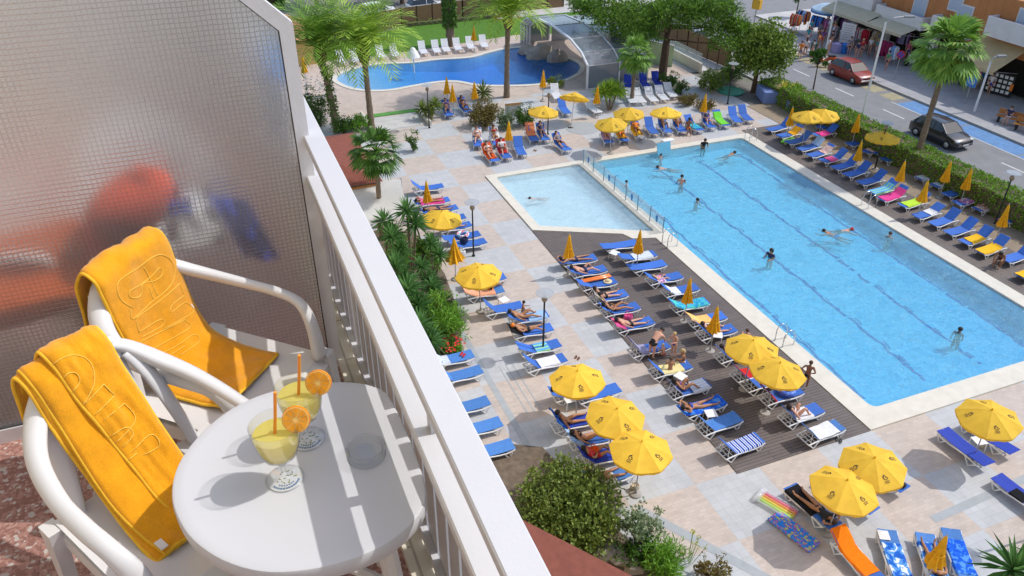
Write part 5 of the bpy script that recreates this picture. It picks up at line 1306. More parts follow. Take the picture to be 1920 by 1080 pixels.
def clump_leaves(mb, r, c, rad, n, L, w, sq=1.0, shell=.5):
    for _ in range(n):
        v = rv(r); v = v.normalized()*(shell+(1-shell)*r.random()); p = Vector(c) + Vector((v.x*rad, v.y*rad, v.z*rad*sq))
        d = (v + rv(r)*.8 + Vector((0, 0, .1))).normalized(); nn = (v*1.0 + rv(r)*.8).normalized()
        if abs(d.dot(nn)) > .93: nn = d.orthogonal()
        quad_leaf(mb, p, d, (nn - d*nn.dot(d)).normalized(), L*r.uniform(.7, 1.25), w*r.uniform(.7, 1.2))
def trunk_mesh(mb, pts, radii, n=8, ring=0.0):
    P = catmull(pts, 6, False); R = []
    for i in range(len(P)):
        t = i/(len(P)-1)*(len(radii)-1); k = min(int(t), len(radii)-2); R.append((radii[k]+(radii[k+1]-radii[k])*(t-k))*(1+ring*((i % 2)*2-1)))
    mb.tube(P, R, n)
def frond(mb, r, base, az, el, L, droop, lw, ll, seg=10, side=17):
    """a feather frond: curved rib with leaflets on both sides"""
    d = Vector((cos(az), sin(az), 0)); p = Vector(base); e = el; pts = [p.copy()]
    for i in range(seg):
        p = p + (d*cos(e) + Vector((0, 0, sin(e))))*L/seg; e -= droop/seg*(1+.8*i/seg); pts.append(p.copy())
    mb.tube(pts, [.035*(1-.85*i/seg) for i in range(seg+1)], 3, cap=False)
    sd = Vector((-d.y, d.x, 0))
    for i in range(side*2):
        t = .12+.88*(i//2)/(side-1) if side > 1 else .5; k = min(int(t*seg), seg-1); f = t*seg-k; q = pts[k].lerp(pts[k+1], f); tg = (pts[k+1]-pts[k]).normalized()
        sg = 1 if i % 2 else -1; up = sd.cross(tg); l = ll*(.45+.9*sin(min(1, t*1.02)*pi*.92+.1))*r.uniform(.85, 1.15)
        dd = (sd*sg*.85 + tg*.75 + up*(.25 if up.z > 0 else -.25) - Vector((0, 0, .30))).normalized()
        quad_leaf(mb, q, dd, (tg.cross(dd)).cross(dd).normalized() if False else (up+rv(r)*.3).normalized(), l, lw)
def feather_palm(label, base, h, lean, nf, L, ll, seed, green=L_PALM, boot=True, ivy=0, tr=.19, dead=0):
    r = random.Random(seed); root = thing('palm_tree', label, 'palm', base, 0, 'tall feather palms')
    top = Vector((lean[0], lean[1], h)); t = MB()
    trunk_mesh(t, [(0, 0, -.1), (lean[0]*.2, lean[1]*.2, h*.35), (lean[0]*.6, lean[1]*.6, h*.7), top], [tr*1.35, tr, tr*.95, tr*1.1], 10, .05); t.build('trunk', M_BARK, root, smooth=False)
    if boot:
        b = MB()
        for i in range(90):
            a = r.uniform(0, 2*pi); z = r.uniform(-.75, .35); rr = tr*(1.25+.9*max(0, 1-abs(z+.2)/.6)); p = top + Vector((cos(a)*rr*.7, sin(a)*rr*.7, z))
            o = Vector((cos(a), sin(a), .9)).normalized(); quad_leaf(b, p, o, Vector((-sin(a)*.3, cos(a)*.3, .9)).cross(o).cross(o).normalized(), r.uniform(.2, .34), .07)
        b.lathe([(tr*.9, -.95), (tr*1.9, -.45), (tr*2.0, -.1), (tr*1.1, .3)], 10, top); b.build('leaf_boots', M_BOOT, root)
    if ivy:
        b = MB()
        for i in range(ivy):
            z = r.uniform(.6, h-.9); a = r.uniform(0, 2*pi); f = z/h; c = Vector((lean[0]*f*f, lean[1]*f*f, z)); o = Vector((cos(a), sin(a), r.uniform(-.2, .5))).normalized(); p = c + Vector((cos(a), sin(a), 0))*tr*r.uniform(.9, 1.35)
            quad_leaf(b, p, (o*.5+rv(r)).normalized(), o, .16, .07)
        b.build('ivy', M_IVY, root)
    f = MB()
    for i in range(nf):
        az = i*2.39996 + r.uniform(-.25, .25); q = i/nf; el = radians(88 - 62*q**1.2 + r.uniform(-6, 6)); frond(f, r, top+Vector((0, 0, .1)), az, el, L*r.uniform(.85, 1.08), radians(58+34*q), .040, ll)
    f.build('crown', green, root)
    if dead:
        s = MB()
        for i in range(dead):
            a = i*2.4; s.tube([top, top+Vector((cos(a)*.4, sin(a)*.4, .35)), top+Vector((cos(a)*.8, sin(a)*.8, .0))], .025, 4); clump_leaves(s, r, top+Vector((cos(a)*.85, sin(a)*.85, -.05)), .2, 14, .16, .03)
        s.build('fruit_stalks', M_FRUIT, root)
    return root
def fan_blade(mb, r, p, d, up, R, n=14, spread=2.3):
    """one fan leaf: pleated segments spreading from the end of its stalk"""
    s = d.cross(up).normalized(); up = s.cross(d).normalized()
    for i in range(n):
        a = (i/(n-1)-.5)*spread*1.25; dd = (d*cos(a)+s*sin(a)).normalized(); l = R*(.80+.2*cos(a))*r.uniform(.9, 1.05); w = R*.075; ss = dd.cross(up).normalized()*w
        tip = p+dd*l - Vector((0, 0, R*.22)) + rv(r)*.04
        m_ = p+dd*l*.6 - Vector((0, 0, R*.03)); mb.add([p, m_+ss+up*.015, tip, m_-ss-up*.015], [(0, 1, 2, 3)])
def fan_palm(label, base, h, lean, nf, R, stalk, seed, tr=.15, mat_=L_FAN, skirt=0, group='fan palms'):
    r = random.Random(seed); root = thing('fan_palm', label, 'palm', base, 0, group); top = Vector((lean[0], lean[1], h)); t = MB()
    trunk_mesh(t, [(0, 0, -.1), (lean[0]*.3, lean[1]*.3, h*.4), (lean[0]*.7, lean[1]*.7, h*.75), top], [tr*1.3, tr, tr*.9, tr], 9, .06); t.build('trunk', M_BARK, root)
    f = MB()
    for i in range(nf):
        q = i/nf; az = i*2.39996+r.uniform(-.2, .2); el = radians(78-125*q+r.uniform(-8, 8)); d = Vector((cos(az)*cos(el), sin(az)*cos(el), sin(el))); p0 = top + Vector((0, 0, .05))
        S = stalk*r.uniform(.8, 1.15); p1 = p0+d*S*.6; d2 = (d - Vector((0, 0, .35))).normalized(); p2 = p1+d2*S*.45; f.tube([p0, p1, p2], [.022, .016, .012], 3, cap=False)
        up = Vector((0, 0, 1)) if abs(d2.z) < .9 else Vector((-cos(az), -sin(az), 0)); fan_blade(f, r, p2, d2, up, R*r.uniform(.85, 1.1))
    f.build('crown', mat_, root)
    if skirt:
        k = MB()
        for i in range(skirt):
            az = r.uniform(0, 2*pi); p = top - Vector((0, 0, r.uniform(.1, .9))) + Vector((cos(az), sin(az), 0))*tr; d = Vector((cos(az)*.55, sin(az)*.55, -1)).normalized(); fan_blade(k, r, p+d*.25, d, Vector((cos(az), sin(az), .4)), R*.8, 9)
        k.build('dry_skirt', L_YELG, root)
    return root
def rosette(mb, r, c, n, L, w, low=-35, hi=85):
    for i in range(n):
        q = i/n; az = i*2.39996+r.uniform(-.2, .2); el = radians(hi-(hi-low)*q+r.uniform(-6, 6)); d = Vector((cos(az)*cos(el), sin(az)*cos(el), sin(el))); l = L*r.uniform(.85, 1.1)
        s = d.cross(Vector((0, 0, 1)));  s = s.normalized()*w if s.length > 1e-3 else Vector((w, 0, 0)); p = Vector(c); m_ = p+d*l*.5; tip = p+d*l-Vector((0, 0, l*.18*cos(el)))
        mb.add([p-s*.5, p+s*.5, m_+s, tip, m_-s], [(0, 1, 2, 3, 4)])
def yucca(label, heads, base, seed, L=.75, w=.035, n=60, mat_=L_YUC, name='yucca', cat='plant', group=None, low=-40):
    r = random.Random(seed); root = thing(name, label, cat, base, 0, group); b = Vector(base); t = MB(); f = MB()
    for h in heads:
        p = Vector(h)-b; t.tube([(p.x*.15, p.y*.15, -.05), (p.x*.6, p.y*.6, p.z*.55), p], [.085, .07, .05], 6); rosette(f, r, p, n, L, w, low)
    t.build('trunk', M_BARK, root); f.build('leaves', mat_, root); return root
def bush(label, c, rx, ry, h, n, L, w, seed, m=L_DARK, name='shrub', cat='shrub', group=None, flowers=None, nfl=0, fl=.07, z0=0.0, core=True):
    """c: middle on the ground"""
    r = random.Random(seed); root = thing(name, label, cat, (c[0], c[1], z0), 0, group); f = MB(); k = max(5, int(n/110)); S = MB()
    for i in range(k):
        a = r.uniform(0, 2*pi); q = sqrt(r.random())*.72; z = r.uniform(.25, .80)*h*(1-.35*q); cc = Vector((cos(a)*q*rx, sin(a)*q*ry, z)); S.tube([(cc.x*.1, cc.y*.1, 0), cc*.6, cc], [.03, .022, .012], 4)
        clump_leaves(f, r, cc, min(rx, ry, h)*r.uniform(.20, .52), int(n/k), L, w, .85, .35)
    for i in range(int(n*.010)+4):   # stray shoots
        a = r.uniform(0, 2*pi); q = sqrt(r.random())*.95; d = Vector((cos(a)*q, sin(a)*q, sqrt(max(.05, 1-q*q)))); p = Vector((d.x*rx*.85, d.y*ry*.85, d.z*h*.86)); e = p + Vector((d.x*.22, d.y*.22, .14+.16*r.random()))*min(1, h*.8); S.tube([p*.8, e], .006, 3); clump_leaves(f, r, e, .10*min(1, h), 12, L*.8, w*.9, 1.2, .1)
    S.build('stems', M_BARKD, root); f.build('foliage', m, root)
    if nfl:
        g = MB()
        for i in range(nfl):
            a = r.uniform(0, 2*pi); q = r.uniform(.35, 1); z = h*(.55+.5*sqrt(max(0, 1-q*q))*r.random()+.12); p = Vector((cos(a)*q*rx, sin(a)*q*ry, z))
            for j in range(5): d = (Vector((cos(j*1.257), sin(j*1.257), .5))+rv(r)*.2).normalized(); quad_leaf(g, p, d, Vector((0, 0, 1)), fl, fl*.4)
        g.build('blossom', flowers, root)
    return root
def tree(label, base, h, crown, rad, n, L, w, seed, m=L_MAG, name='broadleaf_tree', tr=.16, sq=.8, group=None, nclump=26, flat=1.0):
    r = random.Random(seed); root = thing(name, label, 'tree', base, 0, group); T_ = MB(); cc = Vector(crown); trunk_mesh(T_, [(0, 0, -.1), (cc.x*.2, cc.y*.2, h*.4), (cc.x*.55, cc.y*.55, h*.8)], [tr*1.3, tr, tr*.75], 9)
    f = MB(); fork = Vector((cc.x*.55, cc.y*.55, h*.8))
    for i in range(nclump):
        v = rv(r).normalized()*r.uniform(.45, .95); p = cc + Vector((v.x*rad, v.y*rad, v.z*rad*sq)); mid = fork.lerp(p, .55)+rv(r)*.15
        T_.tube([fork, mid, p], [tr*.38, tr*.2, .02], 5); clump_leaves(f, r, p, rad*r.uniform(.26, .42), int(n/nclump), L, w, .75*flat, .25)
    T_.build('trunk', M_BARKD, root); f.build('crown', m, root); return root

feather_palm('tall feather palm with ivy on its trunk beside the yellow house', at(632, 247), 5.35, (-.42, .2), 46, 3.9, .95, 1, L_PALM, True, 420, .20)
feather_palm('tall feather palm with bright arching crown before the bathing pool', at(697, 241), 5.15, (.0, .2), 52, 4.1, 1.0, 2, L_PALMY, True, 0, .19)
feather_palm('feather palm with orange fruit stalks beside the pool dome', at(950, 182), 5.7, (.15, .1), 44, 3.6, .9, 3, L_PALMY, True, 0, .19, 9)
fan_palm('dark green fan palm with shaggy trunk beside the red pavilion', at(717, 450), 4.75, (.12, .1), 36, .78, .74, 4, .13, L_DARK)
fan_palm('small pale fan palm among the spare loungers', at(1184, 192), 3.5, (.1, .1), 34, .85, .70, 5, .13, L_FAN)
fan_palm('tall shaggy fan palm at the hedge beside the black car', at(1712, 318), 7.15, (.35, .25), 54, 1.15, 1.15, 6, .17, L_FAN, 14)
# bed of yuccas under the rail
BED = [((763, 396, 3.3), 60, .85), ((735, 446, 2.6), 55, .8), ((808, 455, 2.1), 46, .65), ((742, 500, 2.5), 60, .85), ((790, 500, 1.8), 50, .7), ((765, 545, 2.3), 60, .9), ((812, 540, 1.5), 50, .7), ((790, 610, 2.0), 56, .8), ((720, 415, 2.4), 50, .8)]
WHICH = ['topmost yucca rosette of the palm bed, before the white canopy', 'yucca left of the topmost rosette in the palm bed', 'yucca overhanging the half-folded parasol', 'broad yucca beside the rail halfway down the bed', 'yucca left of the clipped ball shrub', 'yucca above the feathery bush', 'low yucca beside the clipped ball shrub', 'lowest yucca of the bed, in front of the feathery bush', 'yucca at the top of the bed beside the shaggy palm trunk']
for i, ((x, y, z), n, L) in enumerate(BED):
    p = at(x, y, z); yucca(WHICH[i], [p, p+Vector((.25, -.45, -.5))], (p.x, p.y, 0), 20+i, L, .045, n, L_YUC, group='yuccas in the bed under the rail')
p = at(828, 585, 1.3); bush('feathery bright green bush above the red flowers', (p.x, p.y), 1.05, 1.2, 2.3, 4200, .20, .022, 31, L_BRIGHT)
p = at(790, 640, .8); bush('dark leafy shrub at the lower end of the palm bed', (p.x-.3, p.y), .8, .9, 1.2, 1500, .14, .04, 32, L_DARK)
p = at(846, 648, .3); bush('low clump of red flowers beside the first rail lounger', (p.x, p.y), .55, .6, .55, 900, .09, .035, 33, L_BRIGHT, 'flower_clump', 'flowers', None, M_RFL, 46, .075)
p = at(812, 485, .9); bush('clipped ball shrub in the palm bed', (p.x, p.y), .36, .36, 1.25, 1300, .06, .03, 34, L_BRIGHT)
for i, (x, y, z, rr, l) in enumerate([(752, 470, .8, .8, 'leafy shrub between the upper yuccas'), (770, 575, .7, .9, 'leafy shrub behind the feathery bush'), (800, 470, .5, .6, 'small leafy shrub above the clipped ball'), (745, 540, .8, .9, 'leafy shrub against the rail side of the bed')]):
    p = at(x, y, z); bush(l, (p.x, p.y), rr, rr*1.1, 1.3, 1500, .15, .05, 130+i, (L_BRIGHT, L_DARK)[i % 2])
mb = MB(); mb.prism([(4, 24.8), (7.6, 24.8), (8.4, 27), (8.9, 31), (8.7, 35.5), (7.2, 36.4), (4, 36.4)], -.02, .05); struct('planting_bed', mb, M_SOIL)
# big bush and plants below the near end of the rail
mb = MB(); mb.prism([(4, 10), (9.0, 10.6), (9.8, 12.6), (9.3, 14.6), (8.6, 18.6), (7.4, 19.3), (4, 19.3)], -.02, .06); struct('near_planting_bed', mb, M_SOIL)
bush('large olive-green bush under the near end of the rail', (8.1, 15.35), 1.95, 2.1, 1.5, 11500, .135, .050, 41, L_OLIVE)
p = at(1205, 985, .9); bush('loose grey-green shrub right of the large bush', (p.x, p.y), .75, .8, 1.7, 900, .12, .045, 42, L_GREY)
p = at(1245, 1050, .4); bush('low bright green tuft beside the curved drain strip', (p.x, p.y), .75, .7, .9, 1800, .22, .018, 43, L_BRIGHT)
p = at(1335, 1072, .3); bush('small reddish-green ball shrub at the bottom edge', (p.x, p.y), .55, .55, .8, 900, .09, .03, 44, L_RED)
p = at(1190, 1035, .4); bush('dark shrub between the large bush and the bright tuft', (p.x, p.y), .7, .6, .8, 900, .12, .04, 45, L_DARK)
r_ = random.Random(5); root = thing('tall_herb', 'thin stems with small green heads on the pale paving', 'plant', (*at(1290, 1055).xy, 0)); f = MB(); S = MB()
for i in range(8):
    q = Vector((r_.uniform(-.5, .5), r_.uniform(-.4, .4), r_.uniform(.7, 1.2))); S.tube([(q.x*.3, q.y*.3, 0), q], .008, 4); clump_leaves(f, r_, q, .055, 16, .05, .02)
S.build('stems', L_BRIGHT, root); f.build('flower_heads', L_YELG, root)
def rock(label, loc, s, seed):
    b = MB(); b.ball((0, 0, 0), 1, 10, 7)
    for v in b.v: v *= 1 + .30*mnoise.noise(v*1.6+Vector((seed, 0, 0))); v.x *= s[0]; v.y *= s[1]; v.z *= s[2]
    tag(b.build('rock', M_ROCK, smooth=30, loc=loc), label, 'rock')
for i, (x, y, s, l) in enumerate([(1168, 1050, (.4, .3, .25), 'grey rock at the foot of the dark shrub'), (1190, 1066, (.35, .3, .22), 'grey rock at the lower edge of the near bed'), (1135, 1040, (.45, .35, .22), 'grey rock between the large bush and the red roof')]): rock(l, (*at(x, y).xy, .1), s, i*7.3)
for i, (x, y, s, l) in enumerate([(1012, 106, (1.5, .8, .8), 'large pale rock on the far edge of the bathing pool'), (1045, 113, (.9, .7, .7), 'pale rock at the dome end of the bathing pool'), (990, 99, (.9, .7, .5), 'low pale rock left of the large one')]): rock(l, (*at(x, y).xy, .15), s, 3+i*4.1)
# plants at the top end of the terrace
p = at(806, 226); yucca('spiky bush behind the garden lamp at the top end', [p+Vector((0, 0, .7)), p+Vector((.5, .2, 1.0)), p+Vector((-.4, .3, .8))], p, 50, .8, .05, 46, L_OLIVE)
p = at(912, 236); bush('round reddish-green bush left of the notice board', p, 1.25, 1.1, 1.9, 3600, .12, .045, 51, L_RED)
p = at(880, 240)
p = at(950, 240); bush('dark rounded bush behind the folded parasol', p, .8, .7, 1.3, 1700, .11, .04, 52, L_GREY)
p = at(985, 236); bush('dark green bush right of the notice board', p, .75, .7, 1.5, 1700, .11, .04, 53, L_DARK)
p = at(905, 186); yucca('low spiky palm-like plant above the round bush', [p+Vector((0, 0, .5))], p, 54, 1.1, .06, 44, L_OLIVE)
p = at(1143, 206); yucca('bushy grass-headed yucca tree among the white loungers', [p+Vector((0, .1, 1.5)), p+Vector((.5, 0, 1.3)), p+Vector((-.5, .1, 1.35))], p, 55, .95, .03, 110, L_PALMY)
p = at(1040, 165); bush('low green shrub beside the dome end parasol', p, .9, .5, .9, 1200, .12, .04, 56, L_OLIVE)
p = at(1165, 234); bush('yellow-green shrub under the pair of parasols', p, 1.0, .5, .7, 1100, .12, .04, 57, L_YELG)
p = at(645, 250); bush('clipped green bush at the foot of the ivy palm', p, .9, .8, 1.1, 1500, .10, .04, 58, L_DARK); p = at(672, 246); bush('yellow-green bush between the two tall palms', p, 1.0, .9, 1.1, 1700, .10, .04, 59, L_BRIGHT)
p = at(600, 236); bush('white-flowering oleander beside the rail end', p, 1.4, 1.2, 3.1, 2600, .16, .035, 60, L_DARK, 'oleander', 'shrub', None, M_WFL, 90, .12)
p = at(775, 282); bush('spindly green shrub right of the dark fan palm', p, .5, .5, 1.3, 420, .14, .04, 61, L_DARK)
p = at(1290, 196); bush('low red-leaved planting below the lone folded parasol', p, 1.0, .9, .75, 1300, .1, .04, 62, L_RED); p = at(1322, 206); bush('red-leaved planting right of the folded parasol', p, .9, .6, .7, 1100, .1, .04, 63, L_RED); p = at(1276, 178); bush('small rounded shrub left of the red planting', p, .6, .6, 1.1, 1000, .1, .04, 64, L_DARK)
p = at(1335, 168); bush('mixed green shrub along the far fence', p, 1.4, 1.2, 1.7, 2200, .13, .045, 65, L_MAG); p = at(1255, 160); bush('green shrub at the foot of the big pine', p, .9, .9, 1.0, 1300, .12, .04, 66, L_DARK); p = at(1370, 150); bush('dark shrub in front of the big magnolia', p, 1.3, 1.2, 1.6, 1900, .13, .045, 67, L_DARK)
tree('large round magnolia tree with glossy leaves at the street corner', at(1412, 172), 2.2, (.35, .3, 3.0), 2.4, 8600, .22, .085, 70, L_MAG, 'magnolia_tree', .17, .88, None, 44)
# pines at the back
def pine(label, base, h, lean, clumps, seed, tr=.30):
    r = random.Random(seed); root = thing('pine_tree', label, 'tree', base, 0, 'pines behind the terrace'); t = MB(); top = Vector((lean[0], lean[1], h)); trunk_mesh(t, [(0, 0, -.1), top*.45, top], [tr*1.2, tr, tr*.6], 9); f = MB()
    for (x, y, z, R) in clumps:
        p = Vector((x, y, z)); a = top*min(1, max(.55, (z-.6)/h)); t.tube([a, a.lerp(p, .5)+Vector((0, 0, -.1)), p], [tr*.35, tr*.2, .04], 5)
        for j in range(int(26*R)):
            c = p + Vector((r.uniform(-1, 1)*R, r.uniform(-1, 1)*R, r.uniform(-.45, .45)*R)); clump_leaves(f, r, c, .50*R**.5, 46, .30, .045, .8, .1)
    t.build('trunk', M_BARKD, root); f.build('crown', L_PINE, root)
p = at(1241, 148)
def rel(b, x, y, z): q = at(x, y, z) - Vector(b); return (q.x, q.y, z)
pine('big pine with leaning dark trunk behind the spare loungers', p, 5.0, (.5, .6), [(*rel(p, 1225, 30, 5.2), 1.5), (*rel(p, 1265, 12, 5.8), 1.6), (*rel(p, 1310, 30, 5.2), 1.5), (*rel(p, 1350, 50, 4.4), 1.3), (*rel(p, 1365, 82, 3.6), 1.0), (*rel(p, 1205, 58, 4.2), 1.1), (*rel(p, 1290, 4, 6.2), 1.5), (*rel(p, 1340, 15, 5.8), 1.5), (*rel(p, 1385, 50, 4.6), .9)], 71)
p = at(1150, 105); pine('dark pine behind the pool dome', p, 4.6, (-.3, .2), [(*rel(p, 1120, 12, 4.6), 1.6), (*rel(p, 1150, 40, 3.8), 1.4), (*rel(p, 1185, 20, 4.8), 1.6), (*rel(p, 1180, 58, 3.2), 1.0), (*rel(p, 1100, 2, 5.0), 1.4)], 72, .2)
p = at(845, 86); r_ = random.Random(9); root = thing('ivy_tree', 'tall trunk wrapped in ivy on the lawn', 'tree', p); t_ = MB(); trunk_mesh(t_, [(0, 0, -.1), (0, .1, 3), (.1, .2, 7)], [.42, .34, .3], 9); t_.build('trunk', M_BARK, root); f = MB()
for i in range(1500):
    a = r_.uniform(0, 2*pi); z = r_.uniform(1.6, 7); o = Vector((cos(a), sin(a), .2)); quad_leaf(f, Vector((cos(a)*.5, sin(a)*.5, z)), (o*.4+rv(r_)).normalized(), o.normalized(), .26, .11)
f.build('ivy', M_IVY, root)
# hedge along the street
def hedge(label, x0, x1, y0, y1, h, seed, dens=95, z0=0.0):
    r = random.Random(seed); root = thing('hedge', label, 'hedge', ((x0+x1)/2, (y0+y1)/2, z0)); w, d = (x1-x0)/2, (y1-y0)/2; c = MB(); c.bx(-w+.14, w-.14, -d+.1, d-.1, 0, h-.14); c.build('inner_core', M_SOIL, root); f = MB()  # solid dark box fills the hedge behind its leaves
    def put_(p, n, k):
        for _ in range(k):
            q = p(); dd = (n + rv(r)*1.0).normalized(); nn = (n+rv(r)*.8).normalized(); nn = (nn-dd*nn.dot(dd)); nn = nn.normalized() if nn.length > .1 else dd.orthogonal().normalized(); quad_leaf(f, q, dd, nn, .13*r.uniform(.7, 1.3), .045)
    bump = lambda a, b: .13*mnoise.noise(Vector((a*1.1, b*1.1, seed)))
    def topp():
        x, y = r.uniform(-w, w), r.uniform(-d, d); return Vector((x, y, h-.1+bump(x, y)-r.random()*.1))
    def side(s):
        y, z = r.uniform(-d, d), r.uniform(.02, h-.03); return Vector((s*(w-.06+bump(y, z)-r.random()*.08), y, z))
    def end(s):
        x, z = r.uniform(-w, w), r.uniform(.02, h-.03); return Vector((x, s*(d-.05-r.random()*.08), z))
    put_(topp, Vector((0, 0, 1)), int(4*w*d*dens*1.2)); put_(lambda: side(-1), Vector((-1, 0, 0)), int(2*d*h*dens)); put_(lambda: side(1), Vector((1, 0, 0)), int(2*d*h*dens*.5)); put_(lambda: end(-1), Vector((0, -1, 0)), int(2*w*h*dens)); put_(lambda: end(1), Vector((0, 1, 0)), int(2*w*h*dens)); f.build('foliage', L_HEDGE, root)
hedge('long clipped hedge between the loungers and the street', 38.15, 39.9, 14, 44.2, 1.45, 81, 150)
p = at(1470, 168, 1.0); yucca('yellow-edged agave above the blue planter', [p, p+Vector((.7, -.4, -.1))], (p.x, p.y, 0), 82, .8, .09, 34, L_YELG, 'agave', 'plant'); hedge('loose low hedge behind the blue planter', 38.4, 40.2, 44.4, 47.0, 1.2, 83, 120)
p = at(1712, 322); bush('tuft of grass at the foot of the tall fan palm', p, .6, .5, .35, 500, .2, .02, 84, L_BRIGHT, 'grass_tuft', 'grass')
tree('small street tree with narrow crown beside the red car', (*at(1525, 166).xy, 0), 2.0, (.0, .1, 2.35), .72, 1500, .15, .05, 85, L_DARK, 'street_tree', .05, 1.1, 'small street trees', 10)
tree('small street tree at the far corner by the market stalls', (*at(1492, 32).xy, 0), 2.0, (0, 0, 2.4), .95, 1400, .18, .06, 86, L_DARK, 'street_tree', .06, .9, 'small street trees', 10)
p = at(1900, 1070, 1.7); yucca('dark palm-like plant in front of the near right lamp', [p, p+Vector((.9, -.5, .1))], (p.x, p.y, 0), 87, 1.15, .06, 46, L_YUC, 'cycad', 'plant', None, -25)
# ------------------------------------------------------------------ structures round the terrace
M_ROOFR = mat('red_brown_roofing', (.20, .062, .042), .9, .14, 5, .5, 70); M_WOODO = mat('orange_timber', (.48, .19, .04), .6, .15, 5); M_DARKI = mat('recess_shade', (.03, .028, .026), .9, .2, 3)  # near-black colour puts the shade of open interiors into the surface
M_SAIL = mat('cream_canvas', (.70, .69, .66), .85, .05, 2, translucent=.25); M_OCHRE = mat('ochre_render', (.66, .42, .16), .85, .06, 2); M_TILEO = m_brickpave('orange_roof_tiles', (.56, .24, .10), (.64, .30, .14), (.34, .13, .06), .35, .22, 0, .8, .02)
M_GLASSD = mat('window_glass', (.05, .065, .08), .08, .1, 2, spec=.7); M_WHITE = mat('white_render', (.72, .71, .72), .8, .05, 1.2, dirt=.12); M_BAMB = mat('brown_bamboo', (.20, .125, .065), .9, .22, 9); M_FPOST = mat('dark_fence_post', (.07, .035, .022), .8, .2, 6)
r = thing('pavilion', 'low bar pavilion with red-brown hipped roof and orange fascia', 'pavilion', (4.7, 39.9, 0))
m = MB(); X, Y = 2.75, 3.5; m.add([(-X, -Y, 2.75), (X, -Y, 2.75), (X, Y, 2.75), (-X, Y, 2.75), (-.6, -1.4, 3.35), (.6, -1.4, 3.35), (.6, 1.4, 3.35), (-.6, 1.4, 3.35)], [(0, 1, 5, 4), (1, 2, 6, 5), (2, 3, 7, 6), (3, 0, 4, 7), (4, 5, 6, 7), (3, 2, 1, 0)]); m.build('roof', M_ROOFR, r)
m = MB(); m.bx(-X+.1, X-.1, -Y+.10, -Y+.16, 2.35, 2.62); m.bx(X-.16, X-.1, -Y+.16, Y-.1, 2.35, 2.62); m.bx(-X+.1, -X+.16, -Y+.16, Y-.1, 2.35, 2.62); m.build('fascia', M_WOODO, r)
for sx in (-1, 1):
    for sy in (-1, 1): q = MB(); q.box((sx*(X-.35), sy*(Y-.4), 1.2), (.16, .16, 2.4)); q.build('post', M_WOODO, r)
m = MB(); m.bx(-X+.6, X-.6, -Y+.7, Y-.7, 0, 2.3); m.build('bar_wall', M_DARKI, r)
m = MB(); pp = [V(5.2, 37.0, 2.55), V(8.42, 36.55, 2.65), V(8.05, 33.0, 2.5), V(4.6, 32.6, 2.4)]; cc = sum(pp, V(0, 0, 0))/4
def sail(u, v):
    a = pp[0].lerp(pp[1], u); b = pp[3].lerp(pp[2], u); q = a.lerp(b, v); q.z -= .22*sin(pi*u)*sin(pi*v); e = .12*sin(pi*v); q.x += e*(1-2*u)*abs(1-2*u); q.y -= .12*sin(pi*u)*(1-2*v)*abs(1-2*v)*-1; return q - V(6.5, 35, 0)
r = thing('canvas_canopy', 'cream canvas shade sail below the red pavilion', 'canopy', (6.5, 35, 0)); m.grid(sail, 12, 12); m.build('canvas', M_SAIL, r, smooth='all')
for q in pp: m = MB(); m.tube([(q.x-6.5, q.y-35, 0), (q.x-6.5, q.y-35, q.z+.05)], .04, 6); m.build('post', M_POLE, r)
# roof below the near end of the rail
a, b = at(975, 972, 3.4), at(1190, 1082, 3.4); d = (b-a).normalized(); a2 = a-d*.6; b2 = b+d*3; n_ = V(-d.y, d.x, 0); n_ = n_ if n_.x < 0 else -n_; m = MB()
q = [a2, b2, b2+n_*7+V(0, 0, .9), a2+n_*7+V(0, 0, .9)]; m.add([v for v in q]+[v-V(0, 0, .22) for v in q], [(0, 1, 2, 3), (7, 6, 5, 4), (0, 4, 5, 1), (1, 5, 6, 2), (2, 6, 7, 3), (3, 7, 4, 0)])
r = thing('lean_to_roof', 'sloping red-brown roof below the near end of the rail', 'roof', (0, 0, 0)); m.build('roofing', M_ROOFR, r); m = MB(); m.add([a2-V(0, 0, .225)+n_*.3, b2-V(0, 0, .225)+n_*.3, V(b2.x, b2.y, 0)+n_*.3, V(a2.x, a2.y, 0)+n_*.3], [(0, 1, 2, 3)]); m.build('wall', M_OCHRE, r)
# yellow house
r = thing('yellow_house', 'ochre house with orange tiled roof behind the ivy palm', 'house', (6.0, 68.4, 0))
m = MB(); m.bx(-4, 3.2, -2.2, 2.5, 0, 2.3); m.build('wall', M_OCHRE, r); m = MB(); m.add([(-4.4, -2.7, 2.15), (3.7, -2.7, 2.15), (3.7, 2.9, 2.15), (-4.4, 2.9, 2.15), (-2, 0, 3.75), (1.0, 0, 3.75)], [(0, 1, 5, 4), (1, 2, 5), (2, 3, 4, 5), (3, 0, 4), (3, 2, 1, 0)]); m.build('roof', M_TILEO, r)
for x in (-1.6, .4):
    w = MB(); w.bx(x, x+1.1, -2.26, -2.18, .2, 1.95); w = w.build('window', M_WHITE, r); g = MB(); g.bx(x+.08, x+1.02, -2.29, -2.262, .28, 1.87); g.build('pane', M_GLASSD, w)
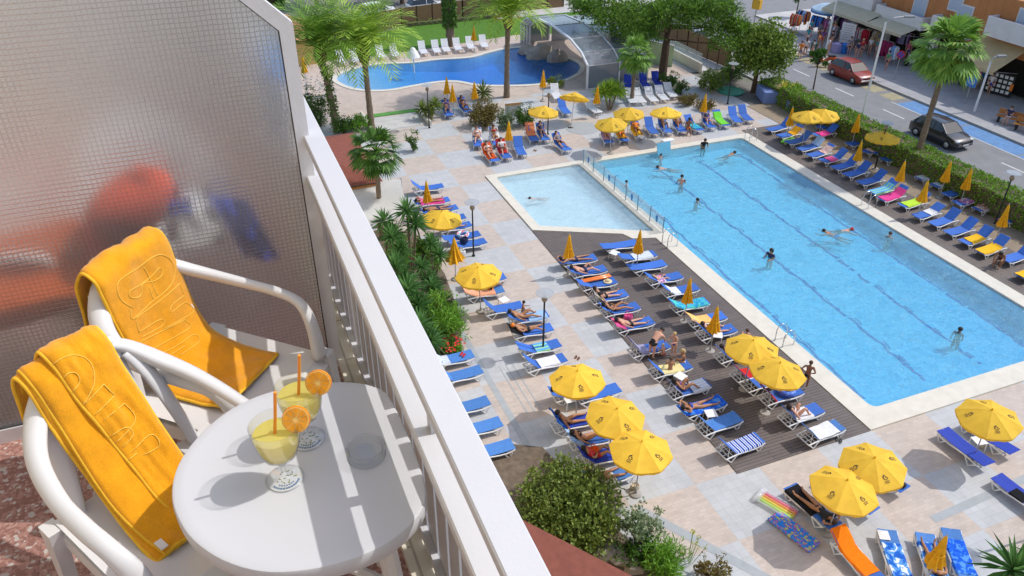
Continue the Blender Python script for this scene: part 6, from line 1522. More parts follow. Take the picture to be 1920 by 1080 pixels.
# brown fence and hedge at the lawn
def fence(label, pts, h=1.65, step=1.75, base=None):
    r = thing('bamboo_fence', label, 'fence', (*pts[0], 0)); o = V(*pts[0], 0)
    for a, b in zip(pts, pts[1:]):
        A, B = V(*a, 0)-o, V(*b, 0)-o; n = max(1, round((B-A).length/step)); d = (B-A).normalized(); nn = V(-d.y, d.x, 0)*.02
        m = MB(); m.add([A-nn, B-nn, B-nn+V(0, 0, h), A-nn+V(0, 0, h), A+nn, B+nn, B+nn+V(0, 0, h), A+nn+V(0, 0, h)], [(0, 1, 2, 3), (7, 6, 5, 4), (3, 2, 6, 7), (0, 3, 7, 4), (1, 5, 6, 2)]); m.build('panel', M_BAMB, r)
        for i in range(n+1):
            p = A.lerp(B, i/n); q = MB(); q.box((p.x, p.y, h/2), (.09, .09, h+.06)); q.build('post', M_FPOST, r)
fence('long brown fence of bamboo panels behind the lawn', [(2, 71.2), (12.3, 73.0), (18.6, 75.2), (25, 76), (36, 76.3)]); fence('brown fence between the pines and the corner pavement', [(38.4, 70), (39.2, 64.8), (39.6, 58.5), (40.1, 53.0)], 1.7, 1.5)
hedge('low dark hedge strip along the foot of the lawn fence', 18.8, 30, 74.55, 75.15, .45, 90, 40)
# telescopic pool dome
M_ALU = mat('white_aluminium', (.70, .71, .73), .4, .04, 4); M_POLY = bpy.data.materials.new('smoked_polycarbonate'); t = NT(M_POLY); t.p.inputs['Base Color'].default_value = (.16, .20, .235, 1); t.p.inputs['Roughness'].default_value = .16; t.p.inputs['Alpha'].default_value = .93; t.p.inputs['Specular IOR Level'].default_value = .8
r = thing('pool_dome', 'sliding glazed dome with white ribs over the bathing pool', 'pool dome', (27, 52.5, 0))
PR = [(0, 0), (.05, 1.75), (1.2, 2.45), (3.2, 2.95), (6.6, 3.15), (10, 2.95), (12.1, 2.45), (13.2, 1.75), (13.25, 0)]
def arch(x, s, w, dp):
    m = MB(); c = 6.62
    for i in range(len(PR)-1):
        P = [(x, c+(PR[i][0]-c)*s, PR[i][1]*s), (x, c+(PR[i+1][0]-c)*s, PR[i+1][1]*s)]; m.tube(P, w, 4, flat=dp)
    return m
for k in range(4): arch(k*.19, 1-.03*k, .10, 1.0).build('front_rib', M_ALU, r)
for x0, x1, s in ((.0, 2.7, 1.0), (2.72, 5.4, .94)):
    c = 6.62
    for i in range(len(PR)-1):
        a = (c+(PR[i][0]-c)*s, PR[i][1]*s-.01); b = (c+(PR[i+1][0]-c)*s, PR[i+1][1]*s-.01); m = MB(); m.add([(x0+.05, *a), (x1, *a), (x1, *b), (x0+.05, *b)], [(0, 1, 2, 3)]); m.build('pane', M_POLY, r)
        m = MB(); m.tube([(x0, a[0], a[1]+.02), (x1, a[0], a[1]+.02)], .035, 4); m.build('purlin', M_ALU, r)
    arch(x1, s, .075, 1).build('rib', M_ALU, r)
M_PGREEN = mat('pale_green_panel', (.42, .56, .34), .6, .06, 2)
r = thing('green_screen_wall', 'pale green screen wall behind the small fan palm', 'wall', (33.3, 57.3, 0)); m = MB(); m.add([(-.5, 2.2, 0), (2.6, -2.4, 0), (2.6, -2.4, 1.7), (-.5, 2.2, 1.9), (-.44, 2.26, 0), (2.66, -2.34, 0), (2.66, -2.34, 1.7), (-.44, 2.26, 1.9)], [(0, 1, 2, 3), (7, 6, 5, 4), (3, 2, 6, 7)]); m.build('panel', M_PGREEN, r); m = MB(); m.tube([(-.47, 2.23, 1.93), (2.63, -2.37, 1.73)], .05, 4); m.build('rail', M_ALU, r)
r = thing('terrace_wall', 'low pale wall with glass on top beside the big pine', 'wall', (37.3, 55.4, 0)); m = MB(); m.bx(-.1, .1, -2.6, 2.6, 0, .75); m.build('masonry', M_COPE, r); m = MB(); m.bx(-.01, .01, -2.55, 2.55, .76, 1.5); m.build('glass_panel', M_PANE, r)
M_BLPL = mat('periwinkle_paint', (.19, .27, .55), .75, .07, 2); r = thing('blue_planter', 'periwinkle blue planter wall below the agave', 'planter', (38.6, 44.7, 0)); m = MB(); m.bbox((-.1, 1.0, .42), (1.3, 2.0, .84), .02, -.35); m.bbox((.35, -.9, .36), (1.1, 1.9, .72), .02, -.25); m.build('planter_wall', M_BLPL, r)
# mushroom fountain, notice board, paddling ring
r = thing('mushroom_fountain', 'white mushroom fountain standing in the bathing pool', 'fountain', at(777, 138, -.06)); m = MB(); m.lathe([(.05, -1), (.05, 1.55)], 8); m.build('stem', M_FRAME, r); m = MB(); m.lathe([(.55, 1.35), (.42, 1.6), (.15, 2.05), (.01, 2.12)], 16); m.build('cap', M_FRAME, r, smooth=True)
r = thing('notice_board', 'white and tan notice board beside the round bush', 'notice board', (*at(962, 228).xy, 0), radians(-5)); m = MB(); m.box((0, 0, .85), (1.15, .05, 1.0)); m.build('board', M_WHITE, r); m = MB(); m.box((0, -.03, 1.25), (1.1, .02, .16)); m.build('heading', mat('tan_sign', (.62, .34, .14), .7), r)
m = MB()
for row in range(5):
    x = -.45
    while x < .42: w = .05+.09*random.random(); m.box((x+w/2, -.028, 1.08-row*.12), (w, .006, .022)); x += w+.035
m.build('lettering', mat('grey_print', (.35, .30, .28), .8), r)
for s in (-1, 1): m = MB(); m.box((s*.45, 0, .18), (.05, .05, .36)); m.build('leg', M_POLE, r)
o = MB(); o.lathe([(.95, 0), (1.0, .05), (.95, .09), (.85, .04), (.80, .03), (.001, .02)], 20); tag(o.build('plastic_tray', mat('sea_green_plastic', (.05, .33, .22), .5, .1, 4), loc=(*at(1370, 172).xy, .01)), 'shallow sea-green plastic tray on the paving by the magnolia', 'tray')
o = MB(); o.lathe([(1.15, 0), (1.15, .012), (.95, .014), (.001, .012)], 28); struct('floor_inset', o, M_STRIP); C.objects['floor_inset'].location = (*at(1092, 240).xy, 0)

# ------------------------------------------------------------------ street: shops, cars, people
M_BRICK = m_brickpave('orange_brick', (.52, .20, .06), (.60, .25, .085), (.42, .19, .09), .25, .07, 0, .85, .01); M_AWN = mat('cream_awning', (.80, .74, .56), .8, .06, 3, translucent=.45); M_AWN2 = mat('tan_awning', (.82, .66, .38), .8, .06, 3, translucent=.45); M_GREYC = mat('grey_render', (.26, .27, .29), .85, .08, 2); M_BLUEW = mat('blue_blind', (.45, .53, .66), .6, .05, 4)
r = thing('shop_building', 'orange brick building with white parapets and open shops below', 'building', (55, 45, 0))
m = MB(); m.bx(.02, 9, -22, 12.6, 2.9, 6.7); m.build('wall', M_BRICK, r)
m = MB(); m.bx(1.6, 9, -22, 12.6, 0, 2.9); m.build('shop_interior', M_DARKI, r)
for y in (-21, -14, -7.6, -2.6, 2.2, 7.2, 12.2): m = MB(); m.bx(0, .5, y-.35, y+.35, 0, 2.88); m.build('pillar', M_GREYC if y in (-7.6, -14) else M_WHITE, r)
for a, b, z0, z1 in ((2.7, 7.75, 2.95, 3.95), (-6.6, -2.9, 4.1, 5.45), (-1.6, 1.9, 3.3, 4.4), (8.2, 12.55, 3.0, 4.2), (-14, -7.4, 4.1, 5.45)):
    m = MB(); m.bx(-1.0, -.85, a, b, z0, z1); m.bx(-.85, .0, a, a+.12, z0, z1); m.bx(-.85, 0, b-.12, b, z0, z1); m.bx(-.85, .0, a+.12, b-.12, z0, z0+.15); p = m.build('balcony', M_WHITE, r)
    d = MB(); d.bx(-.06, .015, a+.8, a+2.2, z0+.2, z0+2.2); w = d.build('window', M_WHITE, r); g = MB(); g.bx(-.085, -.065, a+.9, a+2.1, z0+.3, z0+2.1); g.build('pane', M_BLUEW, w)
for y, z in ((.3, 4.8), (-8.6, 4.9), (9.4, 5.0), (4, 5.2)):
    d = MB(); d.bx(-.05, .015, y, y+1.3, z, z+1.3); w = d.build('window', M_WHITE, r); g = MB(); g.bx(-.075, -.055, y+.1, y+1.2, z+.1, z+1.2); g.build('pane', M_BLUEW, w)
def awning(label, y0, y1, zt, zl, xo, m_):
    r = thing('shop_awning', label, 'awning', (54.95, (y0+y1)/2, 0), 0, 'shop awnings'); h = (y1-y0)/2; m = MB(); x = xo-54.95; m.add([(0, -h, zt), (x, -h, zl), (x, h, zl), (0, h, zt), (0, -h, zt-.03), (x, -h, zl-.03), (x, h, zl-.03), (0, h, zt-.03)], [(0, 1, 2, 3), (7, 6, 5, 4), (0, 4, 5, 1), (3, 2, 6, 7)]); m.add([(x, -h, zl), (x, h, zl), (x-.02, h, zl-.22), (x-.02, -h, zl-.22)], [(0, 1, 2, 3)]); m.build('canvas', m_, r)
    for s in (-1, 1): q = MB(); q.tube([(0, s*h*.9, zl-.5), (x, s*h*.9, zl-.03)], .03, 5); q.build('arm', M_POLE, r)
awning('cream awning at the corner shop behind the market stalls', 52.0, 57.4, 3.6, 2.75, 52.5, M_AWN); awning('cream awning below the first white parapet', 47.9, 51.9, 3.3, 2.75, 52.4, M_AWN); awning('large tan awning over the postcard shop', 38.9, 43.0, 3.75, 2.45, 52.2, M_AWN2)
# cars
M_TYRE = mat('tyre_rubber', (.02, .02, .02), .8, .15, 9); M_RIMW = mat('alloy_rim', (.55, .56, .58), .3, .05, 5, metal=.8); M_CGL = mat('car_glass', (.02, .028, .032), .05, .1, 2, spec=.8); M_LIT = mat('headlamp_glass', (.75, .78, .8), .08, .02, 5, spec=.8); M_REDL = mat('red_lamp', (.45, .02, .02), .2, .05, 5)
def loft(m, secs, cap=True):
    n = len(secs[0]); b = len(m.v); vs = [p for s in secs for p in s]; fs = [(i*n+k, i*n+(k+1) % n, (i+1)*n+(k+1) % n, (i+1)*n+k) for i in range(len(secs)-1) for k in range(n)]
    if cap: fs += [tuple(range(n-1, -1, -1)), tuple((len(secs)-1)*n+k for k in range(n))]
    m.add(vs, fs)
def csec(x, hw, z0, z1, ht=None):
    ht = ht or hw*.93; return [(x, -hw*.92, z0), (x, -hw, z0+.15), (x, -hw, z0+(z1-z0)*.62), (x, -ht, z1-.03), (x, -ht*.8, z1), (x, ht*.8, z1), (x, ht, z1-.03), (x, hw, z0+(z1-z0)*.62), (x, hw, z0+.15), (x, hw*.92, z0)]
def car(label, loc, yaw, paint, L=3.9, retro=False):
    """x forward"""
    r = thing('parked_car' if retro else 'car', label, 'car', loc, radians(yaw)); h = L/2; m = MB(); W_ = .83
    st = [(-h, .70, .32, .72), (-h+.08, .79, .22, .86), (-h+.5, W_, .18, .92), (-.3, W_+.01, .17, .93), (h*.42, W_, .17, .92), (h*.62, W_, .18, .86), (h-.35, .80, .2, .76), (h-.08, .74, .24, .66), (h, .64, .32, .56)]
    loft(m, [csec(*s) for s in st]); b = m.build('body', paint, r, smooth=50)
    m = MB(); cs = [(-h+.22, .70, .90, .93, .66), (-h+.62, .74, .90, 1.36, .58), (-.45, .76, .90, 1.43, .60), (.35, .76, .90, 1.38, .58), (h*.52, .74, .88, .90, .70)]
    loft(m, [[(x, -hb, z0), (x, -(hb+ht)/2, (z0+z1)/2), (x, -ht, z1), (x, ht, z1), (x, (hb+ht)/2, (z0+z1)/2), (x, hb, z0)] for x, hb, z0, z1, ht in cs]); m.build('windows', M_CGL, r, smooth=30)
    m = MB(); loft(m, [[(x, -w, z-.012), (x, -w*.8, z+.022), (x, w*.8, z+.022), (x, w, z-.012)] for x, w, z in ((-h+.58, .60, 1.345), (-.45, .625, 1.425), (.38, .60, 1.375))]); m.build('roof', paint, r, smooth=50)
    for s in (-1, 1):
        for x in (-.12,): q = MB(); q.tube([(x, s*.765, .92), (x, s*.60, 1.40)], .035, 4); q.build('door_pillar', paint, r)
        q = MB(); q.tube([(.36, s*.60, 1.37), (h*.50, s*.735, .91)], .03, 4); q.build('windscreen_pillar', paint, r)
        q = MB(); q.bbox((.62, s*.86, .96), (.14, .16, .11), .03); q.build('mirror', paint, r)
        q = MB()
        if retro: q.lathe([(.13, 0), (.12, .05), (.001, .07)], 12); q.xf(Matrix.Rotation(pi/2, 4, 'Y')); q.xf(Matrix.Translation((h-.10, s*.52, .60)))
        else: q.bbox((h-.22, s*.60, .66), (.30, .26, .13), .04)
        q.build('headlight', M_LIT, r); q = MB(); q.bbox((-h+.05, s*.62, .72), (.10, .18, .16), .03); q.build('tail_light', M_REDL, r)
        for x in (-h+.72, h-.72):
            q = MB(); q.lathe([(.18, -.09), (.28, -.09), (.295, -.05), (.295, .05), (.28, .09), (.18, .09)], 16); q.xf(Matrix.Rotation(pi/2, 4, 'X')); q.xf(Matrix.Translation((x, s*.75, .295))); w = q.build('wheel', M_TYRE, r, smooth=True)
            q = MB(); q.lathe([(.19, -.03), (.19, .03), (.14, .05), (.05, .06), (.001, .06)], 12); q.xf(Matrix.Rotation(-s*pi/2, 4, 'X')); q.xf(Matrix.Translation((x, s*.80, .295))); q.build('rim', M_RIMW, w)
    q = MB(); q.bbox((h-.01, 0, .40), (.10, 1.3, .13), .03); q.build('bumper', M_RIMW if retro else paint, r); q = MB(); q.box((h+.045, 0, .43), (.01, .5, .11)); q.build('number_plate', M_FRAME, r); q = MB(); q.bx(h-.03, h+.02, -.38, .38, .52, .60); q.build('grille', M_BLACK, r)
    return r
P_BLK = mat('black_car_paint', (.012, .014, .018), .25, .05, 3, coat=.9); P_RED = mat('dull_red_car_paint', (.30, .035, .02), .35, .06, 3, coat=.5); P_WHT = mat('white_car_paint', (.75, .75, .75), .3, .03, 3, coat=.6); P_GRY = mat('grey_car_paint', (.22, .23, .25), .3, .05, 3, coat=.6)
car('black hatchback driving past the hedge palm', (44.15, 35.15, -.05), -88, P_BLK); car('small dull red car with round headlights parked at the kerb', (47.55, 47.35, -.05), -90, P_RED, 3.7, True)
car('black car at the far junction beside the yellow post', (49.3, 68.6, -.05), 172, P_BLK); car('grey car behind the big magnolia on the side road', (41.5, 60.6, -.05), 80, P_GRY); car('white car behind the lawn fence', (17.2, 78.9, .05), 5, P_WHT); car('second white car behind the lawn fence, beside the ivy tree', (22.2, 79.4, .05), 5, P_WHT); car('grey car on the road behind the fence, past the dome', (35, 79, .05), 5, P_GRY)
r = thing('white_outbuilding', 'low white building beyond the lawn fence', 'building', (29.5, 86.5, 0)); m = MB(); m.bx(-3.5, 6, -2, 3, 0, 3.4); m.build('wall', M_WHITE, r); m = MB(); m.bx(-3.8, 6.3, -2.3, 3.3, 3.4, 3.6); m.build('roof', M_ROOFR, r)
r = thing('parasol_terrace', 'white market tent beyond the lawn fence', 'tent', (13.5, 81, 0)); m = MB(); m.add([(-1.6, -1.4, 2.1), (1.6, -1.4, 2.1), (1.6, 1.4, 2.1), (-1.6, 1.4, 2.1), (0, 0, 2.8)], [(0, 1, 4), (1, 2, 4), (2, 3, 4), (3, 0, 4)]); m.build('canopy', M_SAIL, r)
for sx in (-1, 1):
    for sy in (-1, 1): m = MB(); m.tube([(sx*1.55, sy*1.35, 0), (sx*1.55, sy*1.35, 2.1)], .04, 5); m.build('leg', M_POLE, r)
for i, (x, y, h, R, l) in enumerate([(7, 80, 3, 3.0, 'dark tree behind the yellow house'), (21, 84, 3.4, 3.2, 'dark tree behind the parked white cars'), (40, 84, 3.2, 3.0, 'dark tree on the far side of the junction'), (12.5, 86, 3, 2.6, 'dark tree beyond the white market tent')]): tree(l, (x, y, 0), 2.4, (0, 0, h), R, 1700, .34, .12, 100+i, L_DARK, 'background_tree', .2, .8, 'trees beyond the fence', 18)
# lamps, signs, benches on the street
def street_lamp(label, base, h, arm, yaw):
    r = thing('street_lamp', label, 'street lamp', base, radians(yaw), 'street lamps'); m = MB(); m.lathe([(.10, 0), (.08, .8), (.065, h)], 8); m.build('post', M_FRAME, r); m = MB(); m.tube([(0, 0, h), (arm*.4, 0, h+.28), (arm, 0, h+.36)], .045, 6); m.build('arm', M_POLE, r); m = MB(); m.bbox((arm+.3, 0, h+.36), (.7, .26, .13), .04); m.build('lamp_head', M_GREYC, r)
street_lamp('tall street lamp standing behind the hedge', (40.8, 38.76, .08), 6.9, 1.1, -20); street_lamp('street lamp beside the postcard shop', (50.44, 38.06, .09), 3.55, .35, -15); street_lamp('slender street lamp among the market stalls', (50.2, 53.4, .09), 6.6, .9, -20)
r = thing('blue_sign', 'blue parking sign with a white symbol before the postcard shop', 'sign', (51.1, 39.5, .09), radians(195)); m = MB(); m.tube([(0, 0, 0), (0, 0, 2.2)], .035, 6); m.build('post', M_POLE, r); m = MB(); m.bbox((.04, 0, 1.75), (.04, .75, 1.0), .01); m.build('plate', M_STK, r)
m = MB(); m.tube([(.07, -.02, 2.08), (.07, -.02, 1.80), (.07, .16, 1.76), (.07, .22, 1.55)], .025, 5); m.ball((.07, -.02, 2.14), .05, 8, 5)
for i in range(10): a = radians(150+i*24); b = radians(174+i*24); m.tube([(.07, .02+.19*cos(a), 1.66+.19*sin(a)), (.07, .02+.19*cos(b), 1.66+.19*sin(b))], .02, 4)
m.build('symbol', M_FRAME, r)
r = thing('round_sign', 'round red and blue no-parking sign beside the burgundy clothes rack', 'sign', (*at(1676, 150, .09).xy, .09), radians(235)); m = MB(); m.tube([(0, 0, 0), (0, 0, 2.0)], .03, 6); m.build('post', M_POLE, r)
for R, mm_, dx in ((.30, mat('sign_red', (.50, .02, .03), .5), .03), (.22, mat('sign_blue', (.06, .06, .40), .5), .045)): m = MB(); m.lathe([(R, 0), (R, .012), (.001, .013)], 18); m.xf(Matrix.Rotation(pi/2, 4, 'Y')); m.xf(Matrix.Translation((dx, 0, 2.0))); m.build('disc', mm_, r)
m = MB(); m.box((.065, 0, 2.0), (.008, .50, .06), rot=Matrix.Rotation(.78, 3, 'X')); m.build('bar', mat('sign_red', (.5, .02, .03), .5), r)
def bench(label, loc, yaw):
    r = thing('bench', label, 'bench', loc, radians(yaw), 'street benches'); m = MB()
    for k in range(4): m.bx(-.2+k*.11, -.2+k*.11+.09, -.8, .8, .42, .46)
    m.build('seat', M_WOODO, r); m = MB()
    for k in range(3): m.bx(-.26, -.22, -.8, .8, .52+k*.12, .62+k*.12)
    m.build('backrest', M_WOODO, r)
    for s in (-1, 1): m = MB(); m.bx(-.24, .22, s*.6-.03, s*.6+.03, 0, .42); m.build('leg', M_BLACK, r)
p = at(1888, 232, .09); bench('wooden bench with a seated person on the far pavement', p, 200); sitting(V(p.x-.05, p.y, .1), 200, 'person in dark top sitting on the street bench', sit=.44, lean=-4, skin=1, wear=('dressed', ('navy', 'white'))); p = at(1922, 248, .09); bench('empty wooden bench at the right picture edge', p, 200)
def scooter(label, px, py, yaw, paint):
    p = at(px, py, .09); r = thing('scooter', label, 'scooter', (p.x, p.y, .09), radians(yaw), 'parked scooters'); m = MB(); m.tube([(-.75, 0, .55), (-.3, 0, .62), (.0, 0, .42), (.3, 0, .32), (.48, 0, .75), (.52, 0, .95)], [.14, .19, .14, .16, .12, .08], 8); m.build('body', paint, r, smooth='all'); m = MB(); m.bbox((-.38, 0, .78), (.65, .26, .10), .03); m.build('seat', M_BLACK, r); m = MB(); m.tube([(.48, -.32, 1.0), (.52, 0, 1.02), (.48, .32, 1.0)], .02, 5); m.build('handlebar', M_POLE, r)
    for x in (-.6, .62): m = MB(); m.lathe([(.10, -.05), (.22, -.05), (.24, 0), (.22, .05), (.10, .05)], 14); m.xf(Matrix.Rotation(pi/2, 4, 'X')); m.xf(Matrix.Translation((x, 0, .24))); m.build('wheel', M_TYRE, r)
scooter('orange and black scooter beside the small street tree', 1547, 122, 150, mat('orange_scooter_paint', (.62, .12, .02), .3, .05, 4, coat=.5)); scooter('white scooter in front of the clothes racks', 1712, 124, 160, P_WHT); scooter('grey scooter beside the shop pillar', 1786, 158, 120, P_GRY)
r = thing('litter_bin', 'tall dark green litter bin near the scooters', 'bin', (*at(1523, 102, .09).xy, .09)); m = MB(); m.lathe([(.24, 0), (.27, .9), (.28, .95), (.20, 1.05), (.001, 1.06)], 12); m.build('bin_body', mat('dark_green_plastic', (.015, .07, .05), .5, .1, 4), r, smooth=True); m = MB(); m.box((.26, 0, .85), (.04, .26, .10)); m.build('slot', M_BLACK, r)
r = thing('traffic_post', 'yellow signal box on a pole at the corner', 'signal', (*at(1413, 48, .0).xy, 0)); m = MB(); m.tube([(0, 0, 0), (0, 0, 2.6)], .05, 6); m.build('post', M_POLE, r); m = MB(); m.bbox((0, 0, 2.0), (.5, .8, .9), .03, .4); m.build('signal_box', mat('signal_yellow', (.75, .42, .03), .5, .06, 4), r)
r = thing('market_parasol', 'large white and blue round parasol over the market stalls', 'parasol', (*at(1545, 62, .09).xy, .09)); m = MB(); m.tube([(0, 0, 0), (0, 0, 2.5)], .04, 6); m.build('pole', M_POLE, r); m = MB(); m.lathe([(1.55, 2.05), (1.5, 2.2), (.9, 2.5), (.01, 2.65)], 20); m.build('canopy', mat('pale_blue_canvas', (.50, .66, .80), .8, .1, 2, translucent=.2), r, smooth=True); m = MB(); m.lathe([(1.56, 1.88), (1.57, 2.06)], 20); m.v = m.v; m.f = m.f[:-2] if len(m.f) > 20 else m.f; m.m = m.m[:len(m.f)]; m.build('valance', mat('blue_canvas', (.08, .22, .55), .8), r)
# racks of clothes and beach goods
GAR = [mat('garment_'+k, c, .9, .2, 6) for k, c in dict(red=(.52, .02, .05), burgundy=(.25, .015, .08), navy=(.02, .03, .12), sky=(.22, .42, .72), white=(.72, .72, .74), pink=(.68, .22, .34), lilac=(.38, .34, .58), green=(.10, .26, .16), black=(.02, .02, .025), tan=(.50, .38, .24), cobalt=(.03, .20, .62), orange=(.65, .22, .04), grey=(.28, .29, .31), purple=(.22, .06, .26)).items()]
rg = random.Random(77)
def rack(label, px, py, w, h, yaw, pal, n=9):
    p = at(px, py, .09); r = thing('clothes_rack', label, 'clothes rack', (p.x, p.y, .09), radians(yaw), 'racks outside the shops'); m = MB()
    for s in (-1, 1): m.tube([(0, s*w/2, 0), (0, s*w/2, h)], .02, 4)
    m.tube([(0, -w/2, h), (0, w/2, h)], .02, 4); m.build('frame', M_POLE, r)
    for i in range(n):
        y = -w/2+(i+.5)*w/n; hh = h*rg.uniform(.45, .72); k = MB(); d = rg.uniform(.16, .28); wb = w/n*.42
        k.add([(-d*.4, y-wb*.6, h-.03), (d*.4, y-wb*.6, h-.03), (d*.4, y+wb*.6, h-.03), (-d*.4, y+wb*.6, h-.03), (-d, y-wb, h-.22), (d, y-wb, h-.22), (d, y+wb, h-.22), (-d, y+wb, h-.22), (-d*.85, y-wb, h-hh), (d*.85, y-wb, h-hh), (d*.9, y+wb, h-hh), (-d*.9, y+wb, h-hh)], [(0, 1, 2, 3)] + [(a+j, a+(j+1) % 4, a+4+(j+1) % 4, a+4+j) for a in (0, 4) for j in range(4)] + [(11, 10, 9, 8)]); k.build('garment', GAR[pal[rg.randrange(len(pal))]], r)
for i, (px, py, w, h, yw, pal, l) in enumerate([(1610, 92, 1.3, 1.75, 10, (0, 0, 0, 4), 'rack of bright red garments beside the information board'), (1655, 118, 1.1, 1.8, 10, (1, 1, 1), 'rack of burgundy garments behind the street lamp'), (1668, 122, .7, 1.6, 10, (3, 3, 4), 'rack of sky blue garments beside the burgundy one'), (1632, 92, 1.5, 1.6, 10, (9, 8, 12, 4), 'rack of mixed dark garments below the first awning'), (1588, 76, 1.4, 1.7, 10, (6, 4, 5), 'rack of lilac and pink garments behind the board'), (1570, 68, 1.5, 1.7, 5, (8, 13, 12), 'rack of dark garments behind the slender lamp'), (1528, 66, 1.3, 1.7, 15, (10, 10, 2), 'rack of cobalt beach towels at the market'), (1545, 70, 1.3, 1.6, 15, (13, 5, 4), 'rack of purple and pink garments under the round parasol'), (1556, 80, 1.2, 1.5, 10, (0, 4, 12), 'rack of red and white garments before the market'), (1502, 55, 1.2, 1.7, 20, (3, 2, 11), 'rack of blue and orange goods at the far market end'), (1488, 60, 1.0, 1.6, 20, (9, 11, 0), 'rack of tan and orange goods behind the magnolia'), (1600, 60, 1.6, 1.8, 5, (8, 2, 9), 'dark rack deep under the corner awning'), (1645, 82, 1.6, 1.7, 5, (0, 8, 1), 'rack of dark red garments deep under the awning'), (1690, 100, 1.6, 1.8, 5, (8, 13, 6), 'dark rack behind the white scooter'), (1808, 148, 1.2, 1.7, 5, (9, 1, 5, 2), 'rack of mixed garments left of the tan awning'), (1785, 140, .9, 1.6, 5, (10, 2, 11), 'rack of cobalt garments by the shop pillar'), (1838, 160, 1.2, 1.5, 5, (10, 10, 2), 'stand of cobalt goods behind the blue sign')]): rack(l, px, py, w, h, yw, pal)
p = at(1583, 92, .09); r = thing('information_board', 'tall white information board among the clothes racks', 'board', p, radians(200)); m = MB(); m.box((0, 0, 1.35), (.06, 1.25, 1.7)); m.build('board', M_WHITE, r)
m = MB()
for k in range(7): m.box((.035, 0, 2.0-k*.2), (.006, .95-.1*(k % 3), .04))
m.build('printed_lines', GAR[12], r)
for s in (-1, 1): m = MB(); m.box((0, s*.5, .25), (.06, .06, .5)); m.build('leg', M_POLE, r)
for px, py, lab, c in ((1568, 98, 'pale blue box bin before the information board', 6), (1582, 99, 'cobalt box bin before the information board', 10)):
    p = at(px, py, .09); o = MB(); o.bbox((0, 0, .35), (.7, .7, .7), .03); o.bbox((0, 0, .72), (.76, .76, .05), .02); tag(o.build('goods_box', GAR[c], loc=p), lab, 'box')
r = thing('postcard_stand', 'black postcard stand full of white cards under the tan awning', 'postcard stand', (*at(1868, 178, .09).xy, .09), radians(195)); m = MB(); m.box((0, 0, .85), (.12, 1.9, 1.6)); m.build('panel', M_BLACK, r)
m = MB()
for a in range(5):
    for b in range(4): m.box((.075, -.75+a*.36, .35+b*.36), (.012, .24, .22))
m.build('card_slats', M_FRAME, r); m = MB(); m.box((.075, .86, .8), (.014, .22, .5)); m.build('yellow_poster', WEAR['orange'], r)
for i, (px, py, yw, lab, sk, hr, w) in enumerate([(1508, 106, 40, 'person in white shirt standing near the litter bin', 1, 'dark', ('white', 'black')), (1498, 112, 220, 'person facing the white-shirted one by the magnolia', 1, 'brown', ('orange', 'grey')), (1556, 92, 160, 'person in black top and blue shorts before the slender lamp', 1, 'dark', ('black', 'blue')), (1540, 88, 20, 'person in purple top browsing the market', 0, 'brown', ('purple', 'red')), (1521, 110, 120, 'person with a pushchair-like bag beside the bin', 1, 'dark', ('grey', 'white')), (1612, 108, 200, 'person in red standing by the red rack', 1, 'blond', ('red', 'navy')), (1628, 104, 10, 'person in pale top browsing the mixed rack', 1, 'blond', ('white', 'grey')), (1598, 82, 100, 'person in dark clothes behind the board', 1, 'dark', ('navy', 'black')), (1815, 160, 220, 'person in red and dark clothes under the shop pillar', 1, 'dark', ('red', 'black')), (1548, 62, 200, 'person in pink top under the round parasol', 1, 'brown', ('pink', 'white')), (1802, 158, 60, 'person in blue top at the shop entrance', 1, 'dark', ('blue', 'grey')), (1580, 75, 90, 'person in green top among the racks', 1, 'dark', ('green', 'black')), (1512, 84, 70, 'person in white shorts walking towards the market parasol', 1, 'brown', ('teal', 'white')), (1534, 76, 250, 'person in red shorts beside the cobalt beach towels', 0, 'dark', ('grey', 'red')), (1560, 74, 30, 'person in orange top under the edge of the round parasol', 1, 'blond', ('orange', 'navy')), (1572, 84, 300, 'person in white top next to the slender lamp', 1, 'dark', ('white', 'navy')), (1590, 104, 210, 'person in grey top before the cobalt box bin', 1, 'brown', ('grey', 'black')), (1640, 108, 160, 'person in teal top beside the burgundy rack', 1, 'blond', ('teal', 'white')), (1622, 94, 20, 'person in black top deep among the red garments', 1, 'dark', ('black', 'red')), (1698, 112, 240, 'person in pink top behind the white scooter', 1, 'blond', ('pink', 'blue')), (1532, 96, 140, 'person in orange top walking past the market towards the bin', 0, 'dark', ('orange', 'black')), (1550, 104, 330, 'person in sky-blue shorts crossing in front of the red garments', 1, 'brown', ('white', 'teal')), (1604, 112, 60, 'person in navy top at the kerb behind the red car', 1, 'dark', ('navy', 'grey')), (1660, 132, 180, 'person in green top beside the round no-parking sign', 1, 'dark', ('green', 'navy')), (1828, 166, 150, 'person in pink top next to the blue sign', 1, 'blond', ('pink', 'white')), (1518, 70, 210, 'person in teal top at the cobalt towel rack', 1, 'brown', ('teal', 'red')), (1484, 78, 60, 'person in purple shorts at the far end of the stalls', 0, 'dark', ('white', 'purple')), (1852, 176, 200, 'person in white top looking at the postcard stand', 1, 'brown', ('white', 'blue'))]):
    standing(at(px, py, .09), yw, lab, stride=.5 if i % 2 else .1, skin=sk, hair=hr, wear=('dressed', w), female=bool(i % 3 == 0))
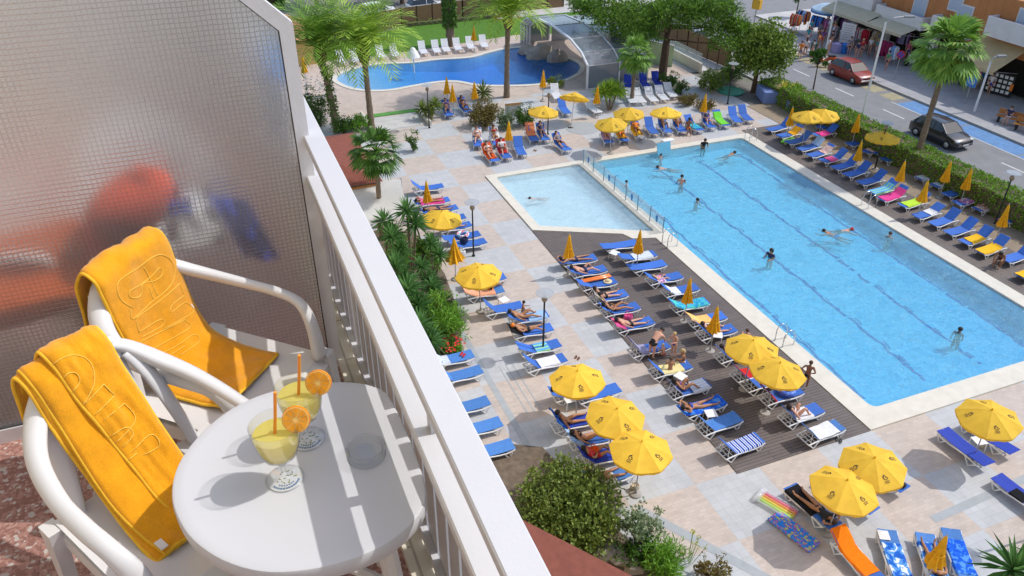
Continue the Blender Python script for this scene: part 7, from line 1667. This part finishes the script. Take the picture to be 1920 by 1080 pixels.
# ------------------------------------------------------------------ the balcony
FZ = 17.865; YS = 2.783; HB = 2.075
def bal(x, y, h): return V(x, y, CAMZ-h)
def m_terrazzo():
    m = bpy.data.materials.new('terrazzo'); t = NT(m); co = t.coord()
    v1 = t.add('ShaderNodeTexVoronoi', Scale=95.0); t.link(co, v1.inputs['Vector']); v2 = t.add('ShaderNodeTexVoronoi', Scale=75.0); t.link(co, v2.inputs['Vector'])
    s1 = t.n.new('ShaderNodeSeparateColor'); t.link(v1.outputs['Color'], s1.inputs[0]); s2 = t.n.new('ShaderNodeSeparateColor'); t.link(v2.outputs['Color'], s2.inputs[0])
    a = t.ramp(s1.outputs[0], [(0.0, (.34, .17, .14, 1)), (.45, (.47, .255, .215, 1)), (.8, (.54, .34, .29, 1)), (.96, (.68, .60, .56, 1))]); a.node.color_ramp.interpolation = 'CONSTANT'
    b = t.ramp(s2.outputs[1], [(.0, (0, 0, 0, 1)), (.90, (0, 0, 0, 1)), (.905, (1, 1, 1, 1))]); b.node.color_ramp.interpolation = 'CONSTANT'
    c = t.mix(b, a, (.62, .56, .52, 1)); c = t.mix(1.0, c, t.ramp(t.noise(1.8, 5, .6, co), [(.3, (.82, .82, .82, 1)), (.7, (1.1, 1.1, 1.1, 1))]), 'MULTIPLY')
    # joints of the tiles
    br = t.add('ShaderNodeTexBrick', Scale=1.0); br.offset = 0
    for k, v in (('Brick Width', .40), ('Row Height', .40), ('Mortar Size', .003)): br.inputs[k].default_value = v
    br.inputs['Color1'].default_value = br.inputs['Color2'].default_value = (1, 1, 1, 1); br.inputs['Mortar'].default_value = (.82, .8, .8, 1); t.link(co, br.inputs['Vector'])
    c = t.mix(1.0, c, br.outputs[0], 'MULTIPLY'); t.link(c, t.p.inputs['Base Color']); t.p.inputs['Roughness'].default_value = .45; return m
M_TERR = m_terrazzo(); M_RAIL = mat('white_railing_paint', (.61, .61, .635), .38, .025, 3, .06, 120, dirt=.05); M_CREAM = m_brickpave('cream_kerb_tile', (.78, .73, .61), (.82, .77, .65), (.5, .46, .38), .30, .30, pi/2, .6, .005)
M_SLAT = mat('pale_grey_slat', (.62, .63, .66), .5, .05, 5); M_SFRAME = mat('white_screen_frame', (.70, .69, .71), .45, .04, 9, .12, 60, dirt=.08); M_SEAL = mat('dark_rubber_seal', (.05, .045, .04), .7, .2, 20)
M_INWALL = mat('beige_balcony_wall', (.75, .64, .46), .85, .08, 1.5); M_CEIL = mat('white_soffit', (.74, .73, .71), .85, .04, 2); M_HOTEL = mat('hotel_render', (.70, .67, .60), .85, .06, .6)
m = MB(); m.bx(-1.72, .44, -1.9, 6.6, FZ-.22, FZ); struct('balcony_floor', m, M_TERR)
r = thing('hotel_facade', 'beige hotel wall with balcony doors behind the chairs', 'building', (-1.75, 2, 0)); m = MB(); m.bx(-9, 0, -30, 40, 0, 30); m.build('wall', M_INWALL, r)
for y in (-1.6, 1.9): d = MB(); d.bx(-.01, .04, y-.9, y+.9, FZ+.02, FZ+2.2); w = d.build('door', M_SFRAME, r); g = MB(); g.bx(.042, .05, y-.8, y+.8, FZ+.12, FZ+2.1); g.build('pane', M_GLASSD, w)
# railing
r = thing('balcony_railing', 'white two-rail balcony railing with slats above a cream kerb', 'railing', (.33, 2, FZ)); o = V(.33, 2, FZ)
zr = CAMZ-1.085-FZ
m = MB(); m.bbox((0, .3, zr-.016), (.071, 12.2, .032), .004); m.build('handrail', M_RAIL, r)
m = MB(); m.bbox((-.005, -.04, CAMZ-1.242-FZ-.017), (.082, 2.55, .034), .004); m.bbox((-.005, 2.0, CAMZ-1.242-FZ-.017), (.082, 1.31, .034), .004); m.build('lower_rail', M_RAIL, r); m = MB(); m.bbox((-.005, 4.6, CAMZ-1.242-FZ-.017), (.082, 3.4, .034), .004); m.build('lower_rail', M_RAIL, r); m = MB(); m.bbox((-.005, -3.6, CAMZ-1.25-FZ-.017), (.082, 4.5, .034), .004); m.build('lower_rail', M_RAIL, r)
for y in (-4.7, -2.7, -.70, 1.255, 2.58, 3.9): m = MB(); m.bx(-.012, .022, y-.014, y+.014, CAMZ-1.241-FZ, zr-.03); m.build('bracket', M_POLE, r)
i = 0; y = -5.6
while y < 6.2:
    m = MB(); m.bx(.058, .074, y, y+.096, -.12, CAMZ-1.277-FZ); m.build('slat', M_SLAT, r); y += .118; i += 1
for z in (.70, .08): m = MB(); m.bx(.036, .057, -5.7, 6.3, z-.02, z+.02); m.build('stringer', M_RAIL, r)
m = MB(); m.bx(-.030, .075, -3.9, 4.6, .0, .035); m.build('kerb', M_CREAM, r)
# privacy screen
def m_frost():
    m = bpy.data.materials.new('pebbled_screen_glass'); t = NT(m); co = t.coord(); s = t.n.new('ShaderNodeSeparateXYZ'); t.link(co, s.inputs[0]); P = .0160
    wob = t.math('MULTIPLY', t.math('SUBTRACT', t.noise(9, 3, .6, co), .5), .009)
    def cell(v):
        f = t.math('FRACT', t.math('DIVIDE', t.math('ADD', v, wob), P)); return t.math('MULTIPLY', t.math('ABSOLUTE', t.math('SUBTRACT', f, .5)), 2.0)
    a = cell(s.outputs[0]); b = cell(s.outputs[2]); mx = t.math('MAXIMUM', a, b); nz = t.noise(150, 3, .6, co)
    ln = t.math('SMOOTH_MAX', 0.0, t.math('MULTIPLY', t.math('SUBTRACT', mx, .68), 3.1), .05)
    ln = t.math('MULTIPLY', ln, t.math('ADD', .45, t.math('MULTIPLY', nz, .9)))
    c = t.mix(t.math('MINIMUM', ln, 1.0), (.99, .99, .98, 1), (.74, .73, .71, 1)); t.link(c, t.p.inputs['Base Color'])
    t.p.inputs['Transmission Weight'].default_value = 1.0; t.p.inputs['Roughness'].default_value = .25; t.p.inputs['IOR'].default_value = 1.42
    h = t.math('ADD', t.math('MULTIPLY', t.math('POWER', mx, 3.0), .8), t.math('MULTIPLY', nz, .5)); t.bump(h, .4, .004)
    tl = t.n.new('ShaderNodeBsdfTranslucent'); df = t.n.new('ShaderNodeBsdfDiffuse'); t.link(c, tl.inputs[0]); t.link(c, df.inputs[0]); a1 = t.n.new('ShaderNodeMixShader'); t.link(tl.outputs[0], a1.inputs[1]); t.link(df.outputs[0], a1.inputs[2]); a2 = t.n.new('ShaderNodeMixShader'); a2.inputs[0].default_value = .19; t.link(t.p.outputs[0], a2.inputs[1]); t.link(a1.outputs[0], a2.inputs[2]); t.link(a2.outputs[0], t.out.inputs[0])
    return m
r = thing('privacy_screen', 'white-framed pebbled glass privacy screen between two balconies', 'screen', (0, YS, FZ)); O = V(0, YS, FZ); zb = .06
OUT = [(-1.74, .0), (.3146, .0), (.3146, CAMZ-.690-FZ), (-.30, CAMZ-.690-FZ+.6146), (-.30, 2.61), (-1.74, 2.61)]; IN = [(-1.69, zb), (.2677, zb), (.2677, CAMZ-.712-FZ), (-.347, CAMZ-.712-FZ+.6147), (-.347, 2.56), (-1.69, 2.56)]
m = MB(); n = 6
for a, b in ((-.022, 1), (.022, -1)): m.v += [V(x, a, z) for x, z in OUT]+[V(x, a, z) for x, z in IN]
for i in range(n):
    j = (i+1) % n; m.f += [(i, j, n+j, n+i), (12+j, 12+i, 18+i, 18+j), (12+i, 12+j, j, i), (6+i, 6+j, 18+j, 18+i)]; m.m += [0]*4
m.build('frame', M_SFRAME, r)
m = MB(); g = [(x+(.012 if x > -.3 else -.012)*0, z) for x, z in IN]
cx, cz = -.7, 1.2; sc = lambda p, k: (p[0]+(cx-p[0])*0+k*(1 if p[0] > cx else -1), p[1]+k*(1 if p[1] > cz else -1)); gi = [sc(p, .008) for p in IN]
m.v = [V(x, -.004, z) for x, z in gi]+[V(x, .004, z) for x, z in gi]; m.f = [tuple(range(6)), tuple(range(11, 5, -1))]+[((i+1) % 6, i, 6+i, 6+(i+1) % 6) for i in range(6)]; m.m = [0]*8; m.build('glass', m_frost(), r)
m = MB()
for i in range(1, 4):
    a, b = IN[i-1] if i > 0 else IN[0], IN[i]; m.tube([V(a[0], -.012, a[1]), V(b[0], -.012, b[1])], .005, 4)
m.build('seal', M_SEAL, r)
# next screen further along and the neighbours' things
r = thing('neighbour_screen', 'second pebbled privacy screen far behind the first', 'screen', (0, 6.4, FZ)); m = MB(); m.bx(-1.74, .30, -.02, .02, 0, .06); m.bx(.25, .30, -.02, .02, .06, 1.7); m.build('frame', M_SFRAME, r); m = MB(); m.bx(-1.74, .248, -.005, .005, .062, 2.5); m.build('glass', mat('dull_screen_glass', (.76, .77, .76), .4, .06, 2), r)
# ---- chairs
M_RESIN = mat('white_monobloc_resin', (.72, .715, .71), .33, .03, 4, .05, 200)
def bk(u): return u
def chair(label, c, u, group='white resin armchairs'):
    r = thing('resin_armchair', label, 'chair', (c[0], c[1], FZ), atan2(u[1], u[0]), group)
    for s in (-1, 1):
        m = MB(); P = catmull([(-.300, s*.045, .838), (-.292, s*.110, .800), (-.252, s*.172, .734), (-.165, s*.222, .688), (-.03, s*.246, .662), (.09, s*.247, .652), (.175, s*.238, .632), (.222, s*.222, .565), (.24, s*.212, .44)], 5, False); m.tube(P, [.020+.014*min(1, k/9)-.009*min(1, max(0, k-11)/10)+.010*max(0, k-30)/10 for k in range(len(P))], 12, flat=.70); m.build('armrest', M_RESIN, r, smooth='all')
        m = MB(); P = catmull([(-.288, s*.114, .79), (-.256, s*.142, .70), (-.212, s*.165, .56), (-.19, s*.185, .43)], 5, False); m.tube(P, [.036-.010*k/len(P) for k in range(len(P))], 10, flat=.42); m.build('back_post', M_RESIN, r, smooth='all')
        for x, lean in ((.245, .03), (-.20, -.07)):
            m = MB(); m.add([(x-.03, s*.24-.028, .45), (x+.03, s*.24-.028, .45), (x+.03, s*.24+.012, .45), (x-.03, s*.24+.012, .45), (x+lean-.018, s*.25-.018, 0), (x+lean+.018, s*.25-.018, 0), (x+lean+.018, s*.25+.012, 0), (x+lean-.018, s*.25+.012, 0)], [(0, 1, 2, 3), (7, 6, 5, 4)]+[(k, 4+k, 4+(k+1) % 4, (k+1) % 4) for k in range(4)]); m.build('leg', M_RESIN, r)
    m = MB()
    def seat(q, v):
        x = -.21+.48*q; y = -.235+.47*v; dip = .018*sin(pi*v)*sin(pi*min(1, q*1.1)); return V(x, y, .435-dip-.10*max(0, q-.93)*4+.02*(1-q))
    m.grid(seat, 14, 10); k = len(m.v); m.v += [p-V(0, 0, .014) for p in m.v[:k]]; m.f += [tuple(k+j for j in reversed(f)) for f in m.f]; m.m = [0]*len(m.f)
    for a, b, c_, d in ((-.21, .26, -.238, -.226), (-.21, .26, .226, .238)): m.bx(a, b, c_, d, .375, .430)
    m.bx(.255, .268, -.225, .225, .365, .405); m.build('seat', M_RESIN, r, smooth=35)
    m = MB(); P = catmull([(-.296, -.08, .824), (-.300, -.04, .840), (-.302, 0, .845), (-.300, .04, .840), (-.296, .08, .824)], 6, False); m.tube(P, .019, 8, flat=1.2); m.build('top_rail', M_RESIN, r, smooth='all')
    for y in (-.08, -.04, 0, .04, .08): m = MB(); m.tube(catmull([(-.296, y, .825), (-.256, y, .70), (-.195, y, .44)], 4, False), .019, 6, flat=.4); m.build('back_slat', M_RESIN, r, smooth='all')
    return r
U1 = V(.76, -.65, 0).normalized(); U2 = V(.51, -.86, 0).normalized(); C1 = V(-.134, 2.267, 0); C2 = V(-.298, 1.73, 0)
chair('white resin armchair with a fully spread yellow towel, beside the glass screen', C1, U1); chair('white resin armchair with a folded yellow towel, nearer the camera and table', C2, U2)
def m_terry(name, col):
    m = bpy.data.materials.new(name); t = NT(m); co = t.coord(); c = t.ramp(t.noise(14, 5, .7, co), [(.3, lum(col, .86)), (.7, lum(col, 1.12))]); c = t.mix(1.0, c, t.ramp(t.noise(420, 2, .6, co), [(.3, (.82, .82, .82, 1)), (.7, (1.10, 1.10, 1.10, 1))]), 'MULTIPLY'); t.link(c, t.p.inputs['Base Color']); t.p.inputs['Roughness'].default_value = .95; t.p.inputs['Specular IOR Level'].default_value = .1; t.p.inputs['Sheen Weight'].default_value = .35
    h = t.math('ADD', t.noise(520, 3, .6, co), t.math('MULTIPLY', t.noise(36, 4, .6, co), .9)); t.bump(h, .55, .0035); return m
M_TERRY = m_terry('golden_terry', (.88, .375, .010)); M_THEM = mat('towel_hem', (.90, .50, .03), .9, .1, 60); M_TLET = mat('towel_outline_stitch', (.95, .62, .10), .9, .08, 60)
from mathutils.bvhtree import BVHTree
def drape(root, name, C0, U, path, n0, n1, seed, skew=0.0, th=.010, wr=.010, n_shift=0.0, hem=True, nv=22, l_shift=None):
    """terry cloth along a path in (u, z) of the chair from n0 to n1 across it; returns its world mesh points for the stitched lettering"""
    N = V(-U.y, U.x, 0); P = catmull([(p[0], p[1], 0) for p in path], 7, False); nu = len(P)-1; m = MB(); vs = []
    for i, p in enumerate(P):
        t_ = (P[min(i+1, nu)]-P[max(i-1, 0)]).normalized(); nr = V(-t_.y, t_.x, 0)
        if nr.y < 0 and i > nu*.45: nr = -nr
        s = i/nu
        for j in range(nv+1):
            v = j/nv; nn = n0+(n1-n0)*v + (n_shift if l_shift is None else l_shift*(1-v)+n_shift*v)*s + .012*mnoise.noise(V(s*4, seed, v*.5)); b = wr*mnoise.noise(V(s*6+seed, v*3.2, seed)) + wr*.55*mnoise.noise(V(s*15+seed, v*9, 3)) + skew*(v-.5)*s
            edge = -.006*(abs(v-.5)*2)**8
            q = V(p.x, p.y, 0)+nr*(b+edge); vs.append(C0+U*q.x+N*nn+V(0, 0, FZ+q.y))
    m.v = vs; R = lambda i, j: i*(nv+1)+j
    top = [(R(i, j), R(i, j+1), R(i+1, j+1), R(i+1, j)) for i in range(nu) for j in range(nv)]; k = len(vs)
    for i, p in enumerate(P):
        t_ = (P[min(i+1, nu)]-P[max(i-1, 0)]).normalized(); nr = V(-t_.y, t_.x, 0)
        for j in range(nv+1): m.v.append(vs[R(i, j)] - (U*nr.x+V(0, 0, nr.y))*th*(1 if nr.y > 0 or i > nu*.45 else 1))
    m.f = top+[tuple(k+q for q in reversed(f)) for f in top]
    for i in range(nu): m.f += [(R(i, 0), R(i+1, 0), k+R(i+1, 0), k+R(i, 0)), (R(i+1, nv), R(i, nv), k+R(i, nv), k+R(i+1, nv))]
    for j in range(nv): m.f += [(R(0, j+1), R(0, j), k+R(0, j), k+R(0, j+1)), (R(nu, j), R(nu, j+1), k+R(nu, j+1), k+R(nu, j))]
    m.m = [0]*len(m.f); ob = m.build(name, M_TERRY, None, smooth='all') if root is None else m.build(name, M_TERRY, root, smooth='all')
    if hem:
        h = MB()
        for j in (0, nv): h.tube([(vs[R(i, j)]+m.v[k+R(i, j)])/2 for i in range(0, nu+1)], .0058, 6)
        h.tube([(vs[R(nu, j)]+m.v[k+R(nu, j)])/2 for j in range(nv+1)], .0058, 6); h.build('hem', M_THEM, ob, smooth='all')
    return ob, BVHTree.FromPolygons(vs, top)
def stitch(parent, bvh, lines, ox, oy, sc, rad=.0012):
    """raised outline lettering sewn on the cloth: each stroke is laid on the cloth itself"""
    m = MB()
    for ln in lines:
        P = catmull([(x, y, 0) for x, y in ln], 5, False) if len(ln) > 2 else [V(ln[0][0], ln[0][1], 0).lerp(V(ln[1][0], ln[1][1], 0), k/6) for k in range(7)]; run = []
        for p in P:
            d = (FW + RT*((ox+p.x/sc-960)/FPX) - UP*((oy+p.y/sc-540)/FPX)).normalized(); h = bvh.ray_cast(V(0, 0, CAMZ), d)
            if h[0] is None:
                if len(run) > 1: m.tube(run, rad, 5)
                run = []; continue
            nn = h[1] if h[1].dot(d) < 0 else -h[1]; run.append(h[0]+nn*.0012)
        if len(run) > 1: m.tube(run, rad, 5)
    m.build('outline_lettering', M_TLET, parent, smooth='all')
t1 = thing('beach_towel', 'golden terry towel spread over the chair beside the glass screen', 'towel', (0, 0, 0), 0, 'golden hotel towels')
ob, bv = drape(t1, 'terry_cloth', C1, U1, [(-.355, .60), (-.352, .72), (-.340, .84), (-.300, .893), (-.246, .866), (-.228, .76), (-.195, .60), (-.15, .505), (-.09, .468), (0, .456), (.09, .462), (.108, .456)], -.150, .140, 3.1, .0, n_shift=.03, l_shift=.015, wr=.013)
stitch(ob, bv, [[(420, 605), (345, 560), (308, 490), (312, 425), (355, 382), (450, 322), (555, 245), (620, 223), (685, 250), (722, 325), (708, 415), (650, 490), (560, 560), (420, 685), (405, 615)], [(392, 505), (405, 480), (475, 440), (560, 372), (605, 322), (632, 330), (628, 372), (575, 412), (490, 432), (482, 500), (450, 533), (405, 532), (388, 508)], [(500, 315), (545, 400), (600, 520)], [(535, 450), (568, 545)], [(430, 690), (640, 535), (758, 432)], [(758, 432), (792, 515)], [(792, 515), (700, 590), (690, 640)], [(442, 700), (465, 782)], [(465, 782), (620, 690), (632, 735), (480, 820)], [(700, 640), (800, 570), (850, 640), (640, 760)], [(480, 850), (640, 770), (800, 690)], [(480, 850), (520, 932), (560, 905)], [(560, 905), (700, 830), (835, 745), (800, 700)], [(580, 960), (740, 880), (860, 800), (900, 850), (760, 950)], [(610, 970), (660, 965), (800, 880)]], 140, 420, 3.858)
t2 = thing('beach_towel', 'golden terry towel folded double over the nearer chair back', 'towel', (0, 0, 0), 0, 'golden hotel towels')
ob2, bv2 = drape(t2, 'terry_cloth', C2, U2, [(-.360, .58), (-.355, .72), (-.343, .84), (-.300, .902), (-.245, .876), (-.208, .79), (-.160, .70), (-.095, .598), (-.03, .52), (.03, .484), (.085, .472)], -.135, .040, 7.7, n_shift=.045, l_shift=.125, wr=.011)
stitch(ob2, bv2, [[(235, 180), (300, 132), (372, 118), (432, 150), (455, 220), (440, 290), (390, 360), (345, 310)], [(298, 240), (330, 205), (368, 205), (385, 240), (362, 280), (335, 305)], [(395, 370), (500, 258)], [(500, 258), (552, 312)], [(552, 312), (440, 425)], [(450, 475), (600, 350)], [(600, 350), (648, 405), (640, 455), (560, 540), (525, 578)], [(490, 545), (600, 468), (640, 505), (560, 592)], [(590, 640), (720, 502), (770, 552), (690, 600)], [(600, 640), (660, 590)]], 0, 620, 2.571)
drape(t2, 'folded_edge', C2, U2, [(-.352, .64), (-.346, .76), (-.334, .83), (-.298, .880), (-.244, .848), (-.206, .755), (-.155, .660), (-.095, .578), (-.02, .505), (.06, .466), (.115, .454)], -.160, -.03, 4.4, n_shift=.06, l_shift=.05, wr=.006, nv=12)
drape(t2, 'folded_edge', C2, U2, [(-.346, .70), (-.330, .82), (-.294, .868), (-.246, .834), (-.212, .742), (-.162, .646), (-.102, .564), (-.026, .490), (.055, .452), (.108, .440)], -.172, -.05, 9.4, n_shift=.06, l_shift=.05, wr=.005, nv=12)
m = MB(); q = C2+U2*.100+V(-U2.y, U2.x, 0)*(-.105)+V(0, 0, FZ+.470); m.box(q, (.035, .02, .003), atan2(U2.y, U2.x)); m.build('care_label', M_FRAME, t2)
# neighbours' chairs and cloths, seen blurred through the screen
chair('white resin armchair behind the glass screen, with orange cloth', V(-.80, 3.26, 0), V(.96, -.20, 0).normalized()); chair('second white chair behind the glass screen, with red cloth', V(-.30, 3.62, 0), V(.2, -1, 0).normalized())
M_ORC = mat('orange_cloth', (.92, .17, .02), .9, .12, 6); M_RDC = mat('red_orange_cloth', (.92, .09, .015), .9, .12, 6); M_BLC = mat('royal_blue_cloth', (.02, .08, .70), .9, .12, 6)
def cloth(label, fn, m_, nu=10, nv=10):
    m = MB(); m.grid(fn, nu, nv); k = len(m.v); m.v += [p+V(0, .012, .006) for p in m.v[:k]]; m.f += [tuple(k+j for j in reversed(f)) for f in m.f]; m.m = [0]*len(m.f); tag(m.build('beach_cloth', m_, smooth='all'), label, 'towel')
wv = lambda a, b, s: .03*mnoise.noise(V(a*3, b*3, s))
cloth('orange cloth over the arm of the chair behind the screen', lambda u, v: bal(-.99+.46*u, 3.06-.20*v+wv(u, v, 1), 1.44+.27*v-.05*u), M_ORC); cloth('red cloth bundled on a chair back behind the screen', lambda u, v: bal(-.34+.155*sin(pi*v)*cos(2*pi*u)+.05*cos(pi*v)+wv(u, v, 2)*1.5, 2.97+.09*sin(pi*v)*sin(2*pi*u), 1.345-.125*cos(pi*v)-.03*sin(7*u)), M_RDC, 20, 12); cloth('dark red cloth hanging below the bundle behind the screen', lambda u, v: bal(-.56+.24*u+.05*v, 3.08-.14*v+wv(u, v, 4), 1.43+.36*v), M_RDC)
cloth('royal blue cloth end hanging behind the screen', lambda u, v: bal(-.065+.13*u+.08*v, 2.96-.06*v+wv(u, v, 5), 1.35+.25*v+.04*u), M_BLC); cloth('white cloth between the red and blue ones behind the screen', lambda u, v: bal(-.25+.20*u, 3.0-.10*v+wv(u, v, 6), 1.33+.19*v), M_FRAME); cloth('blue strip of cloth beside the red bundle behind the screen', lambda u, v: bal(-.215+.08*u, 2.93+wv(u, v, 8), 1.335+.05*v), M_BLC)
cloth('blue bath towel hung over the neighbouring railing', lambda u, v: bal(.285+.10*min(1, v*3)-.0*u, 3.42+.62*u, 1.072+max(0, v-.33)*.45+.0*u+.004*sin(u*9)), mat('azure_cloth', (.03, .22, .62), .9, .1, 6)); cloth('blue bath towel on the inner side of the neighbouring railing', lambda u, v: bal(.272+.012*sin(u*8), 3.42+.62*u, 1.075+.40*v), mat('azure_cloth', (.03, .22, .62), .9))
# ---- table
TBL = [(.17, 1.772), (.225, 1.748), (.268, 1.716), (.297, 1.672), (.306, 1.60), (.309, 1.50), (.308, 1.40), (.303, 1.32), (.291, 1.268), (.268, 1.230), (.225, 1.197), (.164, 1.170), (.09, 1.160), (.0, 1.167), (-.09, 1.198), (-.165, 1.258), (-.222, 1.338), (-.252, 1.420), (-.262, 1.495), (-.252, 1.572), (-.222, 1.640), (-.170, 1.708), (-.100, 1.762), (-.020, 1.790), (.08, 1.793)]
r = thing('balcony_table', 'round-cornered white plastic table with two cocktails', 'table', (.03, 1.48, FZ)); c0 = V(.03, 1.48, 0); loop = catmull([(x-.03, y-1.48, 0) for x, y in TBL], 4); n = len(loop); m = MB(); rings = [(.90, .718), (.972, .7195), (.99, .717), (1.0, .710), (1.0, .685), (.985, .672), (.93, .672)]
for k, z in rings: m.v += [V(p.x*k, p.y*k, z) for p in loop]
for i in range(len(rings)-1): m.f += [(i*n+j, i*n+(j+1) % n, (i+1)*n+(j+1) % n, (i+1)*n+j)[::-1] for j in range(n)]
m.f.append(tuple(range(n))); m.f.append(tuple((len(rings)-1)*n+j for j in range(n-1, -1, -1))); m.m = [0]*len(m.f); M_TABLE = mat('white_table_plastic', (.60, .605, .63), .42, .02, 2, .03, 240); m.build('table_top', M_TABLE, r, smooth=35)
for sx, sy in ((-1, -1), (1, -1), (1, 1), (-1, 1)): m = MB(); m.tube([(sx*.15, sy*.17, .675), (sx*.20, sy*.22, 0)], [.028, .02], 8); m.build('leg', M_RESIN, r, smooth=True)
m = MB(); m.tube([(-.17, -.19, .40), (.17, .19, .40)], .014, 6); m.tube([(-.17, .19, .405), (.17, -.19, .405)], .014, 6); m.build('brace', M_RESIN, r)
# ---- cocktails and ashtray
def thin_glass(name, tint=(.94, .96, .95), k=1.0, edge=.72):
    m = bpy.data.materials.new(name); t = NT(m); t.n.remove(t.p); a = t.add('ShaderNodeBsdfTransparent'); a.inputs[0].default_value = (*tint, 1); lw0 = t.add('ShaderNodeLayerWeight', Blend=.35); t.link(t.mix(t.math('POWER', lw0.outputs['Facing'], 2.5), (*tint, 1), lum(tint, edge)), a.inputs[0]); g = t.add('ShaderNodeBsdfGlossy', Roughness=.03); lw = t.add('ShaderNodeLayerWeight', Blend=.22); f = t.math('MULTIPLY_ADD', lw.outputs['Facing'], .55*k, .045); mx = t.n.new('ShaderNodeMixShader'); t.link(f, mx.inputs[0]); t.link(a.outputs[0], mx.inputs[1]); t.link(g.outputs[0], mx.inputs[2]); t.link(mx.outputs[0], t.out.inputs[0]); return m
M_DGL = thin_glass('clear_drinking_glass', (.985, .99, .985), .8); M_AGL = thin_glass('clear_ashtray_glass', (.975, .98, .98), .28, .40); M_JUICE = mat('orange_juice', (1.0, .88, .27), .3, .05, 30, translucent=.6); M_PULP = mat('orange_flesh', (.90, .34, .012), .4, .2, 60); M_PEEL = mat('orange_peel', (.90, .30, .005), .45, .08, 90, .2, 200); M_PITH = mat('orange_pith', (.92, .60, .18), .7, .08, 60); M_STRAW = mat('orange_straw', (.92, .32, .03), .3, .05, 9); M_PRG = mat('green_print', (.22, .27, .08), .8); M_PRB = mat('blue_print', (.08, .18, .34), .8); M_PAPER = mat('white_paper_disc', (.78, .78, .80), .8, .03, 9)
def cocktail(label, x, y, ang):
    z = FZ+.7195; r = thing('cocktail_glass', label, 'cocktail', (x, y, z), radians(ang), 'orange cocktails'); m = MB()
    pr = [(.0445, .001), (.045, .003), (.042, .005), (.014, .009), (.006, .016), (.0052, .045), (.0075, .056), (.022, .064), (.040, .083), (.0495, .112), (.0560, .150), (.0578, .172), (.0582, .174), (.0558, .1735), (.0542, .150), (.0478, .112), (.0382, .085), (.022, .0675), (.0001, .063)]
    m.lathe(pr, 40); m.build('glass', M_DGL, r, smooth=50)
    m = MB(); m.lathe([(.0001, .0645), (.0215, .0690), (.0375, .0862), (.0470, .1122), (.0525, .142), (.0520, .1475), (.0001, .1470)], 40); m.build('juice', M_JUICE, r, smooth=50)
    m = MB(); m.lathe([(.0425, .0007), (.0001, .0008)], 32); d = m.build('coaster_print', M_PAPER, r); g = MB(); b = MB(); rr = random.Random(3)
    for i in range(16):
        a = rr.uniform(0, 2*pi); q = rr.uniform(.006, .024); c = V(cos(a)*q, sin(a)*q+.006, .0012); e = rv(rr)*.008; g.tube([c, c+V(e.x, e.y, 0)], .0013, 4)
    for i in range(12): a = radians(205+i*11); c = V(cos(a)*.033, sin(a)*.033, .0013); b.box(c, (.0045, .0048, .0006), a)
    for i in range(7): a = radians(222+i*14); c = V(cos(a)*.024, sin(a)*.024, .0013); b.box(c, (.0035, .0036, .0006), a)
    g.build('leaf_print', M_PRG, d); b.build('ring_lettering', M_PRB, d)
    m = MB(); m.tube([(-.012, .012, .07), (.006, -.004, .195), (.016, -.012, .272)], .0038, 8); m.build('straw', M_STRAW, r, smooth=True)
    # orange wheel slotted over the rim, facing the viewer
    m = MB(); s = MB(); p = MB(); R = .0315; m.lathe([(R-.004, -.004), (R, -.0035), (R, .0035), (R-.004, .004)], 32); p.lathe([(R-.002, -.0042), (R-.002, .0042), (.0001, .0042)], 32); p.lathe([(.0001, -.0042), (R-.002, -.0042)], 32)
    for side in (-1, 1):
        for k in range(9):
            a0 = k*2*pi/9+.03; a1 = (k+1)*2*pi/9-.03; zz = side*.0052; poly = [(cos((a0+a1)/2)*.0045, sin((a0+a1)/2)*.0045, zz)]+[(cos(a0+(a1-a0)*j/5)*(R-.0045), sin(a0+(a1-a0)*j/5)*(R-.0045), zz) for j in range(6)]; s.add(poly, [tuple(range(7))])
    loc = V(.048, -.018, .183); d3 = V(-.36, -.85, .42).normalized(); Q = Matrix.Translation(loc) @ d3.to_track_quat('Z', 'Y').to_matrix().to_4x4() @ Matrix.Rotation(.4, 4, 'Z')
    for k in (m, s, p): k.xf(Q)
    w = p.build('orange_slice', M_PITH, r); m.build('peel', M_PEEL, w, smooth=True); s.build('segments', M_PULP, w); return r
cocktail('orange cocktail nearer the camera with an orange wheel and straw', -.006, 1.449, 8); cocktail('orange cocktail farther back, beside the chair with the spread towel', .066, 1.566, 2)
r = thing('ashtray', 'round clear glass ashtray on the white table', 'ashtray', (.192, 1.452, FZ+.7195)); m = MB(); N = 48; R0 = [(.046, .0), (.0485, .004), (.0495, .030), (.047, .033), (.0435, .031), (.041, .009), (.036, .0065), (.0001, .006)]
for i, (q, z) in enumerate(R0):
    for k in range(N):
        a = 2*pi*k/N; notch = .009*max(0, 1-abs(((a-.5) % (2*pi/3))-.14)/.10) if i in (2, 3, 4) else 0; m.v.append(V(cos(a)*q, sin(a)*q, z-notch))
for i in range(len(R0)-1): m.f += [(i*N+k, i*N+(k+1) % N, (i+1)*N+(k+1) % N, (i+1)*N+k) for k in range(N)]
m.f.append(tuple(range(N-1, -1, -1))); m.m = [0]*len(m.f); m.build('bowl', M_AGL, r, smooth=40)
